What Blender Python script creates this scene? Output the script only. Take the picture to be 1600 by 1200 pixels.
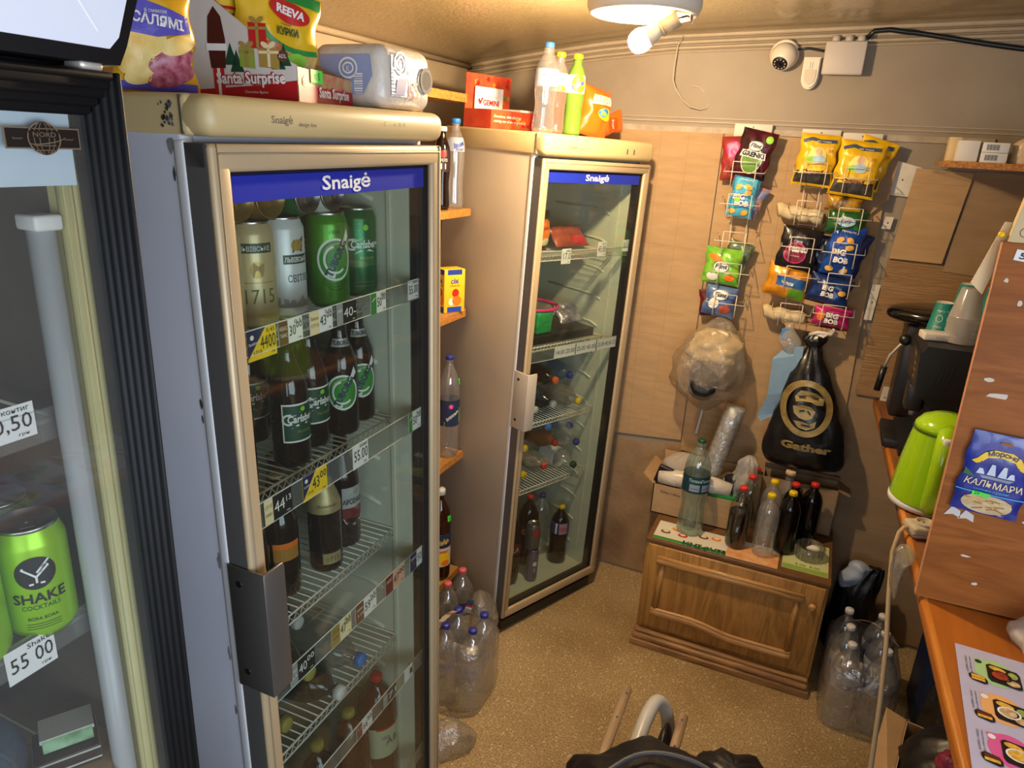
import bpy, bmesh, math, random
from mathutils import Vector as V, Matrix as MX, noise
from mathutils.geometry import tessellate_polygon
for o in list(bpy.data.objects): bpy.data.objects.remove(o)
SC = bpy.context.scene
COL = SC.collection
PI = math.pi
R = math.radians
def RZ(a): return MX.Rotation(a, 4, 'Z')
def RX(a): return MX.Rotation(a, 4, 'X')
def RY(a): return MX.Rotation(a, 4, 'Y')
def TR(*a): return MX.Translation(V(a if len(a) == 3 else a[0]))

# ------------------------------------------------------------------ camera
cam = bpy.data.cameras.new('camera')
cam.sensor_fit = 'HORIZONTAL'; cam.sensor_width = 36.0
cam.lens = 36.0 * 1110.13 / 1600.0
cam.clip_start = 0.02
camo = bpy.data.objects.new('camera', cam); COL.objects.link(camo)
camo.matrix_world = TR(0, 0, 1.9869) @ RZ(0.4012) @ RX(PI / 2 - 0.3267) @ RZ(0.0558)
SC.camera = camo

# ------------------------------------------------------------------ light and exposure
SC.view_settings.view_transform = 'Standard'
SC.view_settings.look = 'None'
SC.view_settings.gamma = 1.0
SC.view_settings.use_curve_mapping = False
SC.view_settings.exposure = 0.08
SC.cycles.transparent_max_bounces = 32
SC.cycles.max_bounces = 10
world = bpy.data.worlds.new('world'); SC.world = world; world.use_nodes = True
wb = world.node_tree.nodes['Background']
wb.inputs[0].default_value = (0.72, 0.82, 1.0, 1); wb.inputs[1].default_value = 0.6
def area(name, loc, aim, sx, sy, power, color):
    l = bpy.data.lights.new(name, 'AREA'); l.shape = 'RECTANGLE'; l.size = sx; l.size_y = sy
    l.energy = power; l.color = color
    o = bpy.data.objects.new(name, l); COL.objects.link(o)
    d = V(aim) - V(loc)
    o.matrix_world = TR(loc) @ d.to_track_quat('-Z', 'Y').to_matrix().to_4x4()
    return o
# daylight: the kiosk's serving window in the right wall, and the smaller one behind the photographer
area('daylight', (1.06, -0.10, 1.60), (-1.0, 0.10, 1.30), 1.50, 0.85, 33.0, (0.70, 0.82, 1.0))
area('daylight', (0.15, -1.17, 1.50), (0.1, 3.0, 1.35), 1.50, 1.10, 21.0, (0.74, 0.85, 1.0))
BULB_STRENGTH = 2150.0

# ------------------------------------------------------------------ materials
MATS = {}
def mat(name, col, rough=0.5, metal=0.0, var=0.0, vscale=20.0, bump=0.0, bscale=60.0, col2=None, stretch=None,
        coat=0.0, spec=0.5, sheen=0.0, sss=0.0):
    if name in MATS: return MATS[name]
    m = bpy.data.materials.new(name); m.use_nodes = True
    nt = m.node_tree; n = nt.nodes; L = nt.links
    b = n['Principled BSDF']
    b.inputs['Base Color'].default_value = (*col, 1)
    b.inputs['Roughness'].default_value = rough
    b.inputs['Metallic'].default_value = metal
    b.inputs['Specular IOR Level'].default_value = spec
    if coat: b.inputs['Coat Weight'].default_value = coat; b.inputs['Coat Roughness'].default_value = 0.08
    tc = n.new('ShaderNodeTexCoord'); mp = n.new('ShaderNodeMapping')
    L.new(tc.outputs['Object'], mp.inputs['Vector'])
    if stretch: mp.inputs['Scale'].default_value = stretch
    if var or col2:
        nz = n.new('ShaderNodeTexNoise'); nz.inputs['Scale'].default_value = vscale; nz.inputs['Detail'].default_value = 6
        L.new(mp.outputs[0], nz.inputs['Vector'])
        cr = n.new('ShaderNodeValToRGB')
        c2 = col2 if col2 else tuple(max(0, c * (1 - var)) for c in col)
        c1 = col if col2 else tuple(min(1, c * (1 + var)) for c in col)
        cr.color_ramp.elements[0].position = 0.34; cr.color_ramp.elements[1].position = 0.66
        cr.color_ramp.elements[0].color = (*c2, 1); cr.color_ramp.elements[1].color = (*c1, 1)
        L.new(nz.outputs[0], cr.inputs[0]); L.new(cr.outputs[0], b.inputs['Base Color'])
    if bump:
        n2 = n.new('ShaderNodeTexNoise'); n2.inputs['Scale'].default_value = bscale; n2.inputs['Detail'].default_value = 4
        L.new(mp.outputs[0], n2.inputs['Vector'])
        bp = n.new('ShaderNodeBump'); bp.inputs['Strength'].default_value = bump; bp.inputs['Distance'].default_value = 0.01
        L.new(n2.outputs[0], bp.inputs['Height']); L.new(bp.outputs[0], b.inputs['Normal'])
    MATS[name] = m; return m

def thin(name, tint=(0.96, 0.97, 0.97), refl=0.12, rough=0.04, body=0.0, bodycol=(1, 1, 1), bump=0.0, bscale=30.0, edge=0.55):
    """thin clear plastic or glass: tinted transparency, fresnel gloss and an optional share of cloudy diffuse"""
    if name in MATS: return MATS[name]
    m = bpy.data.materials.new(name); m.use_nodes = True
    nt = m.node_tree; n = nt.nodes; L = nt.links
    n.remove(n['Principled BSDF']); out = n['Material Output']
    tr = n.new('ShaderNodeBsdfTransparent'); gl = n.new('ShaderNodeBsdfGlossy'); gl.inputs['Roughness'].default_value = rough
    lw = n.new('ShaderNodeLayerWeight'); lw.inputs['Blend'].default_value = 0.35
    mr = n.new('ShaderNodeMapRange')
    mr.inputs['To Min'].default_value = refl * 0.45; mr.inputs['To Max'].default_value = min(1, refl * 0.45 + edge)
    pw = n.new('ShaderNodeMath'); pw.operation = 'POWER'; pw.inputs[1].default_value = 2.2
    L.new(lw.outputs['Facing'], pw.inputs[0]); L.new(pw.outputs[0], mr.inputs['Value'])
    tr.inputs['Color'].default_value = (*tint, 1)
    mx = n.new('ShaderNodeMixShader')
    L.new(mr.outputs[0], mx.inputs['Fac']); L.new(tr.outputs[0], mx.inputs[1]); L.new(gl.outputs[0], mx.inputs[2])
    last = mx
    if body:
        df = n.new('ShaderNodeBsdfDiffuse'); df.inputs['Color'].default_value = (*bodycol, 1)
        m2 = n.new('ShaderNodeMixShader'); m2.inputs['Fac'].default_value = body
        L.new(mx.outputs[0], m2.inputs[1]); L.new(df.outputs[0], m2.inputs[2]); last = m2
    if bump:
        tc = n.new('ShaderNodeTexCoord'); nz = n.new('ShaderNodeTexNoise'); nz.inputs['Scale'].default_value = bscale
        nz.inputs['Detail'].default_value = 5; nz.inputs['Distortion'].default_value = 1.2
        L.new(tc.outputs['Object'], nz.inputs['Vector'])
        bp = n.new('ShaderNodeBump'); bp.inputs['Strength'].default_value = bump; bp.inputs['Distance'].default_value = 0.02
        L.new(nz.outputs[0], bp.inputs['Height']); L.new(bp.outputs[0], gl.inputs['Normal'])
    L.new(last.outputs[0], out.inputs['Surface'])
    MATS[name] = m; return m

def emit(name, col, strength):
    if name in MATS: return MATS[name]
    m = bpy.data.materials.new(name); m.use_nodes = True
    b = m.node_tree.nodes['Principled BSDF']
    b.inputs['Base Color'].default_value = (1, 1, 1, 1)
    b.inputs['Emission Color'].default_value = (*col, 1); b.inputs['Emission Strength'].default_value = strength
    MATS[name] = m; return m

def wood(name, c1, c2, rough=0.4, scale=3.0, axis='X', fine=1.0, bump=0.05, coat=0.2, spec=0.5):
    if name in MATS: return MATS[name]
    m = bpy.data.materials.new(name); m.use_nodes = True
    nt = m.node_tree; n = nt.nodes; L = nt.links; b = n['Principled BSDF']
    tc = n.new('ShaderNodeTexCoord'); mp = n.new('ShaderNodeMapping')
    s = {'X': (0.12, 1, 1), 'Y': (1, 0.12, 1), 'Z': (1, 1, 0.12)}[axis]
    mp.inputs['Scale'].default_value = tuple(scale * q for q in s)
    L.new(tc.outputs['Object'], mp.inputs['Vector'])
    nz = n.new('ShaderNodeTexNoise'); nz.inputs['Scale'].default_value = 2.2; nz.inputs['Detail'].default_value = 5
    nz.inputs['Distortion'].default_value = 0.9
    L.new(mp.outputs[0], nz.inputs['Vector'])
    rg = n.new('ShaderNodeMath'); rg.operation = 'MULTIPLY'; rg.inputs[1].default_value = 11.0
    fr = n.new('ShaderNodeMath'); fr.operation = 'PINGPONG'; fr.inputs[1].default_value = 1.0
    L.new(nz.outputs[0], rg.inputs[0]); L.new(rg.outputs[0], fr.inputs[0])
    n2 = n.new('ShaderNodeTexNoise'); n2.inputs['Scale'].default_value = 30 * fine; n2.inputs['Detail'].default_value = 3
    L.new(mp.outputs[0], n2.inputs['Vector'])
    ad = n.new('ShaderNodeMath'); ad.operation = 'MULTIPLY_ADD'; ad.inputs[1].default_value = 0.45
    mu = n.new('ShaderNodeMath'); mu.operation = 'MULTIPLY'; mu.inputs[1].default_value = 0.55
    L.new(n2.outputs[0], mu.inputs[0]); L.new(fr.outputs[0], ad.inputs[0]); L.new(mu.outputs[0], ad.inputs[2])
    cr = n.new('ShaderNodeValToRGB'); cr.color_ramp.elements[0].color = (*c2, 1); cr.color_ramp.elements[1].color = (*c1, 1)
    cr.color_ramp.elements[0].position = 0.15; cr.color_ramp.elements[1].position = 0.75
    L.new(ad.outputs[0], cr.inputs[0]); L.new(cr.outputs[0], b.inputs['Base Color'])
    b.inputs['Roughness'].default_value = rough; b.inputs['Specular IOR Level'].default_value = spec; b.inputs['Coat Weight'].default_value = coat; b.inputs['Coat Roughness'].default_value = 0.25
    if bump:
        bp = n.new('ShaderNodeBump'); bp.inputs['Strength'].default_value = bump; bp.inputs['Distance'].default_value = 0.005
        L.new(ad.outputs[0], bp.inputs['Height']); L.new(bp.outputs[0], b.inputs['Normal'])
    MATS[name] = m; return m

# ------------------------------------------------------------------ text outlines
_TX = {}
def glyphs(s, bold=0.0, serif=False):
    k = (s, bold, serif)
    if k not in _TX:
        c = bpy.data.curves.new('glyphs', 'FONT'); c.body = s; c.fill_mode = 'FRONT'; c.resolution_u = 2; c.offset = bold
        o = bpy.data.objects.new('glyphs', c)
        me = o.to_mesh()
        vs = [(v.co.x, v.co.y) for v in me.vertices]; fs = [tuple(p.vertices) for p in me.polygons]
        o.to_mesh_clear(); bpy.data.objects.remove(o); bpy.data.curves.remove(c)
        x1 = max([v[0] for v in vs] or [1])
        if serif:                                              # slab feet and heads on the upright strokes
            for y0, lvl in ((0.0, None), (0.737, .737), (0.56, .56)):
                xs = sorted(x for x, y in vs[:] if abs(y - y0) < .016); run = []
                for x in xs + [1e9]:
                    if run and x - run[-1] > .10:
                        a, b = run[0], run[-1]
                        if .05 < b - a < .24:
                            e, hh = .055, .055; ya, yb = (y0, y0 + hh) if lvl is None else (y0 - hh, y0)
                            n0 = len(vs); vs += [(a - e, ya), (b + (e if lvl is None else .01), ya), (b + (e if lvl is None else .01), yb), (a - e, yb)]; fs.append((n0, n0 + 1, n0 + 2, n0 + 3))
                        run = []
                    run.append(x)
        _TX[k] = (vs, fs, x1)
    return _TX[k]

# ------------------------------------------------------------------ surfaces to print on: S(u, v, lift) -> point
def Splane(o, right, up):
    o, right, up = V(o), V(right), V(up); nr = right.cross(up)
    return lambda u, v, d=0.0: o + right * u + up * v + nr * d
def Scyl(rad, phi, z0=0.0, rfun=None):
    def S(u, v, d=0.0):
        r = (rfun(v) if rfun else rad); a = phi + u / rad
        return V(((r + d) * math.cos(a), (r + d) * math.sin(a), z0 + v))
    return S

class MB:
    """collects shapes with their materials and turns them into ONE mesh"""
    def __init__(s): s.v = []; s.f = []; s.mi = []; s.sm = []; s.mats = []
    def slot(s, m):
        if m not in s.mats: s.mats.append(m)
        return s.mats.index(m)
    def add(s, vs, fs, m, smooth=False, T=None):
        k = len(s.v); i = s.slot(m)
        s.v += [tuple(T @ V(p)) if T is not None else tuple(p) for p in vs]
        for f in fs:
            s.f.append(tuple(k + q for q in f)); s.mi.append(i); s.sm.append(smooth)
        return s
    def box(s, a, b, m, T=None, bev=0.0, seg=2, smooth=None):
        a, b = V(a), V(b); c = (a + b) / 2; d = b - a
        bm = bmesh.new(); bmesh.ops.create_cube(bm, size=1.0)
        for v in bm.verts: v.co = V((c.x + v.co.x * d.x, c.y + v.co.y * d.y, c.z + v.co.z * d.z))
        if bev:
            bmesh.ops.bevel(bm, geom=bm.edges[:], offset=min(bev, min(abs(q) for q in d) * 0.49), segments=seg, affect='EDGES', profile=0.5)
        bm.verts.index_update()
        s.add([v.co.copy() for v in bm.verts], [[v.index for v in f.verts] for f in bm.faces], m, bool(bev) if smooth is None else smooth, T)
        bm.free(); return s
    def lathe(s, prof, m, n=24, T=None, smooth=True, cap0=True, cap1=True):
        """prof: list of (r, z) or (r, z, mat) - the material of the band that ENDS at this point"""
        vs = []; k = len(prof)
        for p in prof:
            for j in range(n):
                a = 2 * PI * j / n; vs.append((p[0] * math.cos(a), p[0] * math.sin(a), p[1]))
        by = {}
        for i in range(k - 1):
            mm = prof[i + 1][2] if len(prof[i + 1]) > 2 and prof[i + 1][2] else m
            for j in range(n):
                by.setdefault(mm, []).append((i * n + j, i * n + (j + 1) % n, (i + 1) * n + (j + 1) % n, (i + 1) * n + j))
        if cap0: by.setdefault(prof[0][2] if len(prof[0]) > 2 and prof[0][2] else m, []).append(tuple(reversed(range(n))))
        if cap1:
            mm = prof[-1][2] if len(prof[-1]) > 2 and prof[-1][2] else m
            by.setdefault(mm, []).append(tuple((k - 1) * n + j for j in range(n)))
        k0 = len(s.v); s.v += [tuple(T @ V(p)) if T is not None else p for p in vs]
        for mm, fs in by.items():
            i = s.slot(mm)
            for f in fs: s.f.append(tuple(k0 + q for q in f)); s.mi.append(i); s.sm.append(smooth and len(f) < 5)
        return s
    def cyl(s, p0, p1, r0, m, r1=None, n=16, smooth=True, T=None):
        p0, p1 = V(p0), V(p1); d = p1 - p0
        M = TR(p0) @ d.to_track_quat('Z', 'Y').to_matrix().to_4x4()
        if T is not None: M = T @ M
        return s.lathe([(r0, 0), (r0 if r1 is None else r1, d.length)], m, n, M, smooth)
    def tube(s, pts, r, m, n=8, closed=False, T=None, smooth=True):
        pts = [V(p) for p in pts]; k = len(pts); vs = []; up = None
        for i, p in enumerate(pts):
            if closed: t = (pts[(i + 1) % k] - pts[i - 1])
            else: t = pts[min(i + 1, k - 1)] - pts[max(i - 1, 0)]
            t = t.normalized() if t.length > 1e-9 else V((0, 0, 1))
            if up is None: up = t.orthogonal().normalized()
            up = (up - t * up.dot(t)); up = up.normalized() if up.length > 1e-6 else t.orthogonal().normalized()
            sd = t.cross(up); rr = r[i] if isinstance(r, (list, tuple)) else r
            for j in range(n):
                a = 2 * PI * j / n; vs.append(p + (up * math.cos(a) + sd * math.sin(a)) * rr)
        fs = []
        for i in range(k if closed else k - 1):
            i2 = (i + 1) % k
            for j in range(n): fs.append((i * n + j, i * n + (j + 1) % n, i2 * n + (j + 1) % n, i2 * n + j))
        if not closed: fs += [tuple(reversed(range(n))), tuple((k - 1) * n + j for j in range(n))]
        return s.add(vs, fs, m, smooth, T)
    def grid(s, fn, nu, nv, m, smooth=True, T=None, wrap=False):
        vs = []
        for j in range(nv + 1):
            for i in range(nu if wrap else nu + 1): vs.append(fn(i / nu, j / nv))
        w = nu if wrap else nu + 1; fs = []
        for j in range(nv):
            for i in range(nu):
                i2 = (i + 1) % w if wrap else i + 1
                fs.append((j * w + i, j * w + i2, (j + 1) * w + i2, (j + 1) * w + i))
        return s.add(vs, fs, m, smooth, T)
    # prints
    def rect(s, S, u0, v0, u1, v1, m, d=0.0006, nu=1, nv=1, T=None):
        return s.grid(lambda a, b: S(u0 + (u1 - u0) * a, v0 + (v1 - v0) * b, d), nu, nv, m, nu * nv > 1, T)
    def ell(s, S, u, v, a, b, m, d=0.0008, n=24, rot=0.0, T=None, rings=2):
        if getattr(S, 'fine', 0): n, rings = max(n, 32), max(rings, int(max(a, b) / S.fine) + 2)
        vs = [S(u, v, d)]; fs = []; c, q = math.cos(rot), math.sin(rot)
        for k in range(1, rings + 1):
            for j in range(n):
                t = 2 * PI * j / n; x, y = a * k / rings * math.cos(t), b * k / rings * math.sin(t)
                vs.append(S(u + x * c - y * q, v + x * q + y * c, d))
        for j in range(n):
            fs.append((0, 1 + j, 1 + (j + 1) % n))
            for k in range(1, rings): fs.append((1 + (k - 1) * n + j, 1 + k * n + j, 1 + k * n + (j + 1) % n, 1 + (k - 1) * n + (j + 1) % n))
        return s.add(vs, fs, m, False, T)
    def ring(s, S, u, v, a, b, t, m, d=0.0009, n=28, a0=0.0, a1=2 * PI, T=None, rot=0.0):
        vs = []; fs = []; c, q = math.cos(rot), math.sin(rot)
        for j in range(n + 1):
            w = a0 + (a1 - a0) * j / n
            for k in (0, t):
                x, y = (a - k) * math.cos(w), (b - k) * math.sin(w)
                vs.append(S(u + x * c - y * q, v + x * q + y * c, d))
        for j in range(n): fs.append((2 * j, 2 * j + 1, 2 * j + 3, 2 * j + 2)[::-1])
        return s.add(vs, fs, m, False, T)
    def poly(s, S, pts, m, d=0.0008, T=None):
        tris = [tuple((pts[i][0], pts[i][1]) for i in t) for t in tessellate_polygon([[V((p[0], p[1], 0)) for p in pts]])]
        fine = getattr(S, 'fine', 0)
        if fine:
            todo, tris = tris, []
            while todo:
                t = todo.pop(); e = [math.dist(t[i], t[(i + 1) % 3]) for i in range(3)]; k = e.index(max(e))
                if e[k] < fine: tris.append(t); continue
                a, b, c = t[k], t[(k + 1) % 3], t[(k + 2) % 3]; mm = ((a[0] + b[0]) / 2, (a[1] + b[1]) / 2); todo += [(a, mm, c), (mm, b, c)]
        return s.add([S(p[0], p[1], d) for t in tris for p in t], [(3 * i, 3 * i + 1, 3 * i + 2) for i in range(len(tris))], m, False, T)
    def line(s, S, pts, w, m, d=0.0009, T=None):
        for p, q in zip(pts, pts[1:]):
            x, y = q[0] - p[0], q[1] - p[1]; l = math.hypot(x, y) or 1; nx, ny = -y / l * w / 2, x / l * w / 2
            s.add([S(p[0] + nx, p[1] + ny, d), S(p[0] - nx, p[1] - ny, d), S(q[0] - nx, q[1] - ny, d), S(q[0] + nx, q[1] + ny, d)], [(0, 1, 2, 3)], m, False, T)
        return s
    def text(s, t, S, u, v, h, m, d=0.0011, rot=0.0, al='C', sx=1.0, bold=0.0, arc=None, width=None, skew=0.0, serif=False):
        """h = capital height; width squeezes the line to a given length; arc = radius of a curved baseline"""
        vs, fs, x1 = glyphs(t, bold, serif)
        k = h / 0.737; kx = k * sx
        if width: kx = width / x1
        off = {'C': -x1 * kx / 2, 'L': 0.0, 'R': -x1 * kx}[al]
        c, q = math.cos(rot), math.sin(rot); out = []
        for x, y in vs:
            x, y = x * kx + off + y * k * skew, y * k
            if arc: a = x / arc; x, y = (arc + y) * math.sin(a), (arc + y) * math.cos(a) - arc
            out.append(S(u + x * c - y * q, v + x * q + y * c, d))
        return s.add(out, fs, m, False)
    def mesh(s, name):
        me = bpy.data.meshes.new(name); me.from_pydata(s.v, [], s.f)
        for m in s.mats: me.materials.append(m)
        me.polygons.foreach_set('material_index', s.mi); me.polygons.foreach_set('use_smooth', s.sm)
        me.update(); return me
    def build(s, name, parent=None, T=None):
        return link(name, s.mesh(name), parent, T)

def link(name, me, parent=None, T=None):
    o = bpy.data.objects.new(name, me); COL.objects.link(o)
    if parent is not None: o.parent = parent
    if T is not None: o.matrix_basis = T
    return o
def tag(o, label, cat, group=None, kind=None):
    o['label'] = label; o['category'] = cat
    if group: o['group'] = group
    if kind: o['kind'] = kind
    return o
def thing(name, label, cat, T=None, group=None):
    o = bpy.data.objects.new(name, None); COL.objects.link(o); o.empty_display_size = 0.05
    if T is not None: o.matrix_world = T
    return tag(o, label, cat, group)
def struct(name, mb, label=None):
    o = mb.build(name); o['kind'] = 'structure'
    if label: o['label'] = label
    return o
# prototypes: build the meshes of a kind once, then copy the thing and each of its parts
PROTO = {}
def proto(key, maker):
    """maker(root) hangs the parts on root"""
    if key not in PROTO:
        root = bpy.data.objects.new(key, None); COL.objects.link(root); root.empty_display_size = 0.05
        maker(root); PROTO[key] = [root, False]
    return PROTO[key]
def copy_tree(o, parent=None):
    c = o.copy(); COL.objects.link(c)
    if parent is not None: c.parent = parent
    for ch in list(o.children): copy_tree(ch, c)
    return c
def put(key, name, T, label, cat, group=None):
    p = PROTO[key]
    if not p[1]: o = p[0]; p[1] = True
    else:
        o = copy_tree(p[0])
        for k in list(o.keys()):
            if k in ('label', 'group'): del o[k]
    o.name = name; o.matrix_world = T
    return tag(o, label, cat, group)

def C(h):
    h = h.lstrip('#'); r = []
    for i in (0, 2, 4):
        c = int(h[i:i + 2], 16) / 255; r.append(c / 12.92 if c <= 0.04045 else ((c + 0.055) / 1.055) ** 2.4)
    return tuple(r)
# ---- plain materials
WHITE = mat('white_plastic', C('dcdad2'), 0.45)
WHITEP = mat('white_print', C('e8e6e0'), 0.5)
BLACK = mat('black_print', C('141414'), 0.5)
BLACKPL = mat('black_plastic', C('121214'), 0.35, var=0.15)
DKGREY = mat('dark_grey_plastic', C('4a4846'), 0.5, var=0.08)
RED = mat('red_print', C('c01f20'), 0.45); GREEN = mat('green_print', C('2f8a2f'), 0.45)
BLUE = mat('blue_print', C('1f3fa8'), 0.45); YELLOW = mat('yellow_print', C('f2c51c'), 0.45)
ORANGE = mat('orange_print', C('ee7a1c'), 0.45); NEON = mat('neon_green_sticker', C('4fe24a'), 0.5)
GOLD = mat('gold_print', C('b39a4e'), 0.35, 0.3); BROWNP = mat('brown_print', C('6b3f22'), 0.5)
CREAMP = mat('cream_print', C('e9d7a8'), 0.5); PINK = mat('pink_print', C('d8307f'), 0.4)
DKGREEN = mat('dark_green_print', C('14442c'), 0.45); NAVY = mat('navy_print', C('1b2550'), 0.45)
SKYB = mat('sky_blue_print', C('4fb3dc'), 0.4); LIME = mat('lime_print', C('8ccf2c'), 0.4)
MAROON = mat('maroon_print', C('7c1b36'), 0.45); GREYP = mat('grey_print', C('9a9a98'), 0.5)
ALU = mat('brushed_aluminium', C('c4c4c2'), 0.28, 1.0, var=0.05)
CHROME = mat('wire_zinc', C('d8d2c4'), 0.35, 0.55)
WIRE = mat('white_coated_wire', C('d9d2c2'), 0.45)
CARD = mat('cardboard', C('b08f66'), 0.85, var=0.07, vscale=9, bump=0.15, bscale=160, stretch=(1, 1, 5))
CARD2 = mat('cardboard_grey_brown', C('9a7e5e'), 0.85, var=0.08, vscale=7, bump=0.15, bscale=160, stretch=(1, 1, 5))
CARD3 = mat('cardboard_stained', C('a88a64'), 0.9, vscale=5, col2=C('80644a'), bump=0.25, bscale=40)
CARDE = mat('cardboard_edge', C('6f5234'), 0.9)
PAPER = mat('paper', C('d9d4cc'), 0.7, var=0.03)
CLEAR = thin('clear_plastic', (0.95, 0.97, 0.97), 0.16, 0.05)
FILM = thin('clear_film', (0.97, 0.975, 0.975), 0.60, 0.09, body=0.06, bodycol=(0.9, 0.9, 0.88), bump=1.0, bscale=16)
GLASS = thin('cooler_glass', (0.90, 0.93, 0.90), 0.10, 0.02, body=0.012, bodycol=(0.55, 0.52, 0.45), edge=0.30)
GLASSB = thin('black_cooler_glass', (0.93, 0.94, 0.93), 0.10, 0.02, body=0.03, bodycol=(0.6, 0.62, 0.6), edge=0.3)
WATER = thin('clear_bottle', (0.965, 0.98, 0.985), 0.36, 0.05, body=0.065, bodycol=(0.93, 0.94, 0.96), edge=0.6)
LIQ = thin('water', (0.98, 0.985, 0.985), 0.10, 0.02, edge=0.5)

# ---- the room
def wall_mat(name, c, c2, rough=0.6, vs=3.0, bump=0.1):
    return mat(name, C(c), rough, vscale=vs, col2=C(c2), bump=bump, bscale=35)
PAINT = wall_mat('painted_wall_board', '968873', '8a7a64')
LEFTB = wall_mat('left_wall_board', 'a8967a', '98866a', 0.6)
CEIL = mat('ceiling_panel', C('a4926a'), 0.33, vscale=60, col2=C('988560'), bump=0.25, bscale=90, coat=0.3)
FLOOR = None
def floor_mat():
    m = bpy.data.materials.new('speckled_linoleum'); m.use_nodes = True; nt = m.node_tree; n = nt.nodes; L = nt.links; b = n['Principled BSDF']
    tc = n.new('ShaderNodeTexCoord')
    a = n.new('ShaderNodeTexNoise'); a.inputs['Scale'].default_value = 160; a.inputs['Detail'].default_value = 3
    v = n.new('ShaderNodeTexVoronoi'); v.inputs['Scale'].default_value = 190
    L.new(tc.outputs['Object'], a.inputs['Vector']); L.new(tc.outputs['Object'], v.inputs['Vector'])
    r1 = n.new('ShaderNodeValToRGB'); e = r1.color_ramp.elements
    e[0].position = 0.36; e[0].color = (*C('8f7852'), 1); e[1].position = 0.62; e[1].color = (*C('c7ae82'), 1)
    L.new(a.outputs[0], r1.inputs[0])
    r2 = n.new('ShaderNodeValToRGB'); e = r2.color_ramp.elements
    e[0].position = 0.80; e[0].color = (0, 0, 0, 1); e[1].position = 0.93; e[1].color = (1, 1, 1, 1)
    L.new(v.outputs['Color'], r2.inputs[0])
    mx = n.new('ShaderNodeMix'); mx.data_type = 'RGBA'; mx.inputs['B'].default_value = (*C('e8d8b4'), 1)
    L.new(r2.outputs[0], mx.inputs['Factor']); L.new(r1.outputs[0], mx.inputs['A'])
    d = n.new('ShaderNodeTexNoise'); d.inputs['Scale'].default_value = 1.7; d.inputs['Detail'].default_value = 6
    L.new(tc.outputs['Object'], d.inputs['Vector'])
    r3 = n.new('ShaderNodeValToRGB'); e = r3.color_ramp.elements
    e[0].position = 0.30; e[0].color = (*C('b8a684'), 1); e[1].position = 0.62; e[1].color = (1, 1, 1, 1)
    L.new(d.outputs[0], r3.inputs[0])
    m2 = n.new('ShaderNodeMix'); m2.data_type = 'RGBA'; m2.blend_type = 'MULTIPLY'; m2.inputs['Factor'].default_value = 0.8
    L.new(mx.outputs['Result'], m2.inputs['A']); L.new(r3.outputs[0], m2.inputs['B'])
    L.new(m2.outputs['Result'], b.inputs['Base Color']); b.inputs['Roughness'].default_value = 0.55
    return m
YB, XL, XR, YN = 3.08, -1.60, 1.10, -1.25
q = MB().box((XL - .1, YN - .1, -0.05), (XR + .1, YB + .1, 0), floor_mat()); struct('floor', q, 'tan speckled linoleum floor')
q = MB().box((XL - .1, YB, 0), (XR + .1, YB + .08, 2.75), PAINT); struct('wall_back', q, 'beige painted back wall')
q = MB().box((XL - .08, YN - .1, 0), (XL, YB, 2.70), LEFTB); struct('wall_left', q, 'cream boarded left wall')
q = MB(); q.box((XR, YN - .1, 0), (XR + .08, -.88, 2.75), PAINT); q.box((XR, .68, 0), (XR + .08, YB, 2.75), PAINT); q.box((XR, -.88, 0), (XR + .08, .68, 1.14), PAINT); q.box((XR, -.88, 2.06), (XR + .08, .68, 2.75), PAINT); struct('wall_right', q)
q = MB()
for a, b in (((-.88, 1.14), (.68, 1.18)), ((-.88, 2.02), (.68, 2.06)), ((-.88, 1.18), (-.84, 2.02)), ((.64, 1.18), (.68, 2.02)), ((-.12, 1.18), (-.08, 2.02))): q.box((XR + .02, a[0], a[1]), (XR + .06, b[0], b[1]), WHITE)
q.box((XR + .04, -.84, 1.18), (XR + .045, .64, 2.02), CLEAR); struct('window_2', q)
q = MB(); q.box((XL, YN - .08, 0), (-0.62, YN, 2.70), PAINT); q.box((0.92, YN - .08, 0), (XR, YN, 2.70), PAINT)
q.box((-0.62, YN - .08, 0), (0.92, YN, 0.92), PAINT); q.box((-0.62, YN - .08, 2.08), (0.92, YN, 2.70), PAINT); struct('wall_front', q)
q = MB()
for a, b in (((-.62, .92), (.92, .96)), ((-.62, 2.04), (.92, 2.08)), ((-.62, .96), (-.58, 2.04)), ((.88, .96), (.92, 2.04)), ((.13, .96), (.17, 2.04))):
    q.box((a[0], YN - .07, a[1]), (b[0], YN - .02, b[1]), WHITE)
q.box((-.58, YN - .05, .96), (.88, YN - .045, 2.04), CLEAR); struct('window_1', q)
# ceiling of glossy cream panels, lower towards the left wall
def ceil_z(x):
    P = [(-1.75, 2.295), (-1.6, 2.305), (-1.3, 2.352), (-1.0, 2.392), (-.7, 2.42), (-.2, 2.44), (.45, 2.462), (1.3, 2.49)]
    for (a, za), (b, zb) in zip(P, P[1:]):
        if x <= b: return za + (zb - za) * (x - a) / (b - a)
    return P[-1][1]
q = MB(); q.grid(lambda u, v: V((XL - .08 + u * (XR - XL + .16), YN - .1 + v * (YB - YN + .18), ceil_z(XL - .08 + u * (XR - XL + .16)))), 40, 4, CEIL)
q.grid(lambda u, v: V((XL - .08 + u * (XR - XL + .16), YN - .1 + v * (YB - YN + .18), 2.76)), 1, 1, CEIL, False)
for x in (0.62,):
    q.box((x - .006, YN, ceil_z(x) - .003), (x + .006, YB, ceil_z(x) + .004), DKGREY)
struct('ceiling', q, 'glossy cream panelled ceiling')
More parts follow.
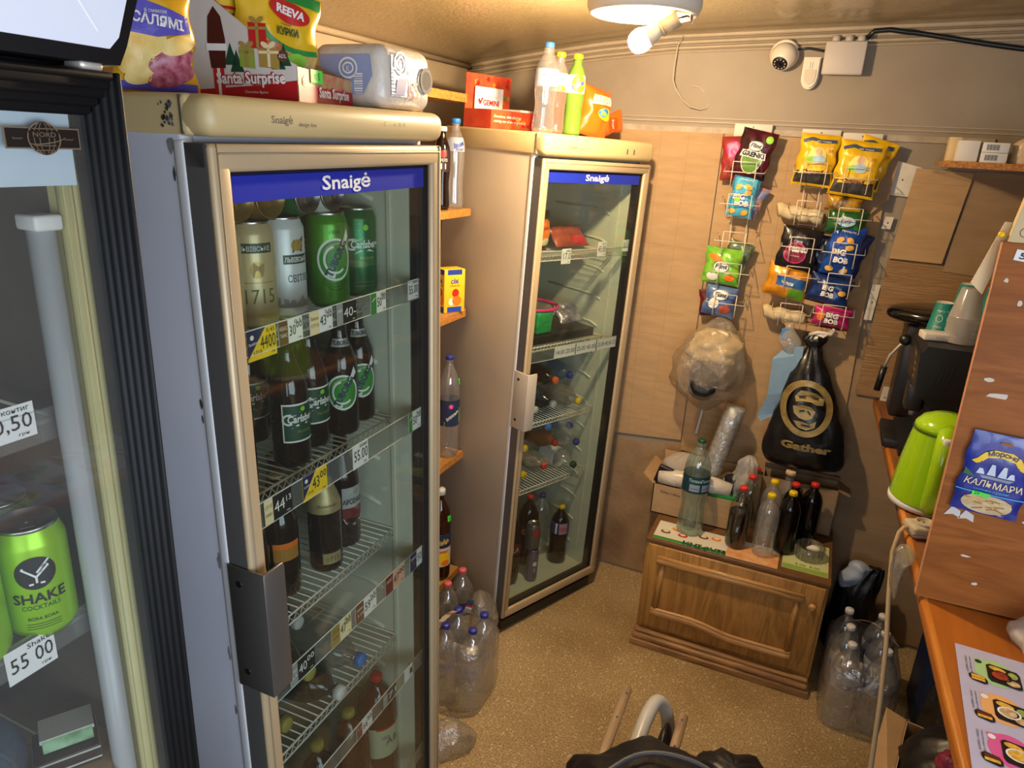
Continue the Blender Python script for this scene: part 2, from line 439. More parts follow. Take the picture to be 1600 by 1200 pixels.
# mouldings along the top of the back wall
TRIMC = mat('painted_moulding', C('a39278'), 0.5, var=0.06)
q = MB()
xs = [XL + i * (XR - XL) / 30 for i in range(31)]
for dz, y, r in ((-.004, 3.066, .010), (-.026, 3.070, .008), (-.046, 3.073, .007), (-.060, 3.076, .004)):
    q.tube([(x, y, ceil_z(x) + dz) for x in xs], r, TRIMC, 8)
struct('trim_1', q, 'ribbed ceiling moulding')
q = MB(); q.box((-1.0, 3.071, 2.066), (.47, 3.08, 2.088), mat('whitewashed_batten', C('b3a58f'), 0.6, vscale=14, col2=C('97866d')))
q.box((-1.3, 3.074, 2.118), (XR, 3.08, 2.122), TRIMC); q.box((-1.3, 3.072, 2.103), (XR, 3.08, 2.108), TRIMC); struct('trim_2', q, 'pale batten above the cardboard')
# left wall: joints, ledge below the ceiling
q = MB()
for y in (1.15, 1.98, 2.62): q.box((XL, y, 1.2), (XL + .004, y + .006, 2.31), CARDE)
q.tube([(XL + .012, 0.6, 2.298), (XL + .012, 3.07, 2.298)], .011, TRIMC); struct('trim_3', q)

# ------------------------------------------------------------------ fridges
CHAMP = mat('champagne_frame', C('c2ab86'), 0.42, 0.25, var=0.04, vscale=8)
CHAMPD = mat('door_side_grey', C('5b5855'), 0.5, var=0.06, stretch=(1, 1, .2))
CREAMH = mat('cream_header_plastic', C('c9b27f'), 0.42, var=0.03, vscale=6)
CASEW = mat('white_enamel_worn', C('cdced4'), 0.4, vscale=2.2, col2=C('bfc0c8'))
CASE2 = mat('greyed_enamel', C('b7a992'), 0.45, vscale=2.5, col2=C('ab9c86'))
LINER = mat('fridge_liner', C('c3c6b2'), 0.5, var=0.03)
RUBBER = mat('black_gasket', C('0e0e0e'), 0.6)
BANNER = mat('blue_banner', C('1b2da0'), 0.4)
STRIP = thin('clear_strip', (0.82, 0.84, 0.82), 0.22, 0.12, body=0.10, bodycol=(0.6, 0.6, 0.56))
SCUFF = mat('scuff_grey', C('6d6c6c'), 0.7, vscale=40, col2=C('8f8f90'))
def fridge_matrix(x, y, w, ta, tb): return TR(x, y, 0) @ RZ(w) @ RX(ta) @ RY(tb)
F1 = fridge_matrix(-0.7156, 0.7416, 0.0, 0.014, -0.0115)
F2 = fridge_matrix(-0.9733, 2.3204, -0.407, -0.0164, 0.0236)
def make_fridge(F, label, case, shelves, strips, depth, hz, W=0.60, first=False):
    root = thing('glass_door_fridge', label, 'fridge', F, 'glass door drinks fridges')
    X0, X1 = -depth, -0.048
    q = MB()                                                         # outer case
    q.box((X0, 0, .055), (X1, .022, 1.985), case, bev=.006); q.box((X0, W - .022, .055), (X1, W, 1.985), case, bev=.006)
    q.box((X0, .02, .055), (X0 + .02, W - .02, 1.985), case); q.box((X0, .02, .055), (X1 - .01, W - .02, .075), case)
    q.box((X0, .02, 1.96), (X1, W - .02, 1.985), case)
    q.box((X1 - .016, -.002, .055), (X1 + .004, .018, 1.970), mat('case_edge_white', C('dededc'), .35), bev=.005, seg=3)
    if first:
        rs = random.Random(8); Ss = Splane((X1 - .030, 0, 0), (1, 0, 0), (0, 0, 1))
        for z, w, h in ((1.962, .010, .016), (1.925, .004, .012), (1.60, .004, .010), (1.575, .003, .008), (1.33, .005, .022), (1.15, .004, .02), (1.03, .003, .015)):
            q.poly(Ss, [(w * math.cos(k * .7) * rs.uniform(.4, 1) + .012, z + h * math.sin(k * .7) * rs.uniform(.4, 1)) for k in range(9)], SCUFF if h > .013 else DKGREY, .0008)
    q.build('case', root)
    q = MB(); t = .05                                                # inner liner with moulded ribs
    q.box((X0 + .03, .022, .10), (X0 + .045, W - .022, 1.95), LINER); q.box((X0 + .03, .022, .08), (X1, W - .022, .118), LINER)
    q.box((X0 + .03, .022, 1.93), (X1, W - .022, 1.955), LINER)
    q.box((X0 + .03, .022, .10), (X1, t, 1.95), LINER); q.box((X0 + .03, W - t, .10), (X1, W - .022, 1.95), LINER)
    for i in range(15):
        z = .22 + i * .118
        for y, s in ((t, 1), (W - t, -1)):
            q.tube([(X0 + .10, y, z), (-.24, y, z), (-.17, y, z - .004), (-.135, y, z - .016)], .0055, LINER, 8)
    q.box((-.098, t - .001, .14), (-.094, t + .004, 1.93), LINER); q.box((-.10, W - t - .004, .14), (-.092, W - t + .001, 1.93), LINER)
    q.build('liner', root)
    q = MB()                                                         # top header with printed name
    q.box((X0, -.004, hz), (-.03, W + .004, 2.026), CREAMH, bev=.008)
    q.box((-.06, -.004, hz), (.004, W + .004, 2.026), CREAMH, bev=.020, seg=4)
    q.box((-.0405, -.0055, hz + .002), (-.0385, W + .0055, 2.024), DKGREY)
    S = Splane((.004, 0, 0), (0, 1, 0), (0, 0, 1))
    ink = mat('worn_grey_ink', C('55534c'), .5)
    hm = (hz + 2.026) / 2
    q.text('Snaigė', S, .110, hm - .006, .0105, ink, d=.0012, al='L', width=.044, serif=True)
    q.text('design line', S, .166, hm - .009, .006, ink, d=.0012, al='L', width=.040, skew=.3)
    if first:
        for u, ch in ((.39, 'C'), (.42, 'e'), (.437, '0'), (.452, '0')): q.text(ch, S, u, hm - .002, .007, ink, d=.0012)
    else:
        for u in (.43, .47): q.box((.0042, u, hm - .012), (.006, u + .006, hm + .006), ink)
    if first:
        rs = random.Random(3); Sh = Splane((-.075, -.0042, 0), (1, 0, 0), (0, 0, 1))
        for k in range(26):
            u, v, r = rs.gauss(.012, .006), hz + rs.uniform(.004, .042), rs.uniform(.0015, .005)
            q.poly(Sh, [(u + r * math.cos(a) * rs.uniform(.4, 1), v + r * math.sin(a) * rs.uniform(.4, 1)) for a in [k2 * .9 for k2 in range(7)]], DKGREY if k % 3 else SCUFF, .0008)
    q.build('header', root)
    q = MB(); q.box((-.34, .02, .012), (-.02, W - .02, .056), BLACKPL)
    for y in (.05, W - .05):
        for x in (-.06, X0 + .06): q.cyl((x, y, .0), (x, y, .03), .018, BLACKPL)
    q.build('base', root)
    # door
    D = MB(); z0, z1 = .085, hz - .008; fl, fr = .034, .038
    def rail(a, b):
        D.box(a, b, CHAMP, bev=.006)
    D.box((-.046, 0, z0), (-.012, W, z0 + .03), CHAMPD); D.box((-.046, 0, z1 - .03), (-.012, W, z1), CHAMPD)
    D.box((-.046, 0, z0), (-.006, .012, z1), CHAMPD); D.box((-.046, W - .012, z0), (-.006, W, z1), CHAMPD)
    rail((-.014, .0, z0), (.0, fl, z1)); rail((-.014, W - fr, z0), (0, W, z1))
    rail((-.014, .01, z1 - .036), (.0005, W - .01, z1)); rail((-.014, .01, z0), (.0005, W - .01, z0 + .040))
    D.tube([(.0, .011, z0), (.0, .011, z1)], .0016, mat('frame_groove', C('8d7a5c'), .5), 6); D.tube([(0, W - .012, z0), (0, W - .012, z1)], .0016, mat('frame_groove', C('8d7a5c'), .5), 6)
    D.tube([(.0008, .012, z1 - .012), (.0008, W - .012, z1 - .012)], .0014, mat('frame_groove', C('8d7a5c'), .5), 6)
    door = D.build('door', root)
    q = MB(); q.box((-.020, fl, z0 + .04), (-.014, W - fr, z1 - .036), GLASS); q.build('glass_pane', door)
    q = MB()
    for a, b in (((fl - .004, z0 + .036), (fl + .004, z1 - .034)), ((W - fr - .014, z0 + .036), (W - fr + .002, z1 - .034)),
                 ((fl, z0 + .036), (W - fr, z0 + .046)), ((fl, z1 - .042), (W - fr, z1 - .034))):
        q.box((-.044, a[0], a[1]), (-.0125, b[0], b[1]), RUBBER)
    q.build('gasket', door)
    q = MB(); zb = z1 - .078; S = Splane((-.0125, 0, 0), (0, 1, 0), (0, 0, 1))
    q.box((-.0138, fl + .002, zb), (-.0125, W - fr - .012, z1 - .040), BANNER)
    q.text('Snaigė', S, .300, zb + .0095, .0225, WHITEP, d=.0008, width=.132, bold=.02, serif=True)
    q.build('banner', door)
    z0h, z1h = (1.10, 1.335) if first else (.955, 1.182)
    hm_ = mat('steel_handle' if first else 'painted_handle', C('6e6a64') if first else C('c2b8a6'), .38, .6 if first else .15, var=.06, stretch=(1, 1, .1))
    q = MB(); q.box((-.045, -.006, z0h), (.030, -.001, z1h), hm_, bev=.002); q.box((.024, -.004, z0h), (.030, .040, z1h), hm_, bev=.0025)
    q.box((.012, .036, z0h + .01), (.030, .041, z1h - .006), hm_, bev=.002)
    for z in (z0h + .035, z1h - .03):
        q.cyl((-.022, -.0075, z), (-.022, -.004, z), .0055, BLACK)
    q.build('handle', door)
    for z in shelves:
        q = MB(); xf, xb = -.10, X0 + .055
        for x in (xf, (xf + xb) / 2, xb): q.tube([(x, .052, z), (x, W - .052, z)], .0026, WIRE, 6)
        q.tube([(xf + .003, .052, z - .016), (xf + .003, W - .052, z - .016)], .0022, WIRE, 6)
        n = 26
        for i in range(n + 1):
            y = .056 + (W - .112) * i / n; q.tube([(xb, y, z + .003), (xf, y, z + .003)], .0016, WIRE, 5)
        pts = []
        for i in range(2 * n + 1):
            y = .056 + (W - .112) * i / (2 * n); pts.append((xf + .003, y, z - .001 if i % 2 else z - .015))
        q.tube(pts, .0013, WIRE, 5)
        q.build('wire_shelf', root)
    for z0s, z1s in strips:
        q = MB(); q.box((-.0245, .05, z0s), (-.0225, W - .045, z1s), STRIP)
        q.tube([(-.0215, .05, z1s), (-.0215, W - .045, z1s)], .0011, WHITE, 5); q.tube([(-.0215, .05, z0s), (-.0215, W - .045, z0s)], .0009, WHITE, 5)
        q.build('price_strip', root)
    return root
ST1 = [(1.664, 1.703), (1.374, 1.420), (1.022, 1.069), (.728, .768), (.43, .47)]
make_fridge(F1, 'white fridge with cream header and rows of beer cans behind its glass door', CASEW, (1.662, 1.380, 1.091, .787), ST1, .60, 1.974, first=True)
ST2 = [(1.590, 1.624), (1.205, 1.252)]
make_fridge(F2, 'beige fridge turned in the far corner with lying bottles behind its glass door', CASE2, (1.590, 1.232, .905, .605), ST2, .545, 1.952)

# ------------------------------------------------------------------ ceiling lamp
LX, LY = -0.565, 2.10
LZ = 2.365
t = thing('ceiling_lamp', 'round white ceiling lamp base with a bare glowing bulb in a tilted socket', 'lamp', TR(LX, LY, LZ))
q = MB(); q.lathe([(.150, .062), (.154, .02), (.154, -.012), (.146, -.030), (.135, -.034), (.130, -.026), (.10, -.022)], mat('lamp_enamel', C('e4ddcb'), .45), 48); 
for a in (0.6, 2.0, 3.6, 5.0): q.cyl((.115 * math.cos(a), .115 * math.sin(a), -.03), (.115 * math.cos(a), .115 * math.sin(a), -.018), .004, DKGREY, n=8)
q.build('lamp_base', t)
d0 = V((.098, .0, -.040)); ax = V((-.86, -.10, -.50)).normalized()
sock = MB(); sock.cyl(d0, d0 + ax * .050, .0205, mat('socket_ceramic', C('cbb894'), .5, var=.1)); sock.cyl(d0 + ax * .046, d0 + ax * .052, .0225, mat('socket_ceramic', C('cbb894'), .5, var=.1))
sock.build('socket', t)
q = MB(); Mb = TR(d0 + ax * .05) @ ax.to_track_quat('Z', 'Y').to_matrix().to_4x4()
q.lathe([(.016, 0), (.0185, .010), (.026, .035), (.030, .05)], mat('bulb_collar', C('eadfc8'), .4), 24, Mb)
bl = q.build('bulb_collar', t)
q = MB(); q.lathe([(.030, .05), (.0315, .060), (.030, .072), (.024, .085), (.014, .092), (.003, .094)], emit('lit_bulb', (1.0, 0.74, 0.45), BULB_STRENGTH), 24, Mb, cap0=False)
q.build('bulb', t)
q = MB()
for k in range(3):
    q.tube([d0 + V((0, 0, 0)), d0 + V((.02 + .004 * k, .004 * k, .006)), d0 + V((.035, .01 * k - .01, -.006 - .004 * k)), d0 + V((.030 + .004 * k, .008, .020)), d0 + V((.02, .0, .042))], .0017, [BLACKPL, mat('wire_copper', C('9a5a32'), .4, .6), WHITE][k], 6)
q.build('wires', t)

# ------------------------------------------------------------------ things on the upper back wall
t = thing('wall_camera', 'white dome security camera hanging high on the back wall', 'camera', TR(-.270, 3.075, 2.352))
q = MB(); q.lathe([(.052, 0), (.053, .016), (.050, .030), (.046, .034)], mat('camera_white', C('d3c8b4'), .4), 32, RX(PI / 2)); q.build('mount', t)
q = MB(); dd = V((-.15, -.62, -.62)).normalized(); Mc = TR(0, -.042, -.010) @ dd.to_track_quat('Z', 'Y').to_matrix().to_4x4()
prof = [(.048 * math.sin(a), -.048 * math.cos(a)) for a in [PI * k / 14 for k in range(1, 11)]] + [(.034, .034), (.030, .038)]
q.lathe(prof, mat('camera_white', C('d3c8b4'), .4), 32, Mc); q.build('housing', t)
q = MB(); q.lathe([(.029, .036), (.027, .040), (.012, .041)], BLACKPL, 28, Mc); q.lathe([(.010, .0405), (.008, .043), (.002, .0445)], mat('lens_glass', C('08080c'), .05), 20, Mc)
for k in range(10):
    a = 2 * PI * k / 10; q.cyl(Mc @ V((.0195 * math.cos(a), .0195 * math.sin(a), .039)), Mc @ V((.0195 * math.cos(a), .0195 * math.sin(a), .0425)), .0028, GREYP, n=8)
q.build('lens', t)
t = thing('motion_sensor', 'small white motion sensor below and right of the dome camera', 'sensor', TR(-.168, 3.078, 2.288))
q = MB(); SW = mat('sensor_white', C('d8ccb6'), .45)
def shield(w, h, k=0.0):
    pts = [(-w, h), (w, h)]
    return pts + [(w * math.cos(a), -h * .25 + (h * .75) * -math.sin(a)) for a in [PI * i / 12 for i in range(13)]]
def slab(q, S, pts, d0, d1, m, T=None):
    tris = tessellate_polygon([[V((p[0], p[1], 0)) for p in pts]])
    n = len(pts)
    q.add([S(p[0], p[1], d0) for p in pts] + [S(p[0], p[1], d1) for p in pts],
          [tuple(tt) for tt in tris] + [tuple(n + k for k in tt) for tt in tris] + [(i, (i + 1) % n, n + (i + 1) % n, n + i) for i in range(n)], m, False, T)
S = Splane((0, 0, 0), (1, 0, 0), (0, 0, 1))
slab(q, S, shield(.030, .055), 0, .026, SW); slab(q, S, shield(.026, .050), .024, .036, SW)
q.build('housing', t)
q = MB(); slab(q, S, [(-.019, .012), (.019, .012), (.020, -.012), (.016, -.030), (0, -.040), (-.016, -.030), (-.020, -.012)], .030, .040, mat('sensor_lens', C('c9bda6'), .25))
for u in (-.004, .004): q.rect(S, u - .0014, .014, u + .0014, .038, GREYP, .0365)
q.build('lens', t)
t = thing('junction_box', 'grey square junction box with a black cable at the top right of the wall', 'box', TR(-.062, 3.076, 2.343))
JB = mat('junction_grey', C('b5aaa0'), .5)
q = MB(); q.box((-.066, -.040, -.058), (.066, .0, .048), JB, bev=.006); q.box((-.069, -.052, -.061), (.069, -.038, .051), JB, bev=.006)
q.build('housing', t)
q = MB()
for x in (-.038, .006, .046): q.cyl((x, -.018, .046), (x, -.018, .072), .014, JB)
q.build('cable_glands', t)
cab = MB(); pts = [V((.0, 3.05, 2.405)), V((.02, 3.045, 2.428)), V((.07, 3.05, 2.432)), V((.13, 3.055, 2.424))]
for i in range(24):
    x = .15 + i * .035; pts.append(V((x, 3.06, 2.415 - .055 * math.sin(min(1, (x - .15) / .45) * PI / 2) + .012 * math.sin(x * 5))))
cab.tube(pts, .0085, BLACKPL, 10); tag(cab.build('black_cable'), 'thick black cable running right from the junction box along the wall', 'cable')
cab = MB(); cab.tube([V((-.225, 3.045, 2.368)), V((-.19, 3.05, 2.373)), V((-.15, 3.055, 2.366)), V((-.125, 3.05, 2.362))], .0042, BLACKPL, 8)
tag(cab.build('camera_lead'), 'thin black lead between the dome camera and the junction box', 'cable')
cab = MB(); P = [(1070, 60)]
W_ = [(-.653, 2.415), (-.668, 2.38), (-.670, 2.30), (-.668, 2.255), (-.655, 2.225), (-.625, 2.185), (-.595, 2.160), (-.555, 2.152), (-.530, 2.158), (-.528, 2.185), (-.545, 2.215), (-.575, 2.235), (-.60, 2.240)]
cab.tube([V((x, 3.055 - .03 * math.sin(i * .5), z)) for i, (x, z) in enumerate(W_)], .0026, mat('painted_cord', C('b7a98f'), .6), 6)
tag(cab.build('dangling_wire_loop'), 'thin painted cord dangling in a loop on the bare wall below the lamp', 'cord')

# ------------------------------------------------------------------ cardboard sheets pinned to the back wall
def sheet(poly, y, m, label, folds=(), th=.004):
    q = MB(); S = Splane((0, y, 0), (1, 0, 0), (0, 0, 1))
    slab(q, S, poly, 0, th, m)
    for a, b in folds: q.line(S, [a, b], .0016, mat('cardboard_crease', C('a27c50'), .9), th + .0005)
    return tag(q.build('cardboard_sheet'), label, 'cardboard', 'cardboard sheets lining the back wall')
sheet([(-.98, .70), (-.452, .745), (-.452, 2.066), (-.98, 2.066)], 3.074, CARD, 'plain tan cardboard sheet behind the turned fridge edge, left of the snack racks',
      [((-.70, .75), (-.70, 2.06)), ((-.60, .75), (-.585, 2.06)), ((-.83, 1.22), (-.452, 1.21)), ((-.83, 1.62), (-.46, 1.60)), ((-.72, 1.0), (-.46, 1.0))])
sheet([(-1.0, .02), (-.30, .01), (-.34, .698), (-.46, .73), (-.60, .69), (-1.0, .69)], 3.0795, CARD3, 'stained brown cardboard sheet at floor level beside the wooden cabinet',
      [((-.62, .03), (-.60, .70)), ((-.80, .3), (-.62, .32)), ((-.70, .6), (-.5, .72))])
sheet([(-.446, .70), (.20, .66), (.165, 1.86), (.10, 2.062), (-.446, 2.066)], 3.070, CARD, 'large cardboard sheet hanging behind the snack racks and bags',
      [((-.44, 1.93), (.02, 1.95)), ((-.44, 1.62), (.10, 1.60)), ((-.38, 1.70), (.10, 1.685)), ((-.44, 1.46), (.14, 1.45)), ((-.44, 1.10), (.15, 1.07)), ((-.21, .75), (-.19, 2.05)), ((-.44, .86), (.18, .82)), ((-.40, 1.28), (.12, 1.25))])
sheet([(-.06, 1.80), (.118, 1.795), (.178, 1.86), (.186, 2.03), (-.02, 2.05)], 3.052, CARD2, 'small curling cardboard flap sticking out behind the yellow packets', [((.10, 1.80), (.16, 2.03))])
sheet([(.222, 1.650), (.398, 1.648), (.430, 1.972), (.248, 1.978)], 3.055, CARD, 'square clean cardboard sheet right of the snack racks', [((.24, 1.93), (.42, 1.925)), ((.235, 1.87), (.41, 1.86))], .006)
sheet([(.408, 1.62), (1.09, 1.58), (1.09, 1.985), (.432, 1.975)], 3.062, CARD2, 'cardboard sheet in the shade below the corner shelf', [((.41, 1.64), (1.0, 1.62))])
CORR = mat('corrugated_cardboard', C('a8835a'), .9, vscale=10, col2=C('99774f'), bump=.8, bscale=26, stretch=(.4, .4, 12))
sheet([(.21, 1.10), (1.09, 1.093), (1.09, 1.63), (.395, 1.645), (.222, 1.655)], 3.066, CORR, 'ribbed corrugated cardboard sheet behind the coffee machine', [((.30, 1.27), (1.0, 1.25))])
sheet([(.16, .02), (1.09, .02), (1.09, 1.05), (.30, 1.05), (.215, 1.30), (.19, 1.40)], 3.0785, CARD2, 'lower cardboard sheet between the black bag and the counter',
      [((.17, .82), (.36, .80)), ((.20, 1.10), (.34, 1.09)), ((.26, .1), (.24, 1.1)), ((.17, .50), (.6, .47))])
def tape(poly, label, y=3.060):
    q = MB(); S = Splane((0, y, 0), (1, 0, 0), (0, 0, 1)); slab(q, S, poly, -.002, 0, mat('white_board_strip', C('cfc6b4'), .5, var=.05)); q.ell(S, sum(p[0] for p in poly) / 4, sum(p[1] for p in poly) / 4, .003, .003, BLACK, .001, 8)
    return tag(q.build('wall_patch'), label, 'board patch')
tape([(.176, 1.755), (.206, 1.755), (.210, 1.800), (.182, 1.80)], 'small white patch of bare board beside the clean square cardboard')
tape([(.182, 1.405), (.210, 1.405), (.216, 1.545), (.188, 1.545)], 'narrow white strip of bare board left of the black machine lid')
tape([(.160, 1.88), (.240, 1.875), (.265, 1.98), (.180, 2.0)], 'pale patch of bare board above the clean square cardboard', 3.066)
tape([(.300, 1.06), (.330, 1.06), (.335, 1.15), (.305, 1.15)], 'white scuffed strip by the far end of the counter')
st_ = tape([(-.392, .80), (-.382, .80), (-.355, 1.05), (-.362, 1.05)], 'thin white stick leaning behind the beige plastic bag', 3.05)
st_.name = 'white_stick'; st_['category'] = 'stick'

# ------------------------------------------------------------------ cabinet
OAK = wood('oak_veneer', C('b78848'), C('8a602e'), .35, 5, 'Z', 1.2)
OAKD = wood('oak_moulding', C('cfa066'), C('a07642'), .35, 6, 'X', 1.0)
OAKW = wood('oak_worn_plinth', C('ae8454'), C('6f5032'), .5, 6, 'X', 1.0)
t = thing('wooden_cabinet', 'low oak cabinet with a moulded front panel standing by the back wall', 'cabinet', TR(-.4597, 2.5559, 0))
W, Hc, Dp = .695, .495, .46
q = MB(); q.box((.0, .032, .06), (W, Dp, Hc - .016), OAK, bev=.003); q.build('body', t)
q = MB(); q.box((-.002, .024, Hc - .018), (W + .004, Dp, Hc), mat('worn_top_edge', C('6e4b2a'), .5, var=.15), bev=.003); q.build('top', t)
q = MB(); S = Splane((0, .030, 0), (1, 0, 0), (0, 0, 1))
q.box((.01, .018, .085), (W - .01, .034, Hc - .022), OAK, bev=.004)
def wob(u): return .018 * math.cos(2 * PI * u) * (1 if u < .5 else 1)
x0, x1 = .075, W - .125
q.tube([(x0 - .02, .016, Hc - .085), (x1 + .045, .016, Hc - .085)], .017, OAKD, 10)
q.tube([(x0 - .02, .012, Hc - .070), (x1 + .045, .012, Hc - .070)], .009, OAKD, 8)
lo = [(x0 - .02 + (x1 - x0 + .06) * i / 24, .016, .145 + .030 * (.5 + .5 * math.cos(PI * min(1, max(0, (i / 24 - .25) / .4)))) - .010 + .012 * (i / 24)) for i in range(25)]
q.tube(lo, .017, OAKD, 10); q.tube([(a, b - .004, c + .015) for a, b, c in lo], .008, OAKD, 8)
q.tube([(x0 - .005, .018, lo[0][2]), (x0 + .005, .018, Hc - .085)], .012, OAK, 8); q.tube([(x1 + .025, .018, lo[-1][2]), (x1 + .025, .018, Hc - .085)], .012, OAK, 8)
dr = q.build('door', t)
q = MB(); q.lathe([(.006, 0), (.007, .008), (.014, .014), (.014, .022), (.008, .027)], OAKD, 20, TR(W - .045, .020, Hc - .10) @ RX(PI / 2)); q.build('knob', dr)
q = MB(); q.box((-.012, -.018, .0), (W + .006, Dp, .028), OAKW, bev=.004); q.box((-.006, -.010, .026), (W, Dp, .052), OAKW, bev=.010, seg=3); q.box((.0, .004, .05), (W - .004, Dp, .066), OAKW, bev=.006); q.build('plinth', t)

# ------------------------------------------------------------------ counter, upright panel
ORW = wood('orange_laminate', C('b5681e'), C('9e5816'), .32, 2.5, 'Y', 1.0, .02)
ORE = wood('orange_edge', C('cc802c'), C('b5681e'), .32, 3, 'Y', 1.0, .02)
PANW = wood('brown_laminate', C('a4622c'), C('864c20'), .55, 4.0, 'X', 1.4, .02, 0.0, .25)
def edge_x(y): return .3385 + (.281 - .3385) * (y - 1.10) / (3.05 - 1.10)
t = thing('counter', 'orange brown laminate counter running along the right side of the kiosk', 'counter', TR(0, 0, 0))
q = MB(); ys = [-.6, .3, 1.0, 1.6, 2.2, 3.07]
vs = []; fs = []
prof = [(XR - .005, 1.052), (.012, 1.052), (.003, 1.058), (0, 1.068), (.001, 1.078), (.007, 1.086), (.018, 1.09), (XR - .005, 1.09)]
for y in ys:
    e = edge_x(y)
    for k, (x, z) in enumerate(prof): vs.append((x if x > .9 else e + x, y, z))
n = len(prof)
for i in range(len(ys) - 1):
    for k in range(n): fs.append((i * n + k, i * n + (k + 1) % n, (i + 1) * n + (k + 1) % n, (i + 1) * n + k))
fs += [tuple(range(n)), tuple((len(ys) - 1) * n + k for k in reversed(range(n)))]
q.add(vs, fs, ORW, True)
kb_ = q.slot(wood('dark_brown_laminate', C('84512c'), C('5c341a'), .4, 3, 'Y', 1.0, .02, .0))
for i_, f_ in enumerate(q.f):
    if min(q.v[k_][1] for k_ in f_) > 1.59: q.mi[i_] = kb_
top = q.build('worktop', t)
q = MB(); q.tube([(edge_x(y) + .010, y, 1.0815) for y in ys], .0095, ORE, 10); q.build('edge_band', t)
q = MB()
q.box((.80, 1.75, 0), (XR - .005, 1.78, 1.052), PANW); q.build('support', t)
PANT = TR(.3135, 1.600, 1.0905) @ RY(-.019)
t = thing('upright_panel', 'upright brown laminate panel standing across the counter at the right', 'panel', PANT)
q = MB(); q.box((.0, 0, 0), (.72, .018, .77), PANW, bev=.001); q.build('board', t)
q = MB(); q.box((-.0008, .001, .002), (.001, .017, .768), mat('panel_edge_band', C('c98a5e'), .5)); q.build('edge_band', t)
rnd = random.Random(4); q = MB(); S = Splane((0, -.0002, 0), (1, 0, 0), (0, 0, 1))
for u, v, w, h in ((.035, .505, .012, .007), (.055, .475, .026, .008), (.10, .62, .014, .008), (.05, .66, .006, .01), (.02, .70, .005, .006), (.14, .52, .02, .006), (.10, .06, .008, .006), (.07, .12, .014, .004), (.16, .22, .012, .006)):
    q.poly(S, [(u + w * math.cos(a) * rnd.uniform(.5, 1), v + h * math.sin(a) * rnd.uniform(.5, 1)) for a in [k * .9 for k in range(7)]], mat('torn_sticker', C('d6c6b2'), .7), .0006)
ss = q.build('sticker_scraps', t); ss['kind'] = 'stuff'

# ------------------------------------------------------------------ black cooler at the far left
KX = -0.62
t = thing('black_cooler', 'black framed drinks cooler with a white sign at the left edge of the picture', 'fridge', TR(0, 0, 0))
BK = mat('black_cooler_frame', C('0d0c0d'), .5, var=.1, spec=.25)
CREAMI = mat('cream_cooler_liner', C('c2b880'), .5, var=.03)
q = MB(); q.box((-1.22, -.16, .05), (KX - .05, .495, 2.10), BK, bev=.004)
for f in (): pass
q = MB()
q.box((-1.22, .486, .05), (KX - .048, .4965, 2.05), BK); q.box((-1.22, -.16, .05), (KX - .048, -.137, 2.05), BK)
q.box((-1.22, -.16, .05), (-1.19, .495, 2.05), BK); q.box((-1.22, -.16, .05), (KX - .048, .495, .09), BK); q.box((-1.22, -.16, 2.02), (KX - .048, .495, 2.05), BK); q.box((-1.15, -.12, 0), (KX - .1, .46, .05), BLACKPL)
q.build('case', t)
q = MB(); LINSHADE = mat('shade_toned_liner', C('5a5244'), .6, var=.1); q.box((KX - .072, .464, .09), (KX - .05, .486, 2.02), CREAMI); q.box((-1.19, .468, .09), (KX - .070, .486, 2.02), LINSHADE); q.box((-1.19, -.138, .09), (KX - .05, -.117, 2.02), LINSHADE); q.box((-1.19, -.12, .09), (-1.17, .46, 2.02), mat('shade_toned_liner', C('5a5244'), .6, var=.1))  # liner behind the cream front edge: interior shade put into its dark colour
q.box((-1.19, -.12, .085), (KX - .05, .46, .10), LINSHADE); q.tube([(KX - .056, .470, .1), (KX - .056, .470, 2.0)], .008, CREAMI, 8)
q.build('liner', t)
dr = MB()
for k, (y0, y1, x) in enumerate(((.477, .497, -.018), (.481, .497, -.012), (.485, .497, -.006), (.489, .497, .0), (.493, .497, .006))):
    dr.box((KX - .046, y0, .10), (KX + x, y1, 2.028), BK, bev=.003); dr.box((KX - .046, -.16, .10), (KX + x, -.16 + (y1 - y0), 2.028), BK, bev=.003)
    dr.box((KX - .046, -.15, 2.028 - (y1 - y0) * 1.9), (KX + x, .49, 2.028), BK, bev=.003); dr.box((KX - .046, -.15, .10), (KX + x, .49, .10 + (y1 - y0)), BK, bev=.003)
door = dr.build('door', t)
q = MB(); q.box((KX - .030, -.135, .125), (KX - .024, .477, 2.008), GLASSB); q.build('glass_pane', door)
q = MB(); q.box((KX - .0345, -.115, 1.928), (KX - .031, .466, 1.992), mat('pale_blue_banner', C('c3d2dc'), .4)); q.build('banner', door)
q = MB(); S = Splane((KX - .0225, .434, 1.969), (0, 1, 0), (0, 0, 1)); BR = mat('emblem_bronze', C('8d7a63'), .35, .5); EMB = mat('emblem_black', C('17120f'), .35)
q.rect(S, -.034, -.009, .034, .009, BR, .0008); q.rect(S, -.0325, -.0077, .0325, .0077, EMB, .0014)
q.ell(S, 0, 0, .0145, .0135, EMB, .0018, 28); q.ring(S, 0, 0, .0150, .0140, .0012, BR, .0022)
for a in (.0045, .0095): q.ring(S, 0, 0, a, .0138, .0007, BR, .0022)
for v in (-.006, -.010, .008): q.line(S, [(-.010, v), (.010, v)], .0007, BR, .0022)
q.rect(S, -.0135, .0005, .0135, .0062, EMB, .0024); q.text('NORD', S, 0, .0012, .0042, BR, .0026, width=.021); q.ring(S, .002, -.0015, .0165, .003, .0009, BR, .0026, rot=.15, a0=PI, a1=2 * PI)
for u in (-.023, .023): q.text('beer', S, u, -.0012, .0022, BR, .0018, width=.009)
q.build('emblem', door)
q = MB(); y0, y1 = -.16, .505
def sgn(z): return KX + .010 + (z - 2.04) * .30
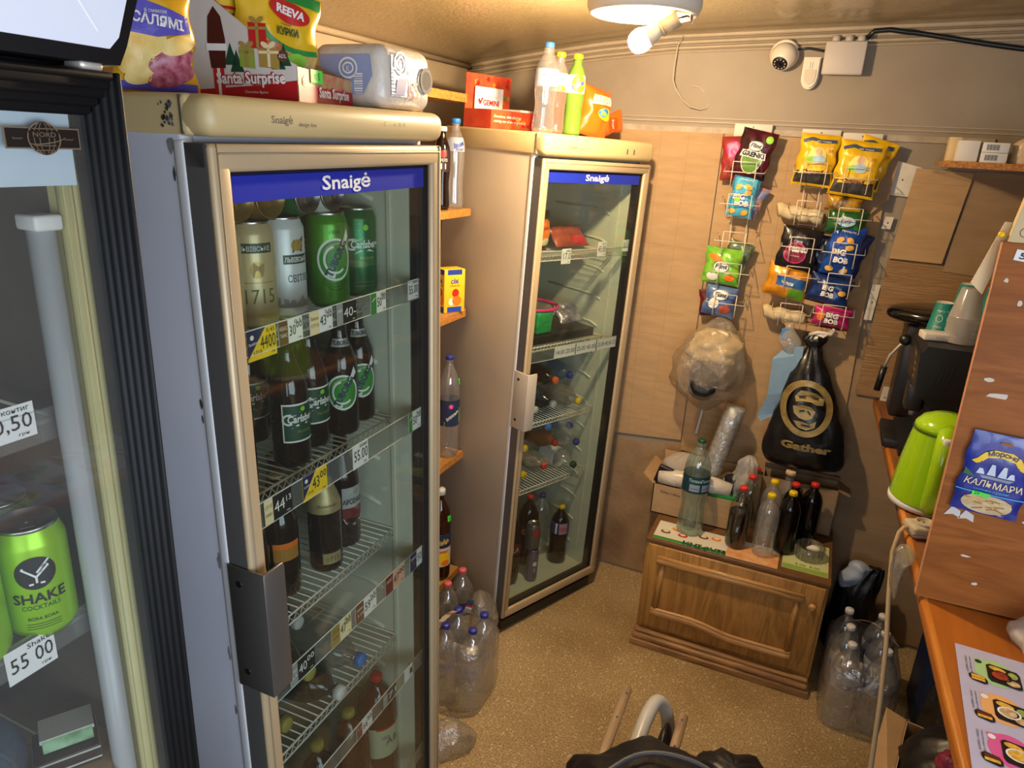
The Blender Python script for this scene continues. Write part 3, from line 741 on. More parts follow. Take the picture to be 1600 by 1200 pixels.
Ssg = lambda y, z, d=0.0: V((sgn(z) + d, y, z))
slab(q, Ssg, [(y0, 2.034), (.492, 2.034), (.497, 2.05), (.507, 2.11), (.510, 2.20), (.505, 2.268), (y0, 2.268)], -.10, .004, BK)
q.build('sign_frame', t)
q = MB(); slab(q, Ssg, [(y0 + .01, 2.049), (.478, 2.046), (.486, 2.056), (.494, 2.11), (.497, 2.20), (.493, 2.258), (y0 + .01, 2.258)], .004, .007, mat('sign_white', C('d9dde6'), .35))
q.line(Ssg, [(.435, 2.09), (.465, 2.058)], .0016, mat('sign_scratch', C('f2f3f6'), .5), .0076); q.build('sign_face', t)
q = MB(); q.box((KX - .02, .46, 2.028), (KX + .004, .482, 2.036), CHROME, bev=.003); q.build('hinge', t)
TUBE = mat('tube_milky_grey', C('a9abaa'), .3)
q = MB(); q.cyl((KX - .065, .447, .2), (KX - .065, .447, 1.885), .0125, TUBE, n=20); q.box((KX - .080, .433, 1.885), (KX - .05, .461, 1.90), WHITE, bev=.003); q.build('light_tube', t)
for z in (1.690, 1.448, 1.20):
    q = MB()
    for i in range(14): q.tube([(-1.15, -.10 + i * .042, z), (KX - .085, -.10 + i * .042, z)], .002, WIRE, 5)
    q.tube([(KX - .085, -.115, z), (KX - .085, .45, z)], .003, WIRE, 6); q.tube([(-1.15, -.115, z), (-1.15, .45, z)], .003, WIRE, 6); q.build('wire_shelf', t)
    q = MB(); q.box((KX - .082, -.115, z - .020), (KX - .079, .449, z + .016), STRIP); q.tube([(KX - .0785, -.115, z + .016), (KX - .0785, .449, z + .016)], .0014, CLEAR, 5); q.build('price_strip', t)

# ------------------------------------------------------------------ cans and bottles
def profile_fn(prof):
    def f(z):
        for (r0, z0), (r1, z1) in zip([p[:2] for p in prof], [p[:2] for p in prof[1:]]):
            if z <= z1 and z1 > z0: return r0 + (r1 - r0) * max(0, min(1, (z - z0) / (z1 - z0)))
        return prof[-1][0]
    return f
def can_maker(base, printer, r=.033, h=.168, topcol=None):
    def mk(root):
        q = MB(); prof = [(r * .78, .002), (r * .80, 0), (r * .97, .010), (r, .016), (r, h - .022), (r * .98, h - .018), (r * .84, h - .004)]
        q.lathe(prof, base, 32, cap0=True, cap1=False)
        if printer: printer(q, lambda phi: Scyl(r, phi))
        q.build('body', root)
        q = MB(); q.lathe([(r * .84, h - .005), (r * .86, h - .002), (r * .85, h), (r * .81, h - .0005), (r * .79, h - .005), (r * .2, h - .0055)], topcol or ALU, 32, cap0=False)
        lid = q.build('lid', root)
        q = MB(); q.box((-.004, -.007, h - .005), (.014, .007, h - .0035), topcol or ALU, bev=.0007); q.cyl((0, 0, h - .005), (0, 0, h - .0028), .003, topcol or ALU, n=10); q.build('pull_tab', lid)
    return mk
CANLIME = mat('lime_can', C('9bd01e'), .32, .35); CANG = mat('green_can', C('4f9a2c'), .3, .4); CANDG = mat('dark_green_can', C('1f6d3a'), .3, .4)
CANW = mat('white_can', C('d4d6d4'), .35, .15); CANB = mat('beige_can', C('cbb98a'), .35, .25); CANGOLD = mat('gold_can', C('b99a52'), .3, .8)
CANGR = mat('grey_violet_can', C('77708a'), .3, .5)
def pr_shake(q, SS):
    S = SS(0)
    q.ell(S, 0, .084, .0190, .0190, BLACK, .0006, 28, rings=4)
    q.line(S, [(-.012, .091), (.012, .091), (0, .080), (-.012, .091)], .0022, WHITEP, .0012); q.line(S, [(0, .080), (0, .073)], .002, WHITEP, .0012); q.line(S, [(-.007, .072), (.007, .072)], .0022, WHITEP, .0012); q.line(S, [(.001, .085), (.013, .098)], .002, WHITEP, .0012)
    q.text('SHAKE', S, 0, .049, .0120, BLACK, .0007, width=.050, bold=.02); q.text('COCKTAILS', S, 0, .041, .0055, DKGREEN, .0007, width=.036)
    q.text('BORA BORA', S, 0, .028, .0040, BLACK, .0007, width=.028)
    for v in (.023, .020, .017): q.rect(S, -.016, v, .016, v + .0006, DKGREEN, .0007, 6)
def pr_lviv_white(q, SS):
    pass
    S = SS(-.42); q.rect(S, -.020, .098, .030, .114, DKGREEN, .0005, 8); q.text('ЛЬВІВСЬКЕ', S, .005, .1015, .0085, WHITEP, .0009, width=.046, bold=.02)
    q.ell(S, .008, .130, .013, .010, GOLD, .0005, 20, rings=3); q.poly(S, [(-.003, .118), (.018, .118), (.022, .146), (.010, .135), (.0, .140)], BROWNP, .0006)
    q.text('СВІТЛЕ', S, .008, .066, .013, BLACK, .0007, width=.044)
    r = random.Random(2); pts = [(-.032, .02)]
    for i in range(22): pts += [(-.032 + i * .003, .026 + r.random() * .014)]
    for a, b in zip(pts, pts[1:]): q.rect(S, a[0], .020, b[0], b[1], GREYP, .0005)
def pr_lviv_1715(q, SS):
    S = SS(-.64); q.rect(S, -.030, .128, .030, .144, DKGREEN, .0005, 8); q.text('ЛЬВІВСЬКЕ', S, 0, .1315, .008, WHITEP, .0009, width=.052)
    q.ell(S, .002, .100, .012, .014, GOLD, .0005, 20, rings=3); q.poly(S, [(-.006, .088), (.010, .088), (.014, .112), (.004, .106), (-.004, .114)], mat('lion_gold', C('9a7a2c'), .4), .0008)
    q.text('1715', S, .002, .044, .026, mat('olive_print', C('6c6a2a'), .5), .0007, width=.056); q.rect(S, -.03, .078, .03, .080, GOLD, .0005, 8)
def pr_kvas(q, SS):
    S = SS(-.80); q.ell(S, 0, .118, .014, .018, BROWNP, .0005, 20, rings=3); q.ell(S, 0, .124, .008, .009, CREAMP, .0008, 16)
    q.rect(S, -.017, .062, .017, .092, DKGREEN, .0005, 6); q.text('КВАС', S, 0, .079, .009, WHITEP, .0009, width=.030, bold=.02); q.text('ТАРАС', S, 0, .066, .009, WHITEP, .0009, width=.031, bold=.02)
    q.text('хмільний', S, 0, .036, .008, BROWNP, .0007, width=.036, skew=.3); q.rect(S, -.03, .028, .03, .030, GOLD, .0005, 8)
def tuborg(q, S, v, k=1.0, d=.0006):
    q.ring(S, 0, v, .0285 * k, .0330 * k, .0035 * k, WHITEP, d + .0002, 36); q.ell(S, 0, v, .026 * k, .030 * k, GREEN, d, 28, rings=4)
    q.ring(S, 0, v, .019 * k, .022 * k, .0035 * k, WHITEP, d + .0004, 30, PI * .55, PI * 1.75); q.text('COPENHAGEN', S, -.006 * k, v + .0205 * k, .0036 * k, CREAMP, d + .0006, width=.030 * k, arc=.024 * k, rot=.5)
    q.poly(S, [(-.014 * k, v - .024 * k), (-.003 * k, v - .029 * k), (.026 * k, v + .034 * k), (.022 * k, v + .046 * k), (.012 * k, v + .024 * k)], WHITEP, d + .0008)
    q.text('TUBORG', S, .006 * k, v - .001 * k, .0115 * k, NAVY, d + .0013, rot=1.08, width=.060 * k, bold=.03)
def pr_tuborg(q, SS):
    S = SS(-.64); tuborg(q, S, .092, 1.22); q.text('1880', S, 0, .140, .007, DKGREEN, .0006, width=.024)
    for v in (.046, .040, .034): q.ring(S, 0, .095, .036, .095 - v, .0012, DKGREEN, .0005, 20, PI * 1.25, PI * 1.75)
def carlsberg(q, S, v, k=1.0, d=.0006):
    q.text('Carlsberg', S, .004 * k, v, .0150 * k, WHITEP, d, width=.062 * k, bold=.03, skew=.12)
    q.ring(S, -.024 * k, v + .006 * k, .012 * k, .0115 * k, .004 * k, WHITEP, d, 20, PI * .35, PI * 1.7); q.poly(S, [(-.022 * k, v + .018 * k), (.0, v + .020 * k), (-.012 * k, v + .013 * k)], WHITEP, d)
    q.poly(S, [(-.020 * k, v - .012 * k), (-.008 * k, v - .004 * k), (.012 * k, v - .0035 * k), (.024 * k, v - .009 * k), (.010 * k, v - .0065 * k), (-.006 * k, v - .0075 * k)], WHITEP, d)
    q.text('PILSNER', S, .006 * k, v - .022 * k, .0055 * k, GOLD, d, width=.030 * k)
def pr_carls(q, SS):
    S = SS(-.48); carlsberg(q, S, .100, 1.05); q.ell(S, .004, .140, .006, .006, LIME, .0006, 12); q.rect(S, -.022, .03, .022, .0306, GREYP, .0005, 6); q.rect(S, -.022, .022, .022, .0226, GREYP, .0005, 6)
for k, b, p in (('shake', CANLIME, pr_shake), ('lviv_white', CANW, pr_lviv_white), ('lviv_1715', CANB, pr_lviv_1715), ('kvas', CANB, pr_kvas), ('tuborg_can', CANG, pr_tuborg), ('carls_can', CANDG, pr_carls), ('gold_can', CANGOLD, None)):
    proto(k, can_maker(b, p, .034, .132) if k == 'shake' else can_maker(b, p, .0395, .178, CANGOLD if k == 'gold_can' else None))
proto('slim_can', can_maker(CANGR, lambda q, SS: (q.ell(SS(-.3), 0, .09, .010, .012, WHITEP, .0005, 14), q.text('S', SS(-.3), 0, .05, .02, WHITEP, .0006)), .0265, .156))
proto('grey_can', can_maker(mat('grey_can', C('6a6a68'), .35, .5), lambda q, SS: q.ell(SS(-.3), 0, .09, .014, .018, RED, .0005, 14, rings=3), .033, .125))

BEERG = mat('brown_beer_glass', C('1c0f08'), .08, spec=.6); BEERGG = mat('green_beer_glass', C('1d3a12'), .08, spec=.6); COLA = mat('dark_drink', C('160a07'), .10)
KVASB = mat('kvass_brown', C('3a1c0c'), .14)
def bottle_maker(prof, body, cap=None, capz=None, capr=.0155, caph=.016, liquid=None, label=None, crown=False, neckring=True, n=28, extra=None):
    """label: list of (z0, z1, material, printer); liquid: (level, material)"""
    f = profile_fn(prof); top = prof[-1][1]
    def mk(root):
        q = MB(); q.lathe(prof, body, n, cap1=False)
        if neckring and not crown: q.lathe([(prof[-1][0], top - .014), (prof[-1][0] + .003, top - .013), (prof[-1][0] + .003, top - .011), (prof[-1][0], top - .010)], body, n, cap0=False, cap1=False)
        q.build('body', root)
        if cap:
            q = MB()
            if crown:
                q.lathe([(.0155, top - .006), (.0155, top - .003), (.013, top + .001), (.002, top + .0015)], cap, 20)
            else:
                pr = []
                for j in range(2): pass
                q.lathe([(capr, top - .008), (capr, top - .008 + caph * .86), (capr * .9, top - .008 + caph), (.001, top - .008 + caph)], cap, 20)
                for j in range(20):
                    a = 2 * PI * j / 20; q.box((capr * .97, -.0007, top - .007), (capr * 1.03, .0007, top - .008 + caph * .8), cap, RZ(a))
            q.build('cap', root)
        if liquid:
            q = MB(); lv = liquid[0]
            pl = [(max(.001, r - .0012), z + .001) for r, z in [p[:2] for p in prof] if z < lv] + [(max(.001, f(lv) - .0012), lv)]
            q.lathe(pl, liquid[1], n); q.build('liquid', root)
        if label:
            for z0, z1, m, pr in label:
                q = MB(); k = 6
                q.lathe([(f(z0 + (z1 - z0) * i / k) + .0006, z0 + (z1 - z0) * i / k) for i in range(k + 1)], m, n, cap0=False, cap1=False)
                if pr: pr(q, lambda phi: Scyl(f((z0 + z1) / 2), phi, 0, lambda v: f(v) + .0007))
                q.build('label', root)
        if extra: extra(root, f)
    return mk
BEER = [(.028, .002), (.030, 0), (.0325, .004), (.0335, .012), (.0335, .135), (.032, .152), (.0255, .172), (.0180, .190), (.0145, .205), (.0132, .235), (.0142, .236), (.0142, .244), (.0128, .250)]
BEER = [(r * 1.06, z * 1.05) for r, z in BEER]
def lab_partial(z0, z1, w, phi, m, pr):
    """a label that goes only part of the way round"""
    def ex(root, f):
        q = MB(); rr = f((z0 + z1) / 2); S = Scyl(rr, phi, 0, lambda v: f(v) + .0005)
        q.rect(S, -w / 2, z0, w / 2, z1, m, .0, 14, 4); pr(q, S); q.build('label', root)
    return ex
def many(*fs):
    def ex(root, f):
        for g in fs: g(root, f)
    return ex
def pr_carls_b(q, S):
    q.rect(S, -.035, .052, .035, .128, WHITEP, .0002, 16); q.rect(S, -.0325, .0555, .0325, .1245, DKGREEN, .0005, 16); carlsberg(q, S, .092, .98, .0009); q.ell(S, .004, .117, .005, .005, LIME, .0009, 10)
proto('carls_bottle', bottle_maker(BEER, BEERG, ALU, crown=True, extra=many(lab_partial(.052, .128, .070, -.40, DKGREEN, pr_carls_b))))
proto('tuborg_bottle', bottle_maker(BEER, BEERG, ALU, crown=True, extra=many(lab_partial(.055, .060, .01, -.82, DKGREEN, lambda q, S: tuborg(q, S, .096, 1.16, .0004)),
      lab_partial(.190, .206, .036, -.8, mat('silver_label', C('b9b4a6'), .4, .3), lambda q, S: q.text('TUBORG', S, 0, .194, .009, NAVY, .0009, width=.032, bold=.03)))))
def lv_lab(q, S):
    q.text('1715', S, 0, .150, .014, BROWNP, .0008, width=.034)
proto('lviv_bottle', bottle_maker(BEER, BEERG, GOLD, crown=True, extra=many(lab_partial(.128, .176, .052, -.75, mat('tan_label', C('b08a58'), .5), lambda q, S: (q.text('ЛЬВІВ', S, 0, .150, .008, BROWNP, .0008, width=.040), q.text('17', S, 0, .132, .014, CREAMP, .0009, width=.02))),
      lab_partial(.028, .048, .044, -.5, mat('tan_label', C('b08a58'), .5), lambda q, S: q.text('17', S, 0, .031, .013, BROWNP, .0008, width=.018)))))
GOLDL = mat('gold_foil_label', C('b0a070'), .4, .35, var=.12, vscale=60)
proto('gold_neck_bottle', bottle_maker(BEER, BEERG, GOLDL, crown=True, extra=many(lab_partial(.140, .215, .085, -.75, GOLDL, lambda q, S: q.text('Львівське', S, 0, .155, .006, BROWNP, .0009, width=.034, skew=.3)),
      lab_partial(.020, .046, .042, -.5, GOLDL, lambda q, S: q.text('1715', S, 0, .028, .010, BROWNP, .0009, width=.03)))))
proto('orange_label_bottle', bottle_maker(BEER, BEERG, GOLDL, crown=True, extra=many(lab_partial(.085, .125, .055, -.5, mat('amber_label', C('b57a2a'), .5), lambda q, S: (q.rect(S, -.0275, .113, .0275, .125, ORANGE, .0005, 8), q.text('1715', S, 0, .092, .012, GOLD, .0009, width=.034))))))
proto('plain_label_bottle', bottle_maker(BEER, BEERG, GOLDL, crown=True, extra=many(lab_partial(.070, .100, .040, -.5, GOLDL, lambda q, S: q.text('пиво', S, 0, .08, .008, BROWNP, .0009, width=.026)))))
def pr_ars(q, S):
    S2 = S
    q.poly(S, [(-.026, .075), (-.020, .062), (0, .055), (.020, .062), (.026, .075)], WHITEP, .0006); q.rect(S, -.0265, .075, .0265, .150, mat('label_grey', C('a9aaa8'), .5), .0006, 10)
    q.rect(S, -.0265, .075, .0265, .100, mat('wine_print', C('6c1418'), .45), .0011, 10); q.poly(S, [(-.023, .0755), (-.018, .065), (0, .0585), (.018, .065), (.023, .0755)], mat('wine_print', C('6c1418'), .45), .0011)
    q.text('АРСЕНАЛ', S, 0, .110, .012, BLACK, .0013, width=.050, bold=.03); q.text('U', S, .004, .133, .011, BLACK, .0013)
ARS = [(r * 1.06, z * 1.08) for r, z in BEER]
proto('arsenal_bottle', bottle_maker(ARS, BEERG, RED, crown=True, extra=lab_partial(.075, .150, .053, -.35, mat('label_grey', C('a9aaa8'), .5), pr_ars)))
def pet(Rr, H, waist=.0, neck=.0125):
    s = H / .32
    return [(Rr * .70, .003), (Rr * .88, 0), (Rr * .98, .010 * s), (Rr, .022 * s), (Rr * (1 - waist), .09 * s), (Rr * (1 - waist), .11 * s), (Rr, .15 * s), (Rr, .210 * s), (Rr * .975, .228 * s), (Rr * .88, .248 * s), (Rr * .68, .268 * s), (Rr * .44, .284 * s), (neck * 1.15, .293 * s), (neck, .298 * s), (neck, .303 * s), (neck, H - .004)]
BIG = pet(.054, .33); BIGD = pet(.052, .335)
LBLW = mat('white_label', C('d8d6d0'), .5)
CAPB = mat('blue_cap', C('2742b8'), .35); CAPR = mat('red_cap', C('d0342c'), .35); CAPY = mat('yellow_cap', C('e6c417'), .35); CAPW = mat('white_cap', C('dedcd6'), .4)
CAPG = mat('dark_green_cap', C('1c4a30'), .4); CAPO = mat('orange_cap', C('e0632c'), .4); CAPL = mat('light_blue_cap', C('2f7fd0'), .35); CAPV = mat('violet_blue_cap', C('343a94'), .35); CAPOL = mat('olive_cap', C('a39a45'), .4); CAPP = mat('salmon_cap', C('d8686a'), .35)
DKPET = mat('dark_pet', C('1a1510'), .10); DKPETG = mat('green_black_pet', C('161d14'), .10); BRPET = mat('amber_pet', C('4a2413'), .12); CLOUD = thin('cloudy_pet', (.80, .80, .74), .2, .06, body=.25, bodycol=(.35, .33, .28))
GRPET = thin('yellow_green_pet', (.80, .88, .45), .2, .05, body=.30, bodycol=(.55, .62, .20)); BLPET = thin('blue_pet', (.66, .78, .90), .2, .05, body=.18, bodycol=(.25, .38, .55))
def lab_red_round(q, SS):
    S = SS(-.45); q.rect(S, -.03, .20, .03, .206, RED, .0006, 6); q.text('AB', S, .012, .150, .022, DKGREEN, .0008); q.ell(S, -.006, .175, .012, .006, GREYP, .0008, 14)
proto('big_amber', bottle_maker(BIGD, BRPET, CAPR, label=[(.110, .205, mat('pale_green_label', C('b9c3a0'), .5), lab_red_round)]))
proto('big_dark', bottle_maker(BIGD, DKPET, CAPOL, label=None))
proto('big_dark_label', bottle_maker(BIGD, BRPET, CAPOL, label=[(.09, .165, mat('dull_white_label', C('a9a294'), .5), lambda q, SS: q.text('П', SS(-.4), 0, .12, .03, BROWNP, .0008))]))
proto('dark_green_big', bottle_maker(BIGD, DKPETG, CAPW)); proto('dark_olive_big', bottle_maker(BIGD, DKPETG, CAPOL)); proto('cloudy_blue', bottle_maker(pet(.046, .30), CLOUD, CAPL))

# prices
def tagp(F, x, y, z, w, h, label, price, bg=None, fg=None, top=None, pic=None, rows=None, tilt=0.0):
    bg = bg or WHITEP; fg = fg or BLACK
    q = MB(); q.box((-.0006, -w / 2, -h / 2), (0, w / 2, h / 2), bg); S = Splane((.0001, 0, 0), (0, 1, 0), (0, 0, 1))
    x0 = -w / 2
    if pic:
        pc, ptxt, pw = pic
        if pc == 'diag':
            q.poly(S, [(x0, -h / 2 + .004), (x0, h / 2), (x0 + pw, h / 2)], NAVY, .0003); q.ell(S, x0 + pw * .26, h * .26, .004, .004, WHITEP, .0006, 10); q.text('Львівське', S, x0 + pw * .36, h * .02, .0045, WHITEP, .0006, width=pw * .6, rot=.1); q.text('1715', S, x0 + pw * .5, -h * .30, .0055, BLACK, .0006, width=pw * .48)
        else:
            q.rect(S, x0, -h / 2, x0 + pw, h / 2, pc, .0003)
            for i, tt in enumerate(ptxt): q.text(tt, S, x0 + pw / 2, h * (.12 - .30 * i), h * .16, WHITEP if pc not in (CREAMP, GOLD) else BROWNP, .0006, width=pw * .82)
        x0 += pw if pc != 'diag' else pw * .62
    cx = (x0 + w / 2) / 2; ww = (w / 2 - x0) * .88
    if rows:
        n = len(rows)
        for i, tt in enumerate(rows): q.text(tt, S, -w / 2 + w * (i + .5) / n, -h * .22, h * .42, fg, .0006, width=w / n * .88)
        q.text('...'.join(['- --'] * n), S, 0, h * .30, h * .10, fg, .0006, width=w * .9)
    else:
        q.text(price, S, cx, -h * .20, h * .46, fg, .0006, width=ww)
        if top: q.text(top, S, cx + ww * .2, h * .30, h * .15, fg, .0006, width=ww * .55)
        q.text('грн', S, cx + ww * .30, -h * .40, h * .09, fg, .0006, width=ww * .22)
    return tag(q.build('price_tag', None, F @ TR(x, y, z) @ RX(tilt)), label, 'price tag')
TX = -.0210
z = 1.683
YL = mat('yellow_tag', C('f0c81c'), .5)
tagp(F1, TX, .085, z - .004, .062, .048, 'yellow and navy price tag reading 44.00 at the left of the top strip', '4400', YL, top="0,45", pic=('diag', [], .040))
tagp(F1, TX, .150, z, .056, .038, 'white price tag reading 30.00 beside a brown picture with white lettering', '30⁰⁰', top='0.5', pic=(BROWNP, ['КВАС', 'ТАРАС'], .021))
tagp(F1, TX, .226, z, .060, .040, 'price tag reading 43.00 with a tan picture, on the top strip', '43⁰⁰', top='0,45', pic=(CREAMP, ['Львівське', '1715'], .024))
tagp(F1, TX, .296, z, .058, .038, 'black price tag reading 40 on the top strip', '40-', BLACK, WHITEP, pic=(GREYP, ['пиво'], .018))
tagp(F1, TX, .395, z, .050, .040, 'white price tag reading 50.00 beside a green square on the top strip', '50⁰⁰', top='акція', pic=(GREEN, ['/'], .018))
tagp(F1, TX, .520, z + .003, .040, .040, 'white price tag reading 55.00 at the right end of the top strip', '55.00', top='Львівське')
z = 1.397
tagp(F1, TX, .092, z, .066, .046, 'black price tag reading 44 at the left of the second strip', '44¹³', BLACK, WHITEP, pic=(CREAMP, ['1715', 'пиво'], .020))
tagp(F1, TX, .186, z, .066, .050, 'yellow and navy price tag reading 43.00 on the second strip', '43⁰⁰', YL, pic=('diag', [], .036))
tagp(F1, TX, .322, z, .050, .050, 'white price tag reading 55.00 in the middle of the second strip', '55.00', top='Арсенал')
tagp(F1, TX, .522, z, .050, .044, 'white price tag reading 50.00 with a green edge, right end of the second strip', '50⁰⁰', top='0,5', pic=(GREEN, ['/'], .014))
z = 1.046
tagp(F1, TX, .120, z, .070, .044, 'black price tag reading 40 on the third strip near the steel handle', '40⁰⁰', BLACK, WHITEP, pic=(GREYP, ['пиво', '0,5'], .022))
tagp(F1, TX, .238, z, .064, .046, 'cream price tag reading 47.00 with an ochre picture on the third strip', '47⁰⁰', CREAMP, BLACK, top='0,5', pic=(GOLD, ['1715', 'пиво'], .026))
tagp(F1, TX, .322, z, .074, .046, 'price tag reading 59.00 with a brown picture on the third strip', '59⁰⁰', top='1,0', pic=(BROWNP, ['пиво', '1л'], .028))
tagp(F1, TX, .433, z, .076, .046, 'pinkish price tag reading 47.00 with a wine red picture', '47⁰⁰', mat('pale_pink_tag', C('d9a88f'), .5), BLACK, pic=(mat('wine_print', C('6c1418'), .45), ['АРС'], .028))
tagp(F1, TX, .530, z, .070, .046, 'white price tag reading 50.00 with a navy picture, right end of the third strip', '50⁰⁰', pic=(NAVY, ['пиво'], .028))
z = .748
tagp(F1, TX, .300, z, .058, .036, 'price tag reading 66.00 with a dull red picture on the lowest strip', '66⁰⁰', top='0,5', pic=(mat('dull_red_print', C('8c4a42'), .5), ['1л'], .020))
tagp(F1, TX, .400, z, .056, .034, 'dark price tag reading 71 on the lowest strip', '71', DKGREY, WHITEP, pic=(GREYP, ['1л'], .018))
tagp(F1, TX, .482, z, .036, .038, 'blank looking white price tag on the lowest strip', '1')
# ------------------------------------------------------------------ what stands in the near fridge
CG, BG = 'beer cans on the top shelf', 'beer bottles on the second shelf'
def pf(F, key, x, y, z, name, label, cat, group=None, ang=0.0, M=None):
    return put(key, name, F @ TR(x, y, z + .003) @ (M if M is not None else RZ(ang)), label, cat, group)
z = 1.662
pf(F1, 'kvas', -.140, .124, z, 'beer_can', 'beige can with a brown portrait at the left end of the top shelf', 'can', CG)
pf(F1, 'lviv_1715', -.145, .206, z, 'beer_can', 'beige can with a lion crest second from the left on the top shelf', 'can', CG)
pf(F1, 'lviv_white', -.150, .288, z, 'beer_can', 'white can beside the green cans on the top shelf', 'can', CG, .1)
pf(F1, 'tuborg_can', -.138, .400, z, 'beer_can', 'light green can with a round white ring emblem in the middle of the top shelf', 'can', CG, .1)
pf(F1, 'carls_can', -.225, .452, z, 'beer_can', 'dark green can half hidden behind the light green can, top shelf', 'can', CG, .1)
pf(F1, 'carls_can', -.150, .512, z, 'beer_can', 'dark green can at the right end of the top shelf', 'can', CG, -.1)
for k, (key, y, lab) in enumerate((('lviv_white', .20, 'white can in the back row of the top shelf, behind the beige lion can'), ('tuborg_can', .33, 'light green can in the back row of the top shelf'), ('carls_can', .415, 'dark green can in the back row of the top shelf'))):
    pf(F1, key, -.26 - .01 * k, y, z, 'beer_can', lab, 'can', 'back row cans on the top shelf')
lay = RY(PI / 2)
for y, key, lab in ((.150, 'gold_can', 'gold can lying on the standing cans, leftmost of the four'), (.222, 'gold_can', 'gold can lying on the standing cans, second of the four'), (.315, 'carls_can', 'can lying on the standing cans, third of the four'), (.385, 'lviv_white', 'can lying on the standing cans, rightmost of the four')):
    pf(F1, key, -.285, y, z + .178 + .037, 'beer_can', lab, 'can', 'cans lying on the top row', M=lay @ RZ(.4))
z = 1.380
pf(F1, 'lviv_bottle', -.150, .135, z, 'beer_bottle', 'brown bottle with tan labels at the left of the second shelf', 'bottle', BG)
pf(F1, 'carls_bottle', -.135, .262, z, 'beer_bottle', 'brown bottle with a square dark green label in front on the second shelf', 'bottle', BG, .12)
pf(F1, 'carls_bottle', -.160, .352, z, 'beer_bottle', 'brown bottle with a square dark green label behind the foremost one, second shelf', 'bottle', BG, .1)
pf(F1, 'tuborg_bottle', -.145, .432, z, 'beer_bottle', 'brown bottle with a round green label, left of two on the second shelf', 'bottle', BG)
pf(F1, 'tuborg_bottle', -.160, .512, z, 'beer_bottle', 'brown bottle with a round green label at the right end of the second shelf', 'bottle', BG, .15)
for k, (x, y) in enumerate(((-.27, .20), (-.28, .31), (-.27, .40))):
    pf(F1, 'carls_bottle', x, y, z, 'beer_bottle', 'dark beer bottle in the back row of the second shelf, %s' % ['behind the front square label', 'in the middle', 'behind the round labels'][k], 'bottle', 'back row bottles on the second shelf')
pf(F1, 'tuborg_can', -.205, .150, z + .254 + .033, 'beer_can', 'green can lying across the bottle tops under the yellow price tag', 'can', 'cans lying under the top shelf', M=RZ(.0) @ RX(-PI / 2) @ RZ(2.2))
z = 1.091
CG3 = 'beer bottles on the third shelf'
pf(F1, 'plain_label_bottle', -.170, .165, z, 'beer_bottle', 'dark bottle with a small pale label, left on the third shelf', 'bottle', CG3)
pf(F1, 'orange_label_bottle', -.165, .243, z, 'beer_bottle', 'dark bottle with an orange and amber label on the third shelf', 'bottle', CG3)
pf(F1, 'plain_label_bottle', -.230, .310, z, 'beer_bottle', 'dark bottle with a small pale label behind the gold necked bottle', 'bottle', CG3)
pf(F1, 'gold_neck_bottle', -.145, .355, z, 'beer_bottle', 'bottle with a gold foil neck in front on the third shelf', 'bottle', CG3)
pf(F1, 'arsenal_bottle', -.170, .452, z, 'beer_bottle', 'bottle with a grey and wine red label on the third shelf', 'bottle', CG3, .1)
pf(F1, 'gold_neck_bottle', -.250, .22, z, 'beer_bottle', 'gold necked bottle at the back of the third shelf', 'bottle', CG3)
z = .787
CG4 = 'large bottles lying on the fourth shelf'
pf(F1, 'dark_olive_big', -.44, .155, z + .052, 'plastic_bottle', 'large dark plastic bottle lying at the left of the fourth shelf', 'bottle', CG4, M=lay)
pf(F1, 'dark_green_big', -.395, .275, z + .052, 'plastic_bottle', 'dark bottle with a white cap lying with its neck over the shelf edge', 'bottle', CG4, M=lay)
pf(F1, 'cloudy_blue', -.385, .385, z + .046, 'plastic_bottle', 'cloudy bottle with a bright blue cap lying on the fourth shelf', 'bottle', CG4, M=lay)
pf(F1, 'dark_olive_big', -.415, .205, z + .152, 'plastic_bottle', 'large dark bottle with an olive cap lying on top of the others', 'bottle', CG4, M=lay)
pf(F1, 'dark_green_big', -.54, .320, z + .152, 'plastic_bottle', 'large dark bottle lying behind the cream 47.00 tag', 'bottle', CG4, M=lay)
z = .118 + .19
q = MB()
pf(F1, 'big_amber', -.140, .515, .33, 'plastic_bottle', 'large amber bottle with a pale green label at the bottom right', 'bottle', 'large bottles standing at the bottom')
pf(F1, 'big_dark_label', -.145, .402, .31, 'plastic_bottle', 'large amber bottle with a dull white label and an olive cap', 'bottle', 'large bottles standing at the bottom')
pf(F1, 'big_dark', -.150, .290, .31, 'plastic_bottle', 'large dark bottle with an olive cap left of the labelled one', 'bottle', 'large bottles standing at the bottom')
q = MB()
for y in [.06 + .048 * i for i in range(11)]: q.tube([(-.54, y, .305), (-.10, y, .305)], .002, WIRE, 5)
for x in (-.54, -.10): q.tube([(x, .052, .302), (x, .548, .302)], .003, WIRE, 6)
q.build('wire_shelf', bpy.data.objects['glass_door_fridge'])

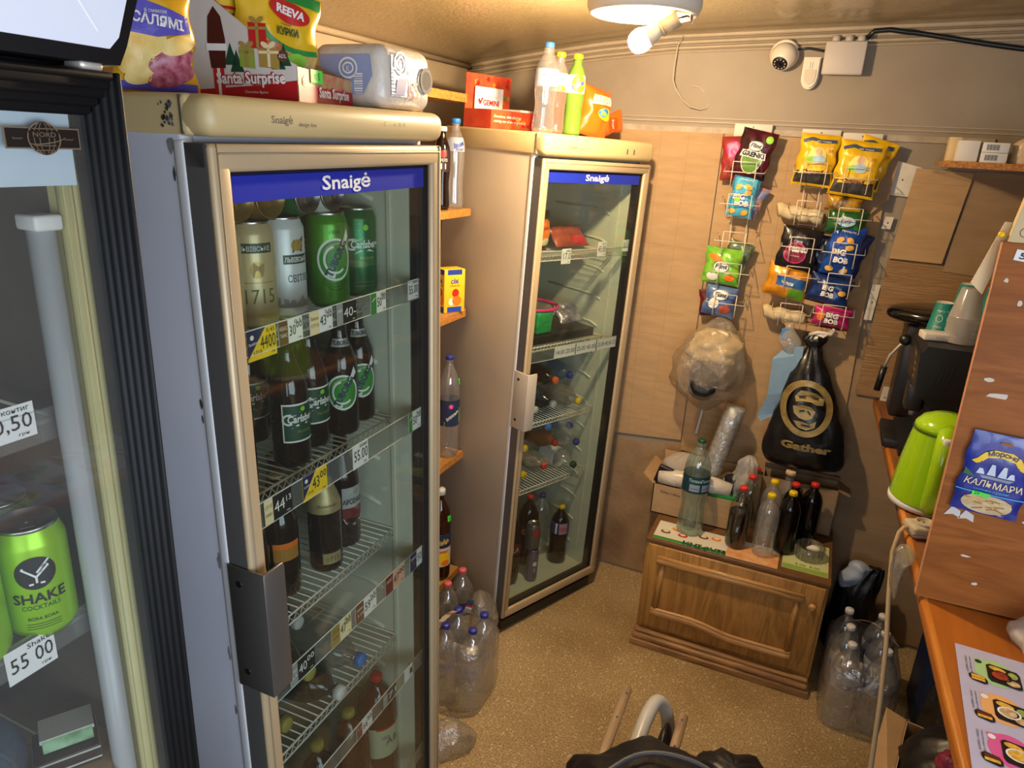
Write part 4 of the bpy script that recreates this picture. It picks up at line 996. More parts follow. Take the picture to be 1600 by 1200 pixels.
# ------------------------------------------------------------------ packets, bags, boxes
def pack_surface(w, h, d, seed=0.0, pinch=.07, cr=.005):
    def P(u, v, side, lift=0.0):
        a, b = max(-1, min(1, 2 * u / w)), max(-1, min(1, 2 * v / h - 1))
        bul = max(0, 1 - abs(a) ** 2.4) ** .6 * max(0, 1 - abs(b) ** 3) ** .7
        n1 = noise.noise(V((u * 26 + seed, v * 22, side * 3.1 + seed))) + .35 * noise.noise(V((u * 52 + seed, v * 40, side * 2.0)))
        y = -side * (d / 2 * bul + lift) + cr * n1 * (.25 + bul) * (1 - abs(a) ** 8) * (1 - abs(b) ** 8)
        x = u * (1 - pinch * (1 - b * b)) + .0035 * math.sin(v * 90 + seed) * a * (1 - b * b)
        return V((x, y, v))
    return P
def packet(name, label, T, w, h, d, front, decor=None, group=None, cat='snack packet', seed=0.0, back=None, seal=None, cr=.005):
    P = pack_surface(w, h, d, seed, cr=cr); q = MB()
    q.grid(lambda a, b: P((a - .5) * w, b * h, 1), 36, 42, front); q.grid(lambda a, b: P((.5 - a) * w, b * h, -1), 16, 20, back or front)
    S = lambda u, v, dl=0.0: P(u, v, 1, dl)
    S.fine = .007
    if seal:
        for v0, v1 in ((0, .010), (h - .012, h)): q.rect(S, -w / 2 * .98, v0, w / 2 * .98, v1, seal, .0010, 14, 2)
    if decor: decor(q, S, w, h)
    return tag(q.build(name, None, T), label, cat, group)
def zone(q, S, w, h, a0, b0, a1, b1, m, d=.0014): q.rect(S, a0 * w, b0 * h, a1 * w, b1 * h, m, d, 24, 20)
def blob_mesh(q, secs, m, n=30, wr=.01, seed=0.0, ws=12.0, sub=5, T=None, cap=True, fold=0.0):
    def cr_(p0, p1, p2, p3, t):
        return tuple(.5 * (2 * b + (-a + c) * t + (2 * a - 5 * b + 4 * c - d) * t * t + (-a + 3 * b - 3 * c + d) * t ** 3) for a, b, c, d in zip(p0, p1, p2, p3))
    rows = []
    for i in range(len(secs) - 1):
        p = [secs[max(0, i - 1)], secs[i], secs[i + 1], secs[min(len(secs) - 1, i + 2)]]
        for k in range(sub): rows.append(cr_(*p, k / sub))
    rows.append(secs[-1]); vs = []; fs = []
    for z, cx, cy, rx, ry in rows:
        rx, ry = max(rx, .0015), max(ry, .0015)
        for j in range(n):
            a = 2 * PI * j / n; c, s_ = math.cos(a), math.sin(a)
            pn = V((c * rx * ws + seed, s_ * ry * ws, z * ws))
            k = noise.noise(pn) + .6 * noise.noise(pn * 2.3) + (fold * math.sin(a * 9 + z * 14 + 3 * noise.noise(pn)) if fold else 0)
            dr = wr * k * min(1, min(rx, ry) / .02)
            vs.append((cx + c * (rx + dr), cy + s_ * (ry + dr), z))
    for i in range(len(rows) - 1):
        for j in range(n): fs.append((i * n + j, i * n + (j + 1) % n, (i + 1) * n + (j + 1) % n, (i + 1) * n + j))
    if cap: fs += [tuple(reversed(range(n))), tuple((len(rows) - 1) * n + j for j in range(n))]
    return q.add(vs, fs, m, True, T)
FACEX = RZ(PI / 2)

# ---- on top of the near fridge
TOP1 = 2.027
foil = lambda n, c: mat(n, C(c), .28, .12, coat=.3)
def d_salami(q, S, w, h):
    zone(q, S, w, h, -.46, .02, .46, .10, mat('violet_print', C('5a50b4'), .35)); q.poly(S, [(-.44 * w, .54 * h), (.0, .50 * h), (.40 * w, .56 * h), (.42 * w, .70 * h), (-.20 * w, .84 * h), (-.44 * w, .72 * h)], mat('violet_print', C('5a50b4'), .35), .004)
    q.text('САЛЯМІ', S, .002, .60 * h, .0125, WHITEP, .0062, width=.068, bold=.03, rot=-.10); q.text('зі смаком', S, .0, .71 * h, .005, WHITEP, .0062, width=.03)
    sm = mat('salami_print', C('9c3550'), .35, vscale=90, col2=C('c8808c')); ch = mat('crisp_print', C('e8b637'), .4, vscale=30, col2=C('f3da8c'))
    for u, v, a, b, m in ((-.022, .42, .034, .018, ch), (.026, .44, .026, .012, ch), (-.03, .28, .026, .018, ch), (.018, .30, .036, .016, sm), (.018, .17, .036, .013, sm), (-.024, .16, .022, .012, ch)): q.ell(S, u, v * h, a, b, m, .003 + .0006 * (v * 3), 20, .3, None, 4)
packet('snack_bag', 'yellow and violet salami flavour snack bag at the left end of the near fridge top', F1 @ TR(-.150, .062, TOP1) @ RZ(PI / 2 - .45), .115, .140, .050, foil('yellow_foil', 'edb322'), d_salami, None, 'snack packet', 1.3)
q = MB(); CORN = V((-.050, .236, TOP1 + .001)); sd = V((-.978, -.21, 0)); lp = V((-.21, .978, 0)); SL, LL_ = .185, .200
BOXW = mat('box_white_print', C('cfc9c0'), .45); BOXR = mat('box_red_print', C('b0141c'), .4)
def panel(q, o, ax, pts, m, inner, th=.003):
    S = Splane(o, ax, (0, 0, 1)); slab(q, S, pts, -th, 0, inner); q.poly(S, pts, m, .0006); return S
pts = [(-SL, 0), (0, 0), (0, .052), (-.02, .060), (-SL + .02, .165), (-SL, .175)]
S = panel(q, CORN, -sd, pts, BOXW, CARD2)
q.poly(S, [(-SL, 0), (0, 0), (0, .030), (-.06, .022), (-SL, .012)], BOXR, .0012)
q.text('Santa Surprise', S, -.078, .024, .017, BOXR, .0018, width=.118, bold=.10, rot=.02); q.text('Santa Surprise', S, -.078, .024, .017, WHITEP, .0024, width=.118, bold=.03, rot=.02)
q.text('Chocolate figures', S, -.07, .010, .004, WHITEP, .0018, width=.04)
def gift(q, S, u, v, w, h, m, rib):
    q.poly(S, [(u - w / 2, v), (u + w / 2, v - .003), (u + w / 2, v + h), (u - w / 2, v + h + .002)], m, .0014); q.line(S, [(u, v), (u, v + h)], .005, rib, .002); q.line(S, [(u - w / 2, v + h * .8), (u + w / 2, v + h * .8)], .004, rib, .002)
    for s_ in (-1, 1): q.ell(S, u + s_ * .006, v + h + .005, .007, .004, rib, .002, 12, s_ * .5)
gift(q, S, -.062, .075, .030, .034, RED, GOLD); gift(q, S, -.082, .048, .026, .026, mat('gift_green', C('8da03e'), .4), GOLD); gift(q, S, -.045, .048, .034, .026, GOLD, CREAMP)
for u, v in ((-.100, .04), (-.03, .045), (-.02, .05), (-.11, .05)): q.poly(S, [(u - .012, v), (u + .012, v), (u + .004, v + .020), (u, v + .032), (u - .005, v + .018)], DKGREEN, .0013)
CHOC = mat('chocolate_print', C('4a1712'), .35)
q.poly(S, [(-.145, .045), (-.120, .045), (-.117, .085), (-.122, .118), (-.133, .132), (-.144, .118), (-.148, .085)], CHOC, .0014); q.rect(S, -.150, .070, -.115, .080, WHITEP, .002); q.rect(S, -.142, .005, -.123, .045, RED, .0016); q.rect(S, -.135, .005, -.130, .045, WHITEP, .002)
hx = mat('hexagon_badge', C('5c3a2a'), .4); q.poly(S, [(-.022 + .010 * math.cos(PI / 6 + k * PI / 3), .064 + .009 * math.sin(PI / 6 + k * PI / 3)) for k in range(6)], hx, .0014); q.text('ADL', S, -.022, .061, .006, WHITEP, .002, width=.013)
bx = q; t = thing('display_box', 'printed red and white display box holding noodle packs on the near fridge', 'box', F1)
bx.build('side_panel', t)
q = MB(); S = panel(q, CORN, lp, [(0, 0), (LL_, 0), (LL_, .044), (0, .050)], mat('box_pinkish_print', C('c05a48'), .45, vscale=50, col2=C('b3a06a')), CARD2)
q.rect(S, 0, 0, LL_, .024, BOXR, .0011); q.text('Santa Surprise', S, .125, .010, .016, BOXR, .0017, width=.115, bold=.1); q.text('Santa Surprise', S, .125, .010, .016, WHITEP, .0022, width=.115, bold=.03)
q.poly(S, [(.022 + .010 * math.cos(PI / 6 + k * PI / 3), .030 + .009 * math.sin(PI / 6 + k * PI / 3)) for k in range(6)], hx, .0014); q.text('ADL', S, .022, .027, .006, WHITEP, .002, width=.013)
q.rect(S, .040, .030, .082, .050, NEON, .0022); q.text('п 5', S, .061, .035, .011, DKGREEN, .0028, width=.018); q.build('front_lip', t)
q = MB(); S = Splane(CORN + sd * SL, lp, (0, 0, 1)); slab(q, S, [(0, 0), (LL_, 0), (LL_, .12), (.10, .175), (0, .175)], -.003, 0, CARD2); S = Splane(CORN + lp * LL_, sd, (0, 0, 1)); slab(q, S, [(0, 0), (SL, 0), (SL, .12), (0.01, .046)], -.003, 0, CARD2); q.build('back_panel', t)
q = MB(); q.add([CORN + V((0, 0, .002)), CORN + sd * SL + V((0, 0, .002)), CORN + sd * SL + lp * LL_ + V((0, 0, .002)), CORN + lp * LL_ + V((0, 0, .002))], [(0, 1, 2, 3)], CARD2); q.build('bottom', t)
def d_reeva(q, S, w, h):
    zone(q, S, w, h, -.48, .86, .48, .985, mat('reeva_green', C('1f8a3c'), .35)); q.ell(S, .10 * w, .74 * h, .038, .017, RED, .004, 24, -.1, None, 4); q.text('REEVA', S, .10 * w, .705 * h, .013, WHITEP, .0052, width=.054, bold=.04, rot=-.06)
    q.text('КУРКИ', S, .08 * w, .50 * h, .012, DKGREEN, .0045, width=.040, bold=.03, rot=.08); q.text('зі смаком', S, .06 * w, .60 * h, .004, DKGREEN, .0045, width=.02)
    zone(q, S, w, h, -.46, .03, .46, .38, mat('noodle_print', C('c9a355'), .45, vscale=70, col2=C('e8cf8c'))); q.ell(S, -.02, .30 * h, .03, .014, mat('chicken_print', C('a8432c'), .4, vscale=60, col2=C('d88a4a')), .0042, 20, .2, None, 3); q.ell(S, .03, .26 * h, .02, .012, LIME, .0042, 14, .2, None, 3)
    for s_ in (1,): q.ring(S, .2 * w, .60 * h, .07, .04, .008, mat('reeva_green', C('1f8a3c'), .35), .0038, 20, PI * 1.1, PI * 1.7)
YF = foil('noodle_yellow', 'e6bd1f')
G = 'instant noodle packs in the display box'
packet('noodle_pack', 'yellow noodle pack in front, its red oval logo showing, in the display box', F1 @ TR(-.145, .292, TOP1 + .030) @ RZ(PI / 2 - .45) @ RX(-.10) @ RY(.16), .150, .150, .034, YF, d_reeva, G, 'noodles', 2.1)
packet('noodle_pack', 'yellow noodle pack leaning behind the red logo pack, second from the front', F1 @ TR(-.185, .268, TOP1 + .040) @ RZ(PI / 2 - .6) @ RX(-.12) @ RY(.10), .145, .150, .030, YF, d_reeva, G, 'noodles', 4.4)
packet('noodle_pack', 'yellow noodle pack leaning at the back left of the display box', F1 @ TR(-.215, .235, TOP1 + .042) @ RZ(PI / 2 - .7) @ RX(-.12) @ RY(.06), .145, .150, .030, YF, d_reeva, G, 'noodles', 6.6)
t = thing('toilet_paper_pack', 'wrapped toilet paper pack with a big 65 on the right of the near fridge top', 'toilet paper', F1 @ TR(-.098, .525, TOP1 + .001) @ RZ(.03))
q = MB(); TPW = mat('tissue_wrap_white', C('d2cabc'), .35, bump=.6, bscale=22, coat=.3); TPB = mat('tissue_wrap_blue', C('8d9cc0'), .35, bump=.5, bscale=20, coat=.3)
q.box((-.085, -.092, 0), (.070, .086, .108), TPW, bev=.024, seg=5); S = Splane((.071, .004, 0), (0, 1, 0), (0, 0, 1))
q.poly(S, [(-.074, .022), (-.020, .022), (-.006, .060), (-.016, .092), (-.074, .090)], TPB, .0012); q.poly(S, [(-.062, .024), (-.030, .024), (-.020, .055), (-.055, .050)], mat('tissue_wrap_navy', C('4a5aa0'), .4), .002)
S_ = Splane((-.002, -.0932, 0), (1, 0, 0), (0, 0, 1)); q.poly(S_, [(-.060, .022), (.030, .022), (.050, .054), (.046, .088), (-.060, .088)], TPB, .0010); q.ring(S_, .0, .066, .020, .018, .0035, WHITEP, .0020); q.ring(S_, .0, .066, .012, .010, .003, WHITEP, .0020); q.text('K', S_, .0, .060, .010, WHITEP, .0022)
for i in range(9): q.line(S_, [(.012, .024 + i * .004), (.030, .024 + i * .004)], .0012 + .0008 * (i % 3), WHITEP, .0020)
q.ring(S, -.042, .078, .022, .020, .0035, WHITEP, .0022); q.ring(S, -.042, .078, .014, .012, .003, WHITEP, .0022); q.text('K', S, -.042, .072, .012, WHITEP, .0024)
q.text('65', S, .002, .020, .032, mat('pale_red_print', C('b84a4a'), .4), .0020, width=.038)
for i in range(8): q.line(S, [(-.076, .026 + i * .006), (-.062, .026 + i * .006)], .002 + .001 * (i % 3), WHITEP, .0022)
q.ring(S, .054, .056, .024, .024, .007, mat('core_grey', C('8d8579'), .8), .0020); q.ell(S, .054, .056, .017, .017, mat('core_dark', C('5c554c'), .8), .0018)
q.build('wrapper', t)
# ---- shelf boards on the left wall
CHIP = mat('chipboard_edge', C('c98a3e'), .6, vscale=120, col2=C('9c5f22')); BOARD = wood('shelf_board', C('b98546'), C('9a6a34'), .5, 4, 'Y')
def shelf(label, x1, y0, y1, z, th, name='wall_shelf', br=True, rnd=.0):
    t = thing(name, label, 'shelf', TR(0, 0, 0), 'shelf boards on the left wall')
    q = MB(); S = lambda u, v, d=0.0: V((u, v, z - th + d))
    pts = [(XL, y0), (x1, y0), (x1, y1 - rnd)] + ([(x1 - rnd * (1 - math.cos(a)), y1 - rnd + rnd * math.sin(a)) for a in (.4, .8, 1.2, 1.57)] if rnd else [(x1, y1)]) + [(XL, y1)]
    slab(q, S, pts, 0, th, BOARD); q.build('board', t)
    q = MB(); q.box((x1, y0, z - th), (x1 + .002, y1 - rnd, z), CHIP); q.build('front_edge', t)
    if br:
        q = MB()
        for y in (y0 + .2, y1 - .25): q.box((XL, y, z - th - .10), (XL + .012, y + .02, z - th), BLACKPL); q.box((XL, y, z - th - .012), (x1 - .06, y + .02, z - th), BLACKPL)
        q.build('bracket', t)
    return t
shelf('shelf board high on the left wall ending behind the red box', -1.30, 1.45, 2.49, 2.147, .029, br=True)
shelf('highest board between the fridges, carrying a clear water bottle', -1.25, 1.40, 2.452, 1.745, .026)
shelf('second board between the fridges, carrying a yellow juice box', -1.25, 1.40, 2.456, 1.360, .028, rnd=.02)
shelf('third board between the fridges, carrying a water bottle with a green sticker', -1.25, 1.40, 2.452, .748, .030)
shelf('lowest board between the fridges, carrying a large brown bottle', -1.25, 1.40, 2.446, .185, .030)
def lab_water(q, SS):
    S = SS(-.55); W2 = mat('blue_white_label', C('9fb4dc'), .4)
    q.text('Джерело', S, 0, .245, .018, BLUE, .0010, width=.060, bold=.03, rot=.5); q.text('вода', S, .008, .225, .010, BLUE, .0010, width=.028)
    for v in (.218, .262): q.rect(S, -.035, v, .035, v + .003, BLUE, .0008, 8)
SLIM = [(r * .62, z * .92) for r, z in pet(.054, .335, .12, .021)]
proto('slim_water', bottle_maker(SLIM, WATER, CAPL, capr=.0155, liquid=(.27, LIQ), label=[(.200, .248, thin('printed_clear_label', (.75, .8, .92), .15, .1, body=.35, bodycol=(.75, .8, .92)), lambda q, SS: (q.text('Джерело', SS(-.6), 0, .218, .014, BLUE, .0010, width=.040, bold=.03, rot=.3), q.text('вода', SS(-.6), 0, .205, .008, BLUE, .001)))]))
put('slim_water', 'water_bottle', TR(-1.295, 2.405, 1.747), 'clear water bottle with a light blue cap on the highest board between the fridges', 'bottle')
def lab_pep(q, SS):
    S = SS(-.9); q.ell(S, 0, .190, .012, .012, RED, .0008, 16, rings=3); q.text('ЕРЕЛО', S, 0, .165, .010, WHITEP, .0008, width=.03); q.rect(S, -.008, .140, .010, .158, WHITEP, .0007)
proto('dark_slim', bottle_maker([(r * .9, z * .9) for r, z in SLIM], COLA, CAPW, label=[(.13, .205, mat('dark_red_label', C('2a1416'), .4), lab_pep)]))
put('dark_slim', 'cola_bottle', TR(-1.300, 2.315, 1.747), 'dark bottle with a red dot on its label, left of the clear water bottle', 'bottle')
t = thing('juice_box', 'yellow and blue juice box on the second board between the fridges', 'juice', TR(-1.285, 2.375, 1.361) @ RZ(-.55))
q = MB(); q.box((-.032, -.045, 0), (.032, .045, .165), mat('juice_yellow', C('ecc326'), .4), bev=.002); S = Splane((.0322, 0, 0), (0, 1, 0), (0, 0, 1))
for S in (Splane((.0322, 0, 0), (0, 1, 0), (0, 0, 1)), Splane((0, -.0452, 0), (1, 0, 0), (0, 0, 1))):
    q.rect(S, -.031, .145, .031, .164, BLUE, .0004); q.rect(S, -.031, .002, .031, .022, BLUE, .0004); q.text('сік', S, 0, .112, .018, BLUE, .0006, width=.036, bold=.03); q.text('апельсин', S, 0, .100, .008, BROWNP, .0006, width=.04)
    q.ell(S, .004, .075, .015, .016, RED, .0005, 18); q.ell(S, .010, .045, .020, .019, ORANGE, .0007, 18); q.ell(S, -.014, .042, .012, .014, WHITEP, .0006, 14)
q.build('carton', t)
def lab_sp(q, SS):
    S = SS(-.62); q.poly(S, [(-.036, .170), (.036, .225), (.036, .150), (-.036, .140)], LIME, .0008); q.poly(S, [(-.036, .178), (.036, .232), (.036, .215), (-.036, .160)], BLACK, .0010)
    q.text('ДЖЕРЕЛЬНА', S, 0, .183, .010, WHITEP, .0016, width=.062, rot=.62, bold=.03); q.ell(S, -.010, .226, .010, .010, PINK, .0010, 16, rings=3); q.text('Е', S, -.010, .222, .009, WHITEP, .0014)
TALL = [(r * .80, z * 1.27) for r, z in pet(.054, .335, .0, .016)]
def sticker(u, z, ph, w=.016, h=.024):
    def ex(root, f):
        q = MB(); S = Scyl(f(z), ph, 0, lambda v: f(v)); q.rect(S, -w / 2, z - h / 2, w / 2, z + h / 2, NEON, .0030, 4, 2); q.text('В', S, 0, z - .006, .010, DKGREEN, .0036); q.build('price_sticker', root)
    return ex
proto('sticker_water', bottle_maker(TALL, WATER, CAPV, liquid=(.36, LIQ), label=[(.140, .250, mat('navy_label', C('22304f'), .35), lab_sp)], extra=sticker(0, .325, .25)))
put('sticker_water', 'water_bottle', TR(-1.285, 2.385, .750), 'tall water bottle with a navy label and neon green sticker on the third board', 'bottle')
def lab_beer(q, SS):
    S = SS(-.75); q.rect(S, -.05, .160, .05, .225, mat('navy_label', C('22304f'), .35), .0004, 8); q.text('Ячмінь', S, 0, .178, .026, mat('label_gold', C('e2c25a'), .4), .0012, width=.064, bold=.03, rot=.2); q.ell(S, .004, .110, .030, .030, YELLOW, .0006, 20, rings=4); q.ell(S, .012, .088, .018, .014, ORANGE, .0010, 16, rings=3); q.text('ПИВО', S, 0, .138, .010, RED, .0012, width=.05, bold=.03)
TALL2 = [(r * .86, z * 1.22) for r, z in pet(.054, .335, .0, .016)]
proto('big_beer', bottle_maker(TALL2, mat('amber_pet_gloss', C('2e140a'), .10), CAPW, capr=.019, caph=.026, label=[(.070, .225, mat('pale_beer_label', C('d9c8a4'), .45), lab_beer)], extra=sticker(0, .295, -.10, .022, .026)))
put('big_beer', 'beer_bottle', TR(-1.290, 2.345, .187), 'large brown beer bottle with a white cap and neon green sticker on the lowest board', 'bottle')

# ---- on top of the far fridge
TOP2 = 2.024
F2I = F2
t = thing('display_box', 'red open display box with a white card on the far fridge', 'box', F2 @ TR(0, 0, TOP2 + .002))
LEAF = mat('red_leaf_print', C('c63a26'), .4, vscale=22, col2=C('d2562a'))
q = MB(); S = Splane((-.450, 0, 0), (0, 1, 0), (0, 0, 1)); slab(q, S, [(.012, 0), (.235, 0), (.235, .190), (.012, .190)], -.004, 0, LEAF)
lg = mat('leaf_gold_print', C('b98a34'), .45); lo_ = mat('leaf_olive_print', C('7a7a34'), .45)
r_ = random.Random(5)
for k in range(22):
    u, v = r_.uniform(.03, .22), r_.uniform(.09, .18)
    if k % 2: u = r_.uniform(.17, .225)
    a = r_.uniform(0, 6); q.poly(S, [(u + .014 * math.cos(a + b) * (1 if i % 2 else .45), v + .014 * math.sin(a + b) * (1 if i % 2 else .45)) for i, b in enumerate([k2 * PI / 5 for k2 in range(10)])], [lg, lo_, BOXR][k % 3], .0006 + .0001 * k)
q.build('back_panel', t)
q = MB(); S = Splane((-.440, 0, 0), (0, 1, 0), (0, 0, 1)); slab(q, S, [(.048, .050), (.188, .050), (.188, .146), (.048, .146)], 0, .002, WHITEP)
q.text('GEMINI', S, .128, .083, .020, BOXR, .0028, width=.080, bold=.03); q.text('PREMIUM TEA', S, .128, .110, .007, GREYP, .0028, width=.060)
for a, b in ((.5, .024), (1.1, .026), (1.9, .018)): q.poly(S, [(.072, .084), (.072 + b * math.cos(a) - .004, .084 + b * math.sin(a)), (.072 + b * math.cos(a) + .006, .088 + b * math.sin(a)), (.078, .088)], RED, .0028)
q.build('name_card', t)
q = MB(); x0, x1, y0, y1, h0 = -.450, -.300, .012, .345, .066
for a, b, m in (((x1 - .003, y0, 0), (x1, y1, h0), LEAF), ((x0, y0, 0), (x1, y0 + .003, h0), LEAF), ((x0, y1 - .003, 0), (x1, y1, h0), BOXR), ((x0, y0, 0), (x1, y1, .003), CARD2)): q.box(a, b, m)
S = Splane((x1, 0, 0), (0, 1, 0), (0, 0, 1)); q.text('Emotions, that thriving', S, y0 + .012, .040, .010, WHITEP, .0016, al='L', width=.135, skew=.3); q.text('coming out of sweet growing', S, y0 + .012, .024, .010, WHITEP, .0016, al='L', width=.160, skew=.3)
for k in range(16):
    u, v, a = r_.uniform(.12, .30), r_.uniform(.012, .05), r_.uniform(0, 6); q.poly(S, [(u + .013 * math.cos(a + b) * (1 if i % 2 else .45), v + .010 * math.sin(a + b) * (1 if i % 2 else .45)) for i, b in enumerate([k2 * PI / 5 for k2 in range(10)])], [lg, lo_, BOXR][k % 3], .0005 + .0001 * k)
q.box((x0 + .02, .175, .003), (x1 - .02, .24, .075), WHITEP); q.build('tray', t)
P1L = pet(.040, .285, .14, .016)
proto('litre_water', bottle_maker(P1L, WATER, CAPL, liquid=(.255, LIQ), label=[(.150, .205, thin('printed_clear_label', (.75, .8, .92), .15, .1), lambda q, SS: (q.text('Моршинська', SS(-.5), 0, .182, .011, BLUE, .001, width=.056, rot=.1), q.text('вода', SS(-.5), 0, .165, .008, BLUE, .001)))]))
put('litre_water', 'water_bottle', F2 @ TR(-.120, .100, TOP2 + .003), 'clear water bottle with a blue cap standing on the far fridge', 'bottle')
RUST = thin('rust_drink', (.6, .28, .10), .2, .05, body=.65, bodycol=(.30, .08, .02)); LEMON = thin('green_drink', (.5, .7, .25), .2, .05, body=.65, bodycol=(.20, .36, .05))
def lab_pips(q, SS):
    S = SS(-.45); q.ell(S, 0, .172, .026, .030, YELLOW, .0008, 20, rings=4); q.text('Живчик', S, 0, .162, .016, BLUE, .0018, width=.050, bold=.04, rot=.5); q.text('лимон', S, .004, .145, .006, RED, .0018)
P09 = pet(.033, .265, .06, .0135)
proto('rust_bottle', bottle_maker(P09, WATER, CAPY, liquid=(.20, RUST), label=[(.140, .200, mat('peach_label', C('e9cfae'), .45), lambda q, SS: (q.text('Джус', SS(-.5), 0, .160, .016, PINK, .001, width=.04, rot=.4), q.ell(SS(-.5), 0, .150, .018, .010, ORANGE, .0007, 14)))]))
proto('green_bottle', bottle_maker(P09, LEMON, CAPY, liquid=(.235, LEMON), label=[(.140, .200, mat('white_label', C('d8d6d0'), .5), lab_pips)]))
put('rust_bottle', 'drink_bottle', F2 @ TR(-.135, .176, TOP2 + .003), 'rusty orange drink with a yellow cap between two bottles on the far fridge', 'bottle')
put('green_bottle', 'drink_bottle', F2 @ TR(-.105, .232, TOP2 + .003), 'light green drink with a yellow cap beside the orange bag', 'bottle')
OF = foil('orange_foil', 'ea6a18')
def d_orange(q, S, w, h):
    q.poly(S, [(-.35 * w, .60 * h), (.30 * w, .66 * h), (.35 * w, .84 * h), (-.30 * w, .80 * h)], CREAMP, .004); q.text('Trails', S, 0, .68 * h, .020, ORANGE, .0052, width=.085, bold=.05, rot=.06); q.text('Trails', S, 0, .68 * h, .020, WHITEP, .0058, width=.085, bold=.01, rot=.06)
    q.ell(S, .02, .46 * h, .040, .022, YELLOW, .004, 24, .1, None, 4); q.ell(S, .01, .48 * h, .030, .015, mat('splash_blue', C('2a7ad0'), .35), .0052, 20, .2, None, 4); q.text('Star', S, .014, .42 * h, .018, LIME, .0064, width=.05, bold=.05)
packet('snack_bag', 'orange puffed snack bag standing upright beside the green drink', F2 @ TR(-.110, .345, TOP2 + .004) @ RZ(PI / 2 - .1) @ RX(-.10) @ RY(.16), .150, .175, .085, OF, d_orange, 'orange snack bags on the far fridge', 'snack packet', 3.3)
packet('snack_bag', 'orange snack bag lying on its side at the right end of the far fridge', F2 @ TR(-.175, .42, TOP2 + .036) @ RZ(PI / 2 - .1) @ RY(PI / 2 - .25), .085, .165, .058, OF, lambda q, S, w, h: (zone(q, S, w, h, -.3, .4, .3, .7, mat('orange_dark', C('c8480e'), .35)), q.text('Star', S, 0, .5 * h, .012, WHITEP, .004, width=.04)), 'orange snack bags on the far fridge', 'snack packet', 7.3)

# ---- inside the far fridge
t = F2
z = 1.590
packet('sausage_pack', 'upright pack with an orange label at the left of the upper shelf, far fridge', F2 @ TR(-.20, .215, z + .003) @ FACEX, .09, .155, .06, mat('dark_meat_wrap', C('3a241a'), .3), lambda q, S, w, h: (q.ell(S, 0, .55 * h, .036, .040, ORANGE, .003, 22, 0, None, 4), q.text('КОРОНА', S, 0, .55 * h, .010, RED, .0045, width=.05, bold=.03), q.ell(S, 0, .25 * h, .034, .016, CREAMP, .003, 18, 0, None, 4)), None, 'food pack', 2.0)
packet('sausage_pack', 'flat reddish sausage pack lying on the upper shelf, far fridge', F2 @ TR(-.16, .375, z + .020) @ FACEX @ RX(-.80), .20, .105, .045, mat('pink_meat', C('a8503c'), .3, vscale=30, col2=C('8c3a2c')), lambda q, S, w, h: zone(q, S, w, h, -.05, .05, .35, .35, RED, .003), None, 'food pack', 5.0)
tagp(F2, TX, .185, 1.603, .050, .056, 'white price tag at the left of the upper strip in the far fridge', '17.0', top='ковбаса')
tagp(F2, TX, .385, 1.622, .050, .056, 'white price tag reading 45.00 in the far fridge', '45.00', top='сосиски')
tagp(F2, TX, .535, 1.630, .048, .046, 'white price tag reading 55.00 at the right of the upper strip, far fridge', '55.00', top='сир')
z = 1.235
q = MB(); q.box((-.42, .075, z + .004), (-.105, .50, z + .040), mat('black_tray', C('101010'), .4), bev=.006); tag(q.build('black_tray', None, F2), 'black tray under the pink bowl in the far fridge', 'tray')
z += .041
t = thing('food_bowl', 'clear bowl with a pink rim holding food in the far fridge', 'bowl', F2 @ TR(-.235, .240, z))
q = MB(); q.lathe([(.06, 0), (.09, .03), (.105, .085), (.108, .09)], thin('milky_bowl', (.9, .9, .88), .2, .1, body=.2, bodycol=(.8, .8, .75)), 32, cap1=False); q.build('bowl', t)
q = MB(); q.tube([(.108 * math.cos(2 * PI * k / 32), .108 * math.sin(2 * PI * k / 32), .092) for k in range(32)], .007, PINK, 8, True); q.build('rim', t)
q = MB(); q.box((-.112, .17, z), (-.060, .255, z + .085), mat('green_wrap', C('1f9a4e'), .3, bump=.8, bscale=40), bev=.008); tag(q.build('green_pack', None, F2 @ TR(-.06, 0, 0)), 'bright green wrapped pack in front of the pink rimmed bowl', 'food pack')
FOILW = mat('crumpled_foil', C('b4aeb4'), .3, .5, vscale=40, col2=C('8c8494'), bump=1.0, bscale=30)
packet('foil_pack', 'silver foil packs lying right of the pink rimmed bowl', F2 @ TR(-.16, .420, z + .016) @ FACEX @ RX(-.85), .14, .10, .04, FOILW, None, None, 'food pack', 9.0, cr=.012)
for y, w, rows, l in ((.235, .118, ['14.00', '20.00'], 'left'), (.360, .118, ['25.00', '45.00'], 'middle'), (.498, .140, ['25.00', '40.00', '27.00'], 'right')):
    tagp(F2, TX, y, 1.229, w, .046, 'white price label reading %s, %s on the far fridge strip' % (' and '.join(rows[:2]), l), '', rows=rows)
G2 = 'bottles lying in the far fridge'
PB = pet(.046, .30)
def plain(key, body, cap): proto(key, bottle_maker(PB, body, cap))
for key, b, c in (('pl_dark_w', mat('blue_black_pet', C('10131c'), .1), CAPW), ('pl_dark_o', DKPET, CAPO), ('pl_blue', BLPET, CAPV), ('pl_cloud_y', CLOUD, CAPY), ('pl_clear_b', WATER, CAPV), ('pl_amber_r', RUST, CAPR), ('pl_cloud_r', CLOUD, CAPR), ('pl_green_y', GRPET, CAPY), ('pl_blue_l', BLPET, CAPL)): plain(key, b, c)
proto('pl_white_g', bottle_maker(PB, WATER, CAPG, label=[(.12, .21, LBLW, lambda q, SS: (q.text('ВОДА', SS(.4), 0, .15, .02, GREYP, .001), q.text('ВОДА', SS(2.4), 0, .15, .02, GREYP, .001)))]))
zz = .905
def lie(key, tip, y, z, label, roll=0.0):
    pf(F2, key, tip - .30, y, z - .003, 'plastic_bottle', label, 'bottle', G2, M=lay @ RZ(roll))
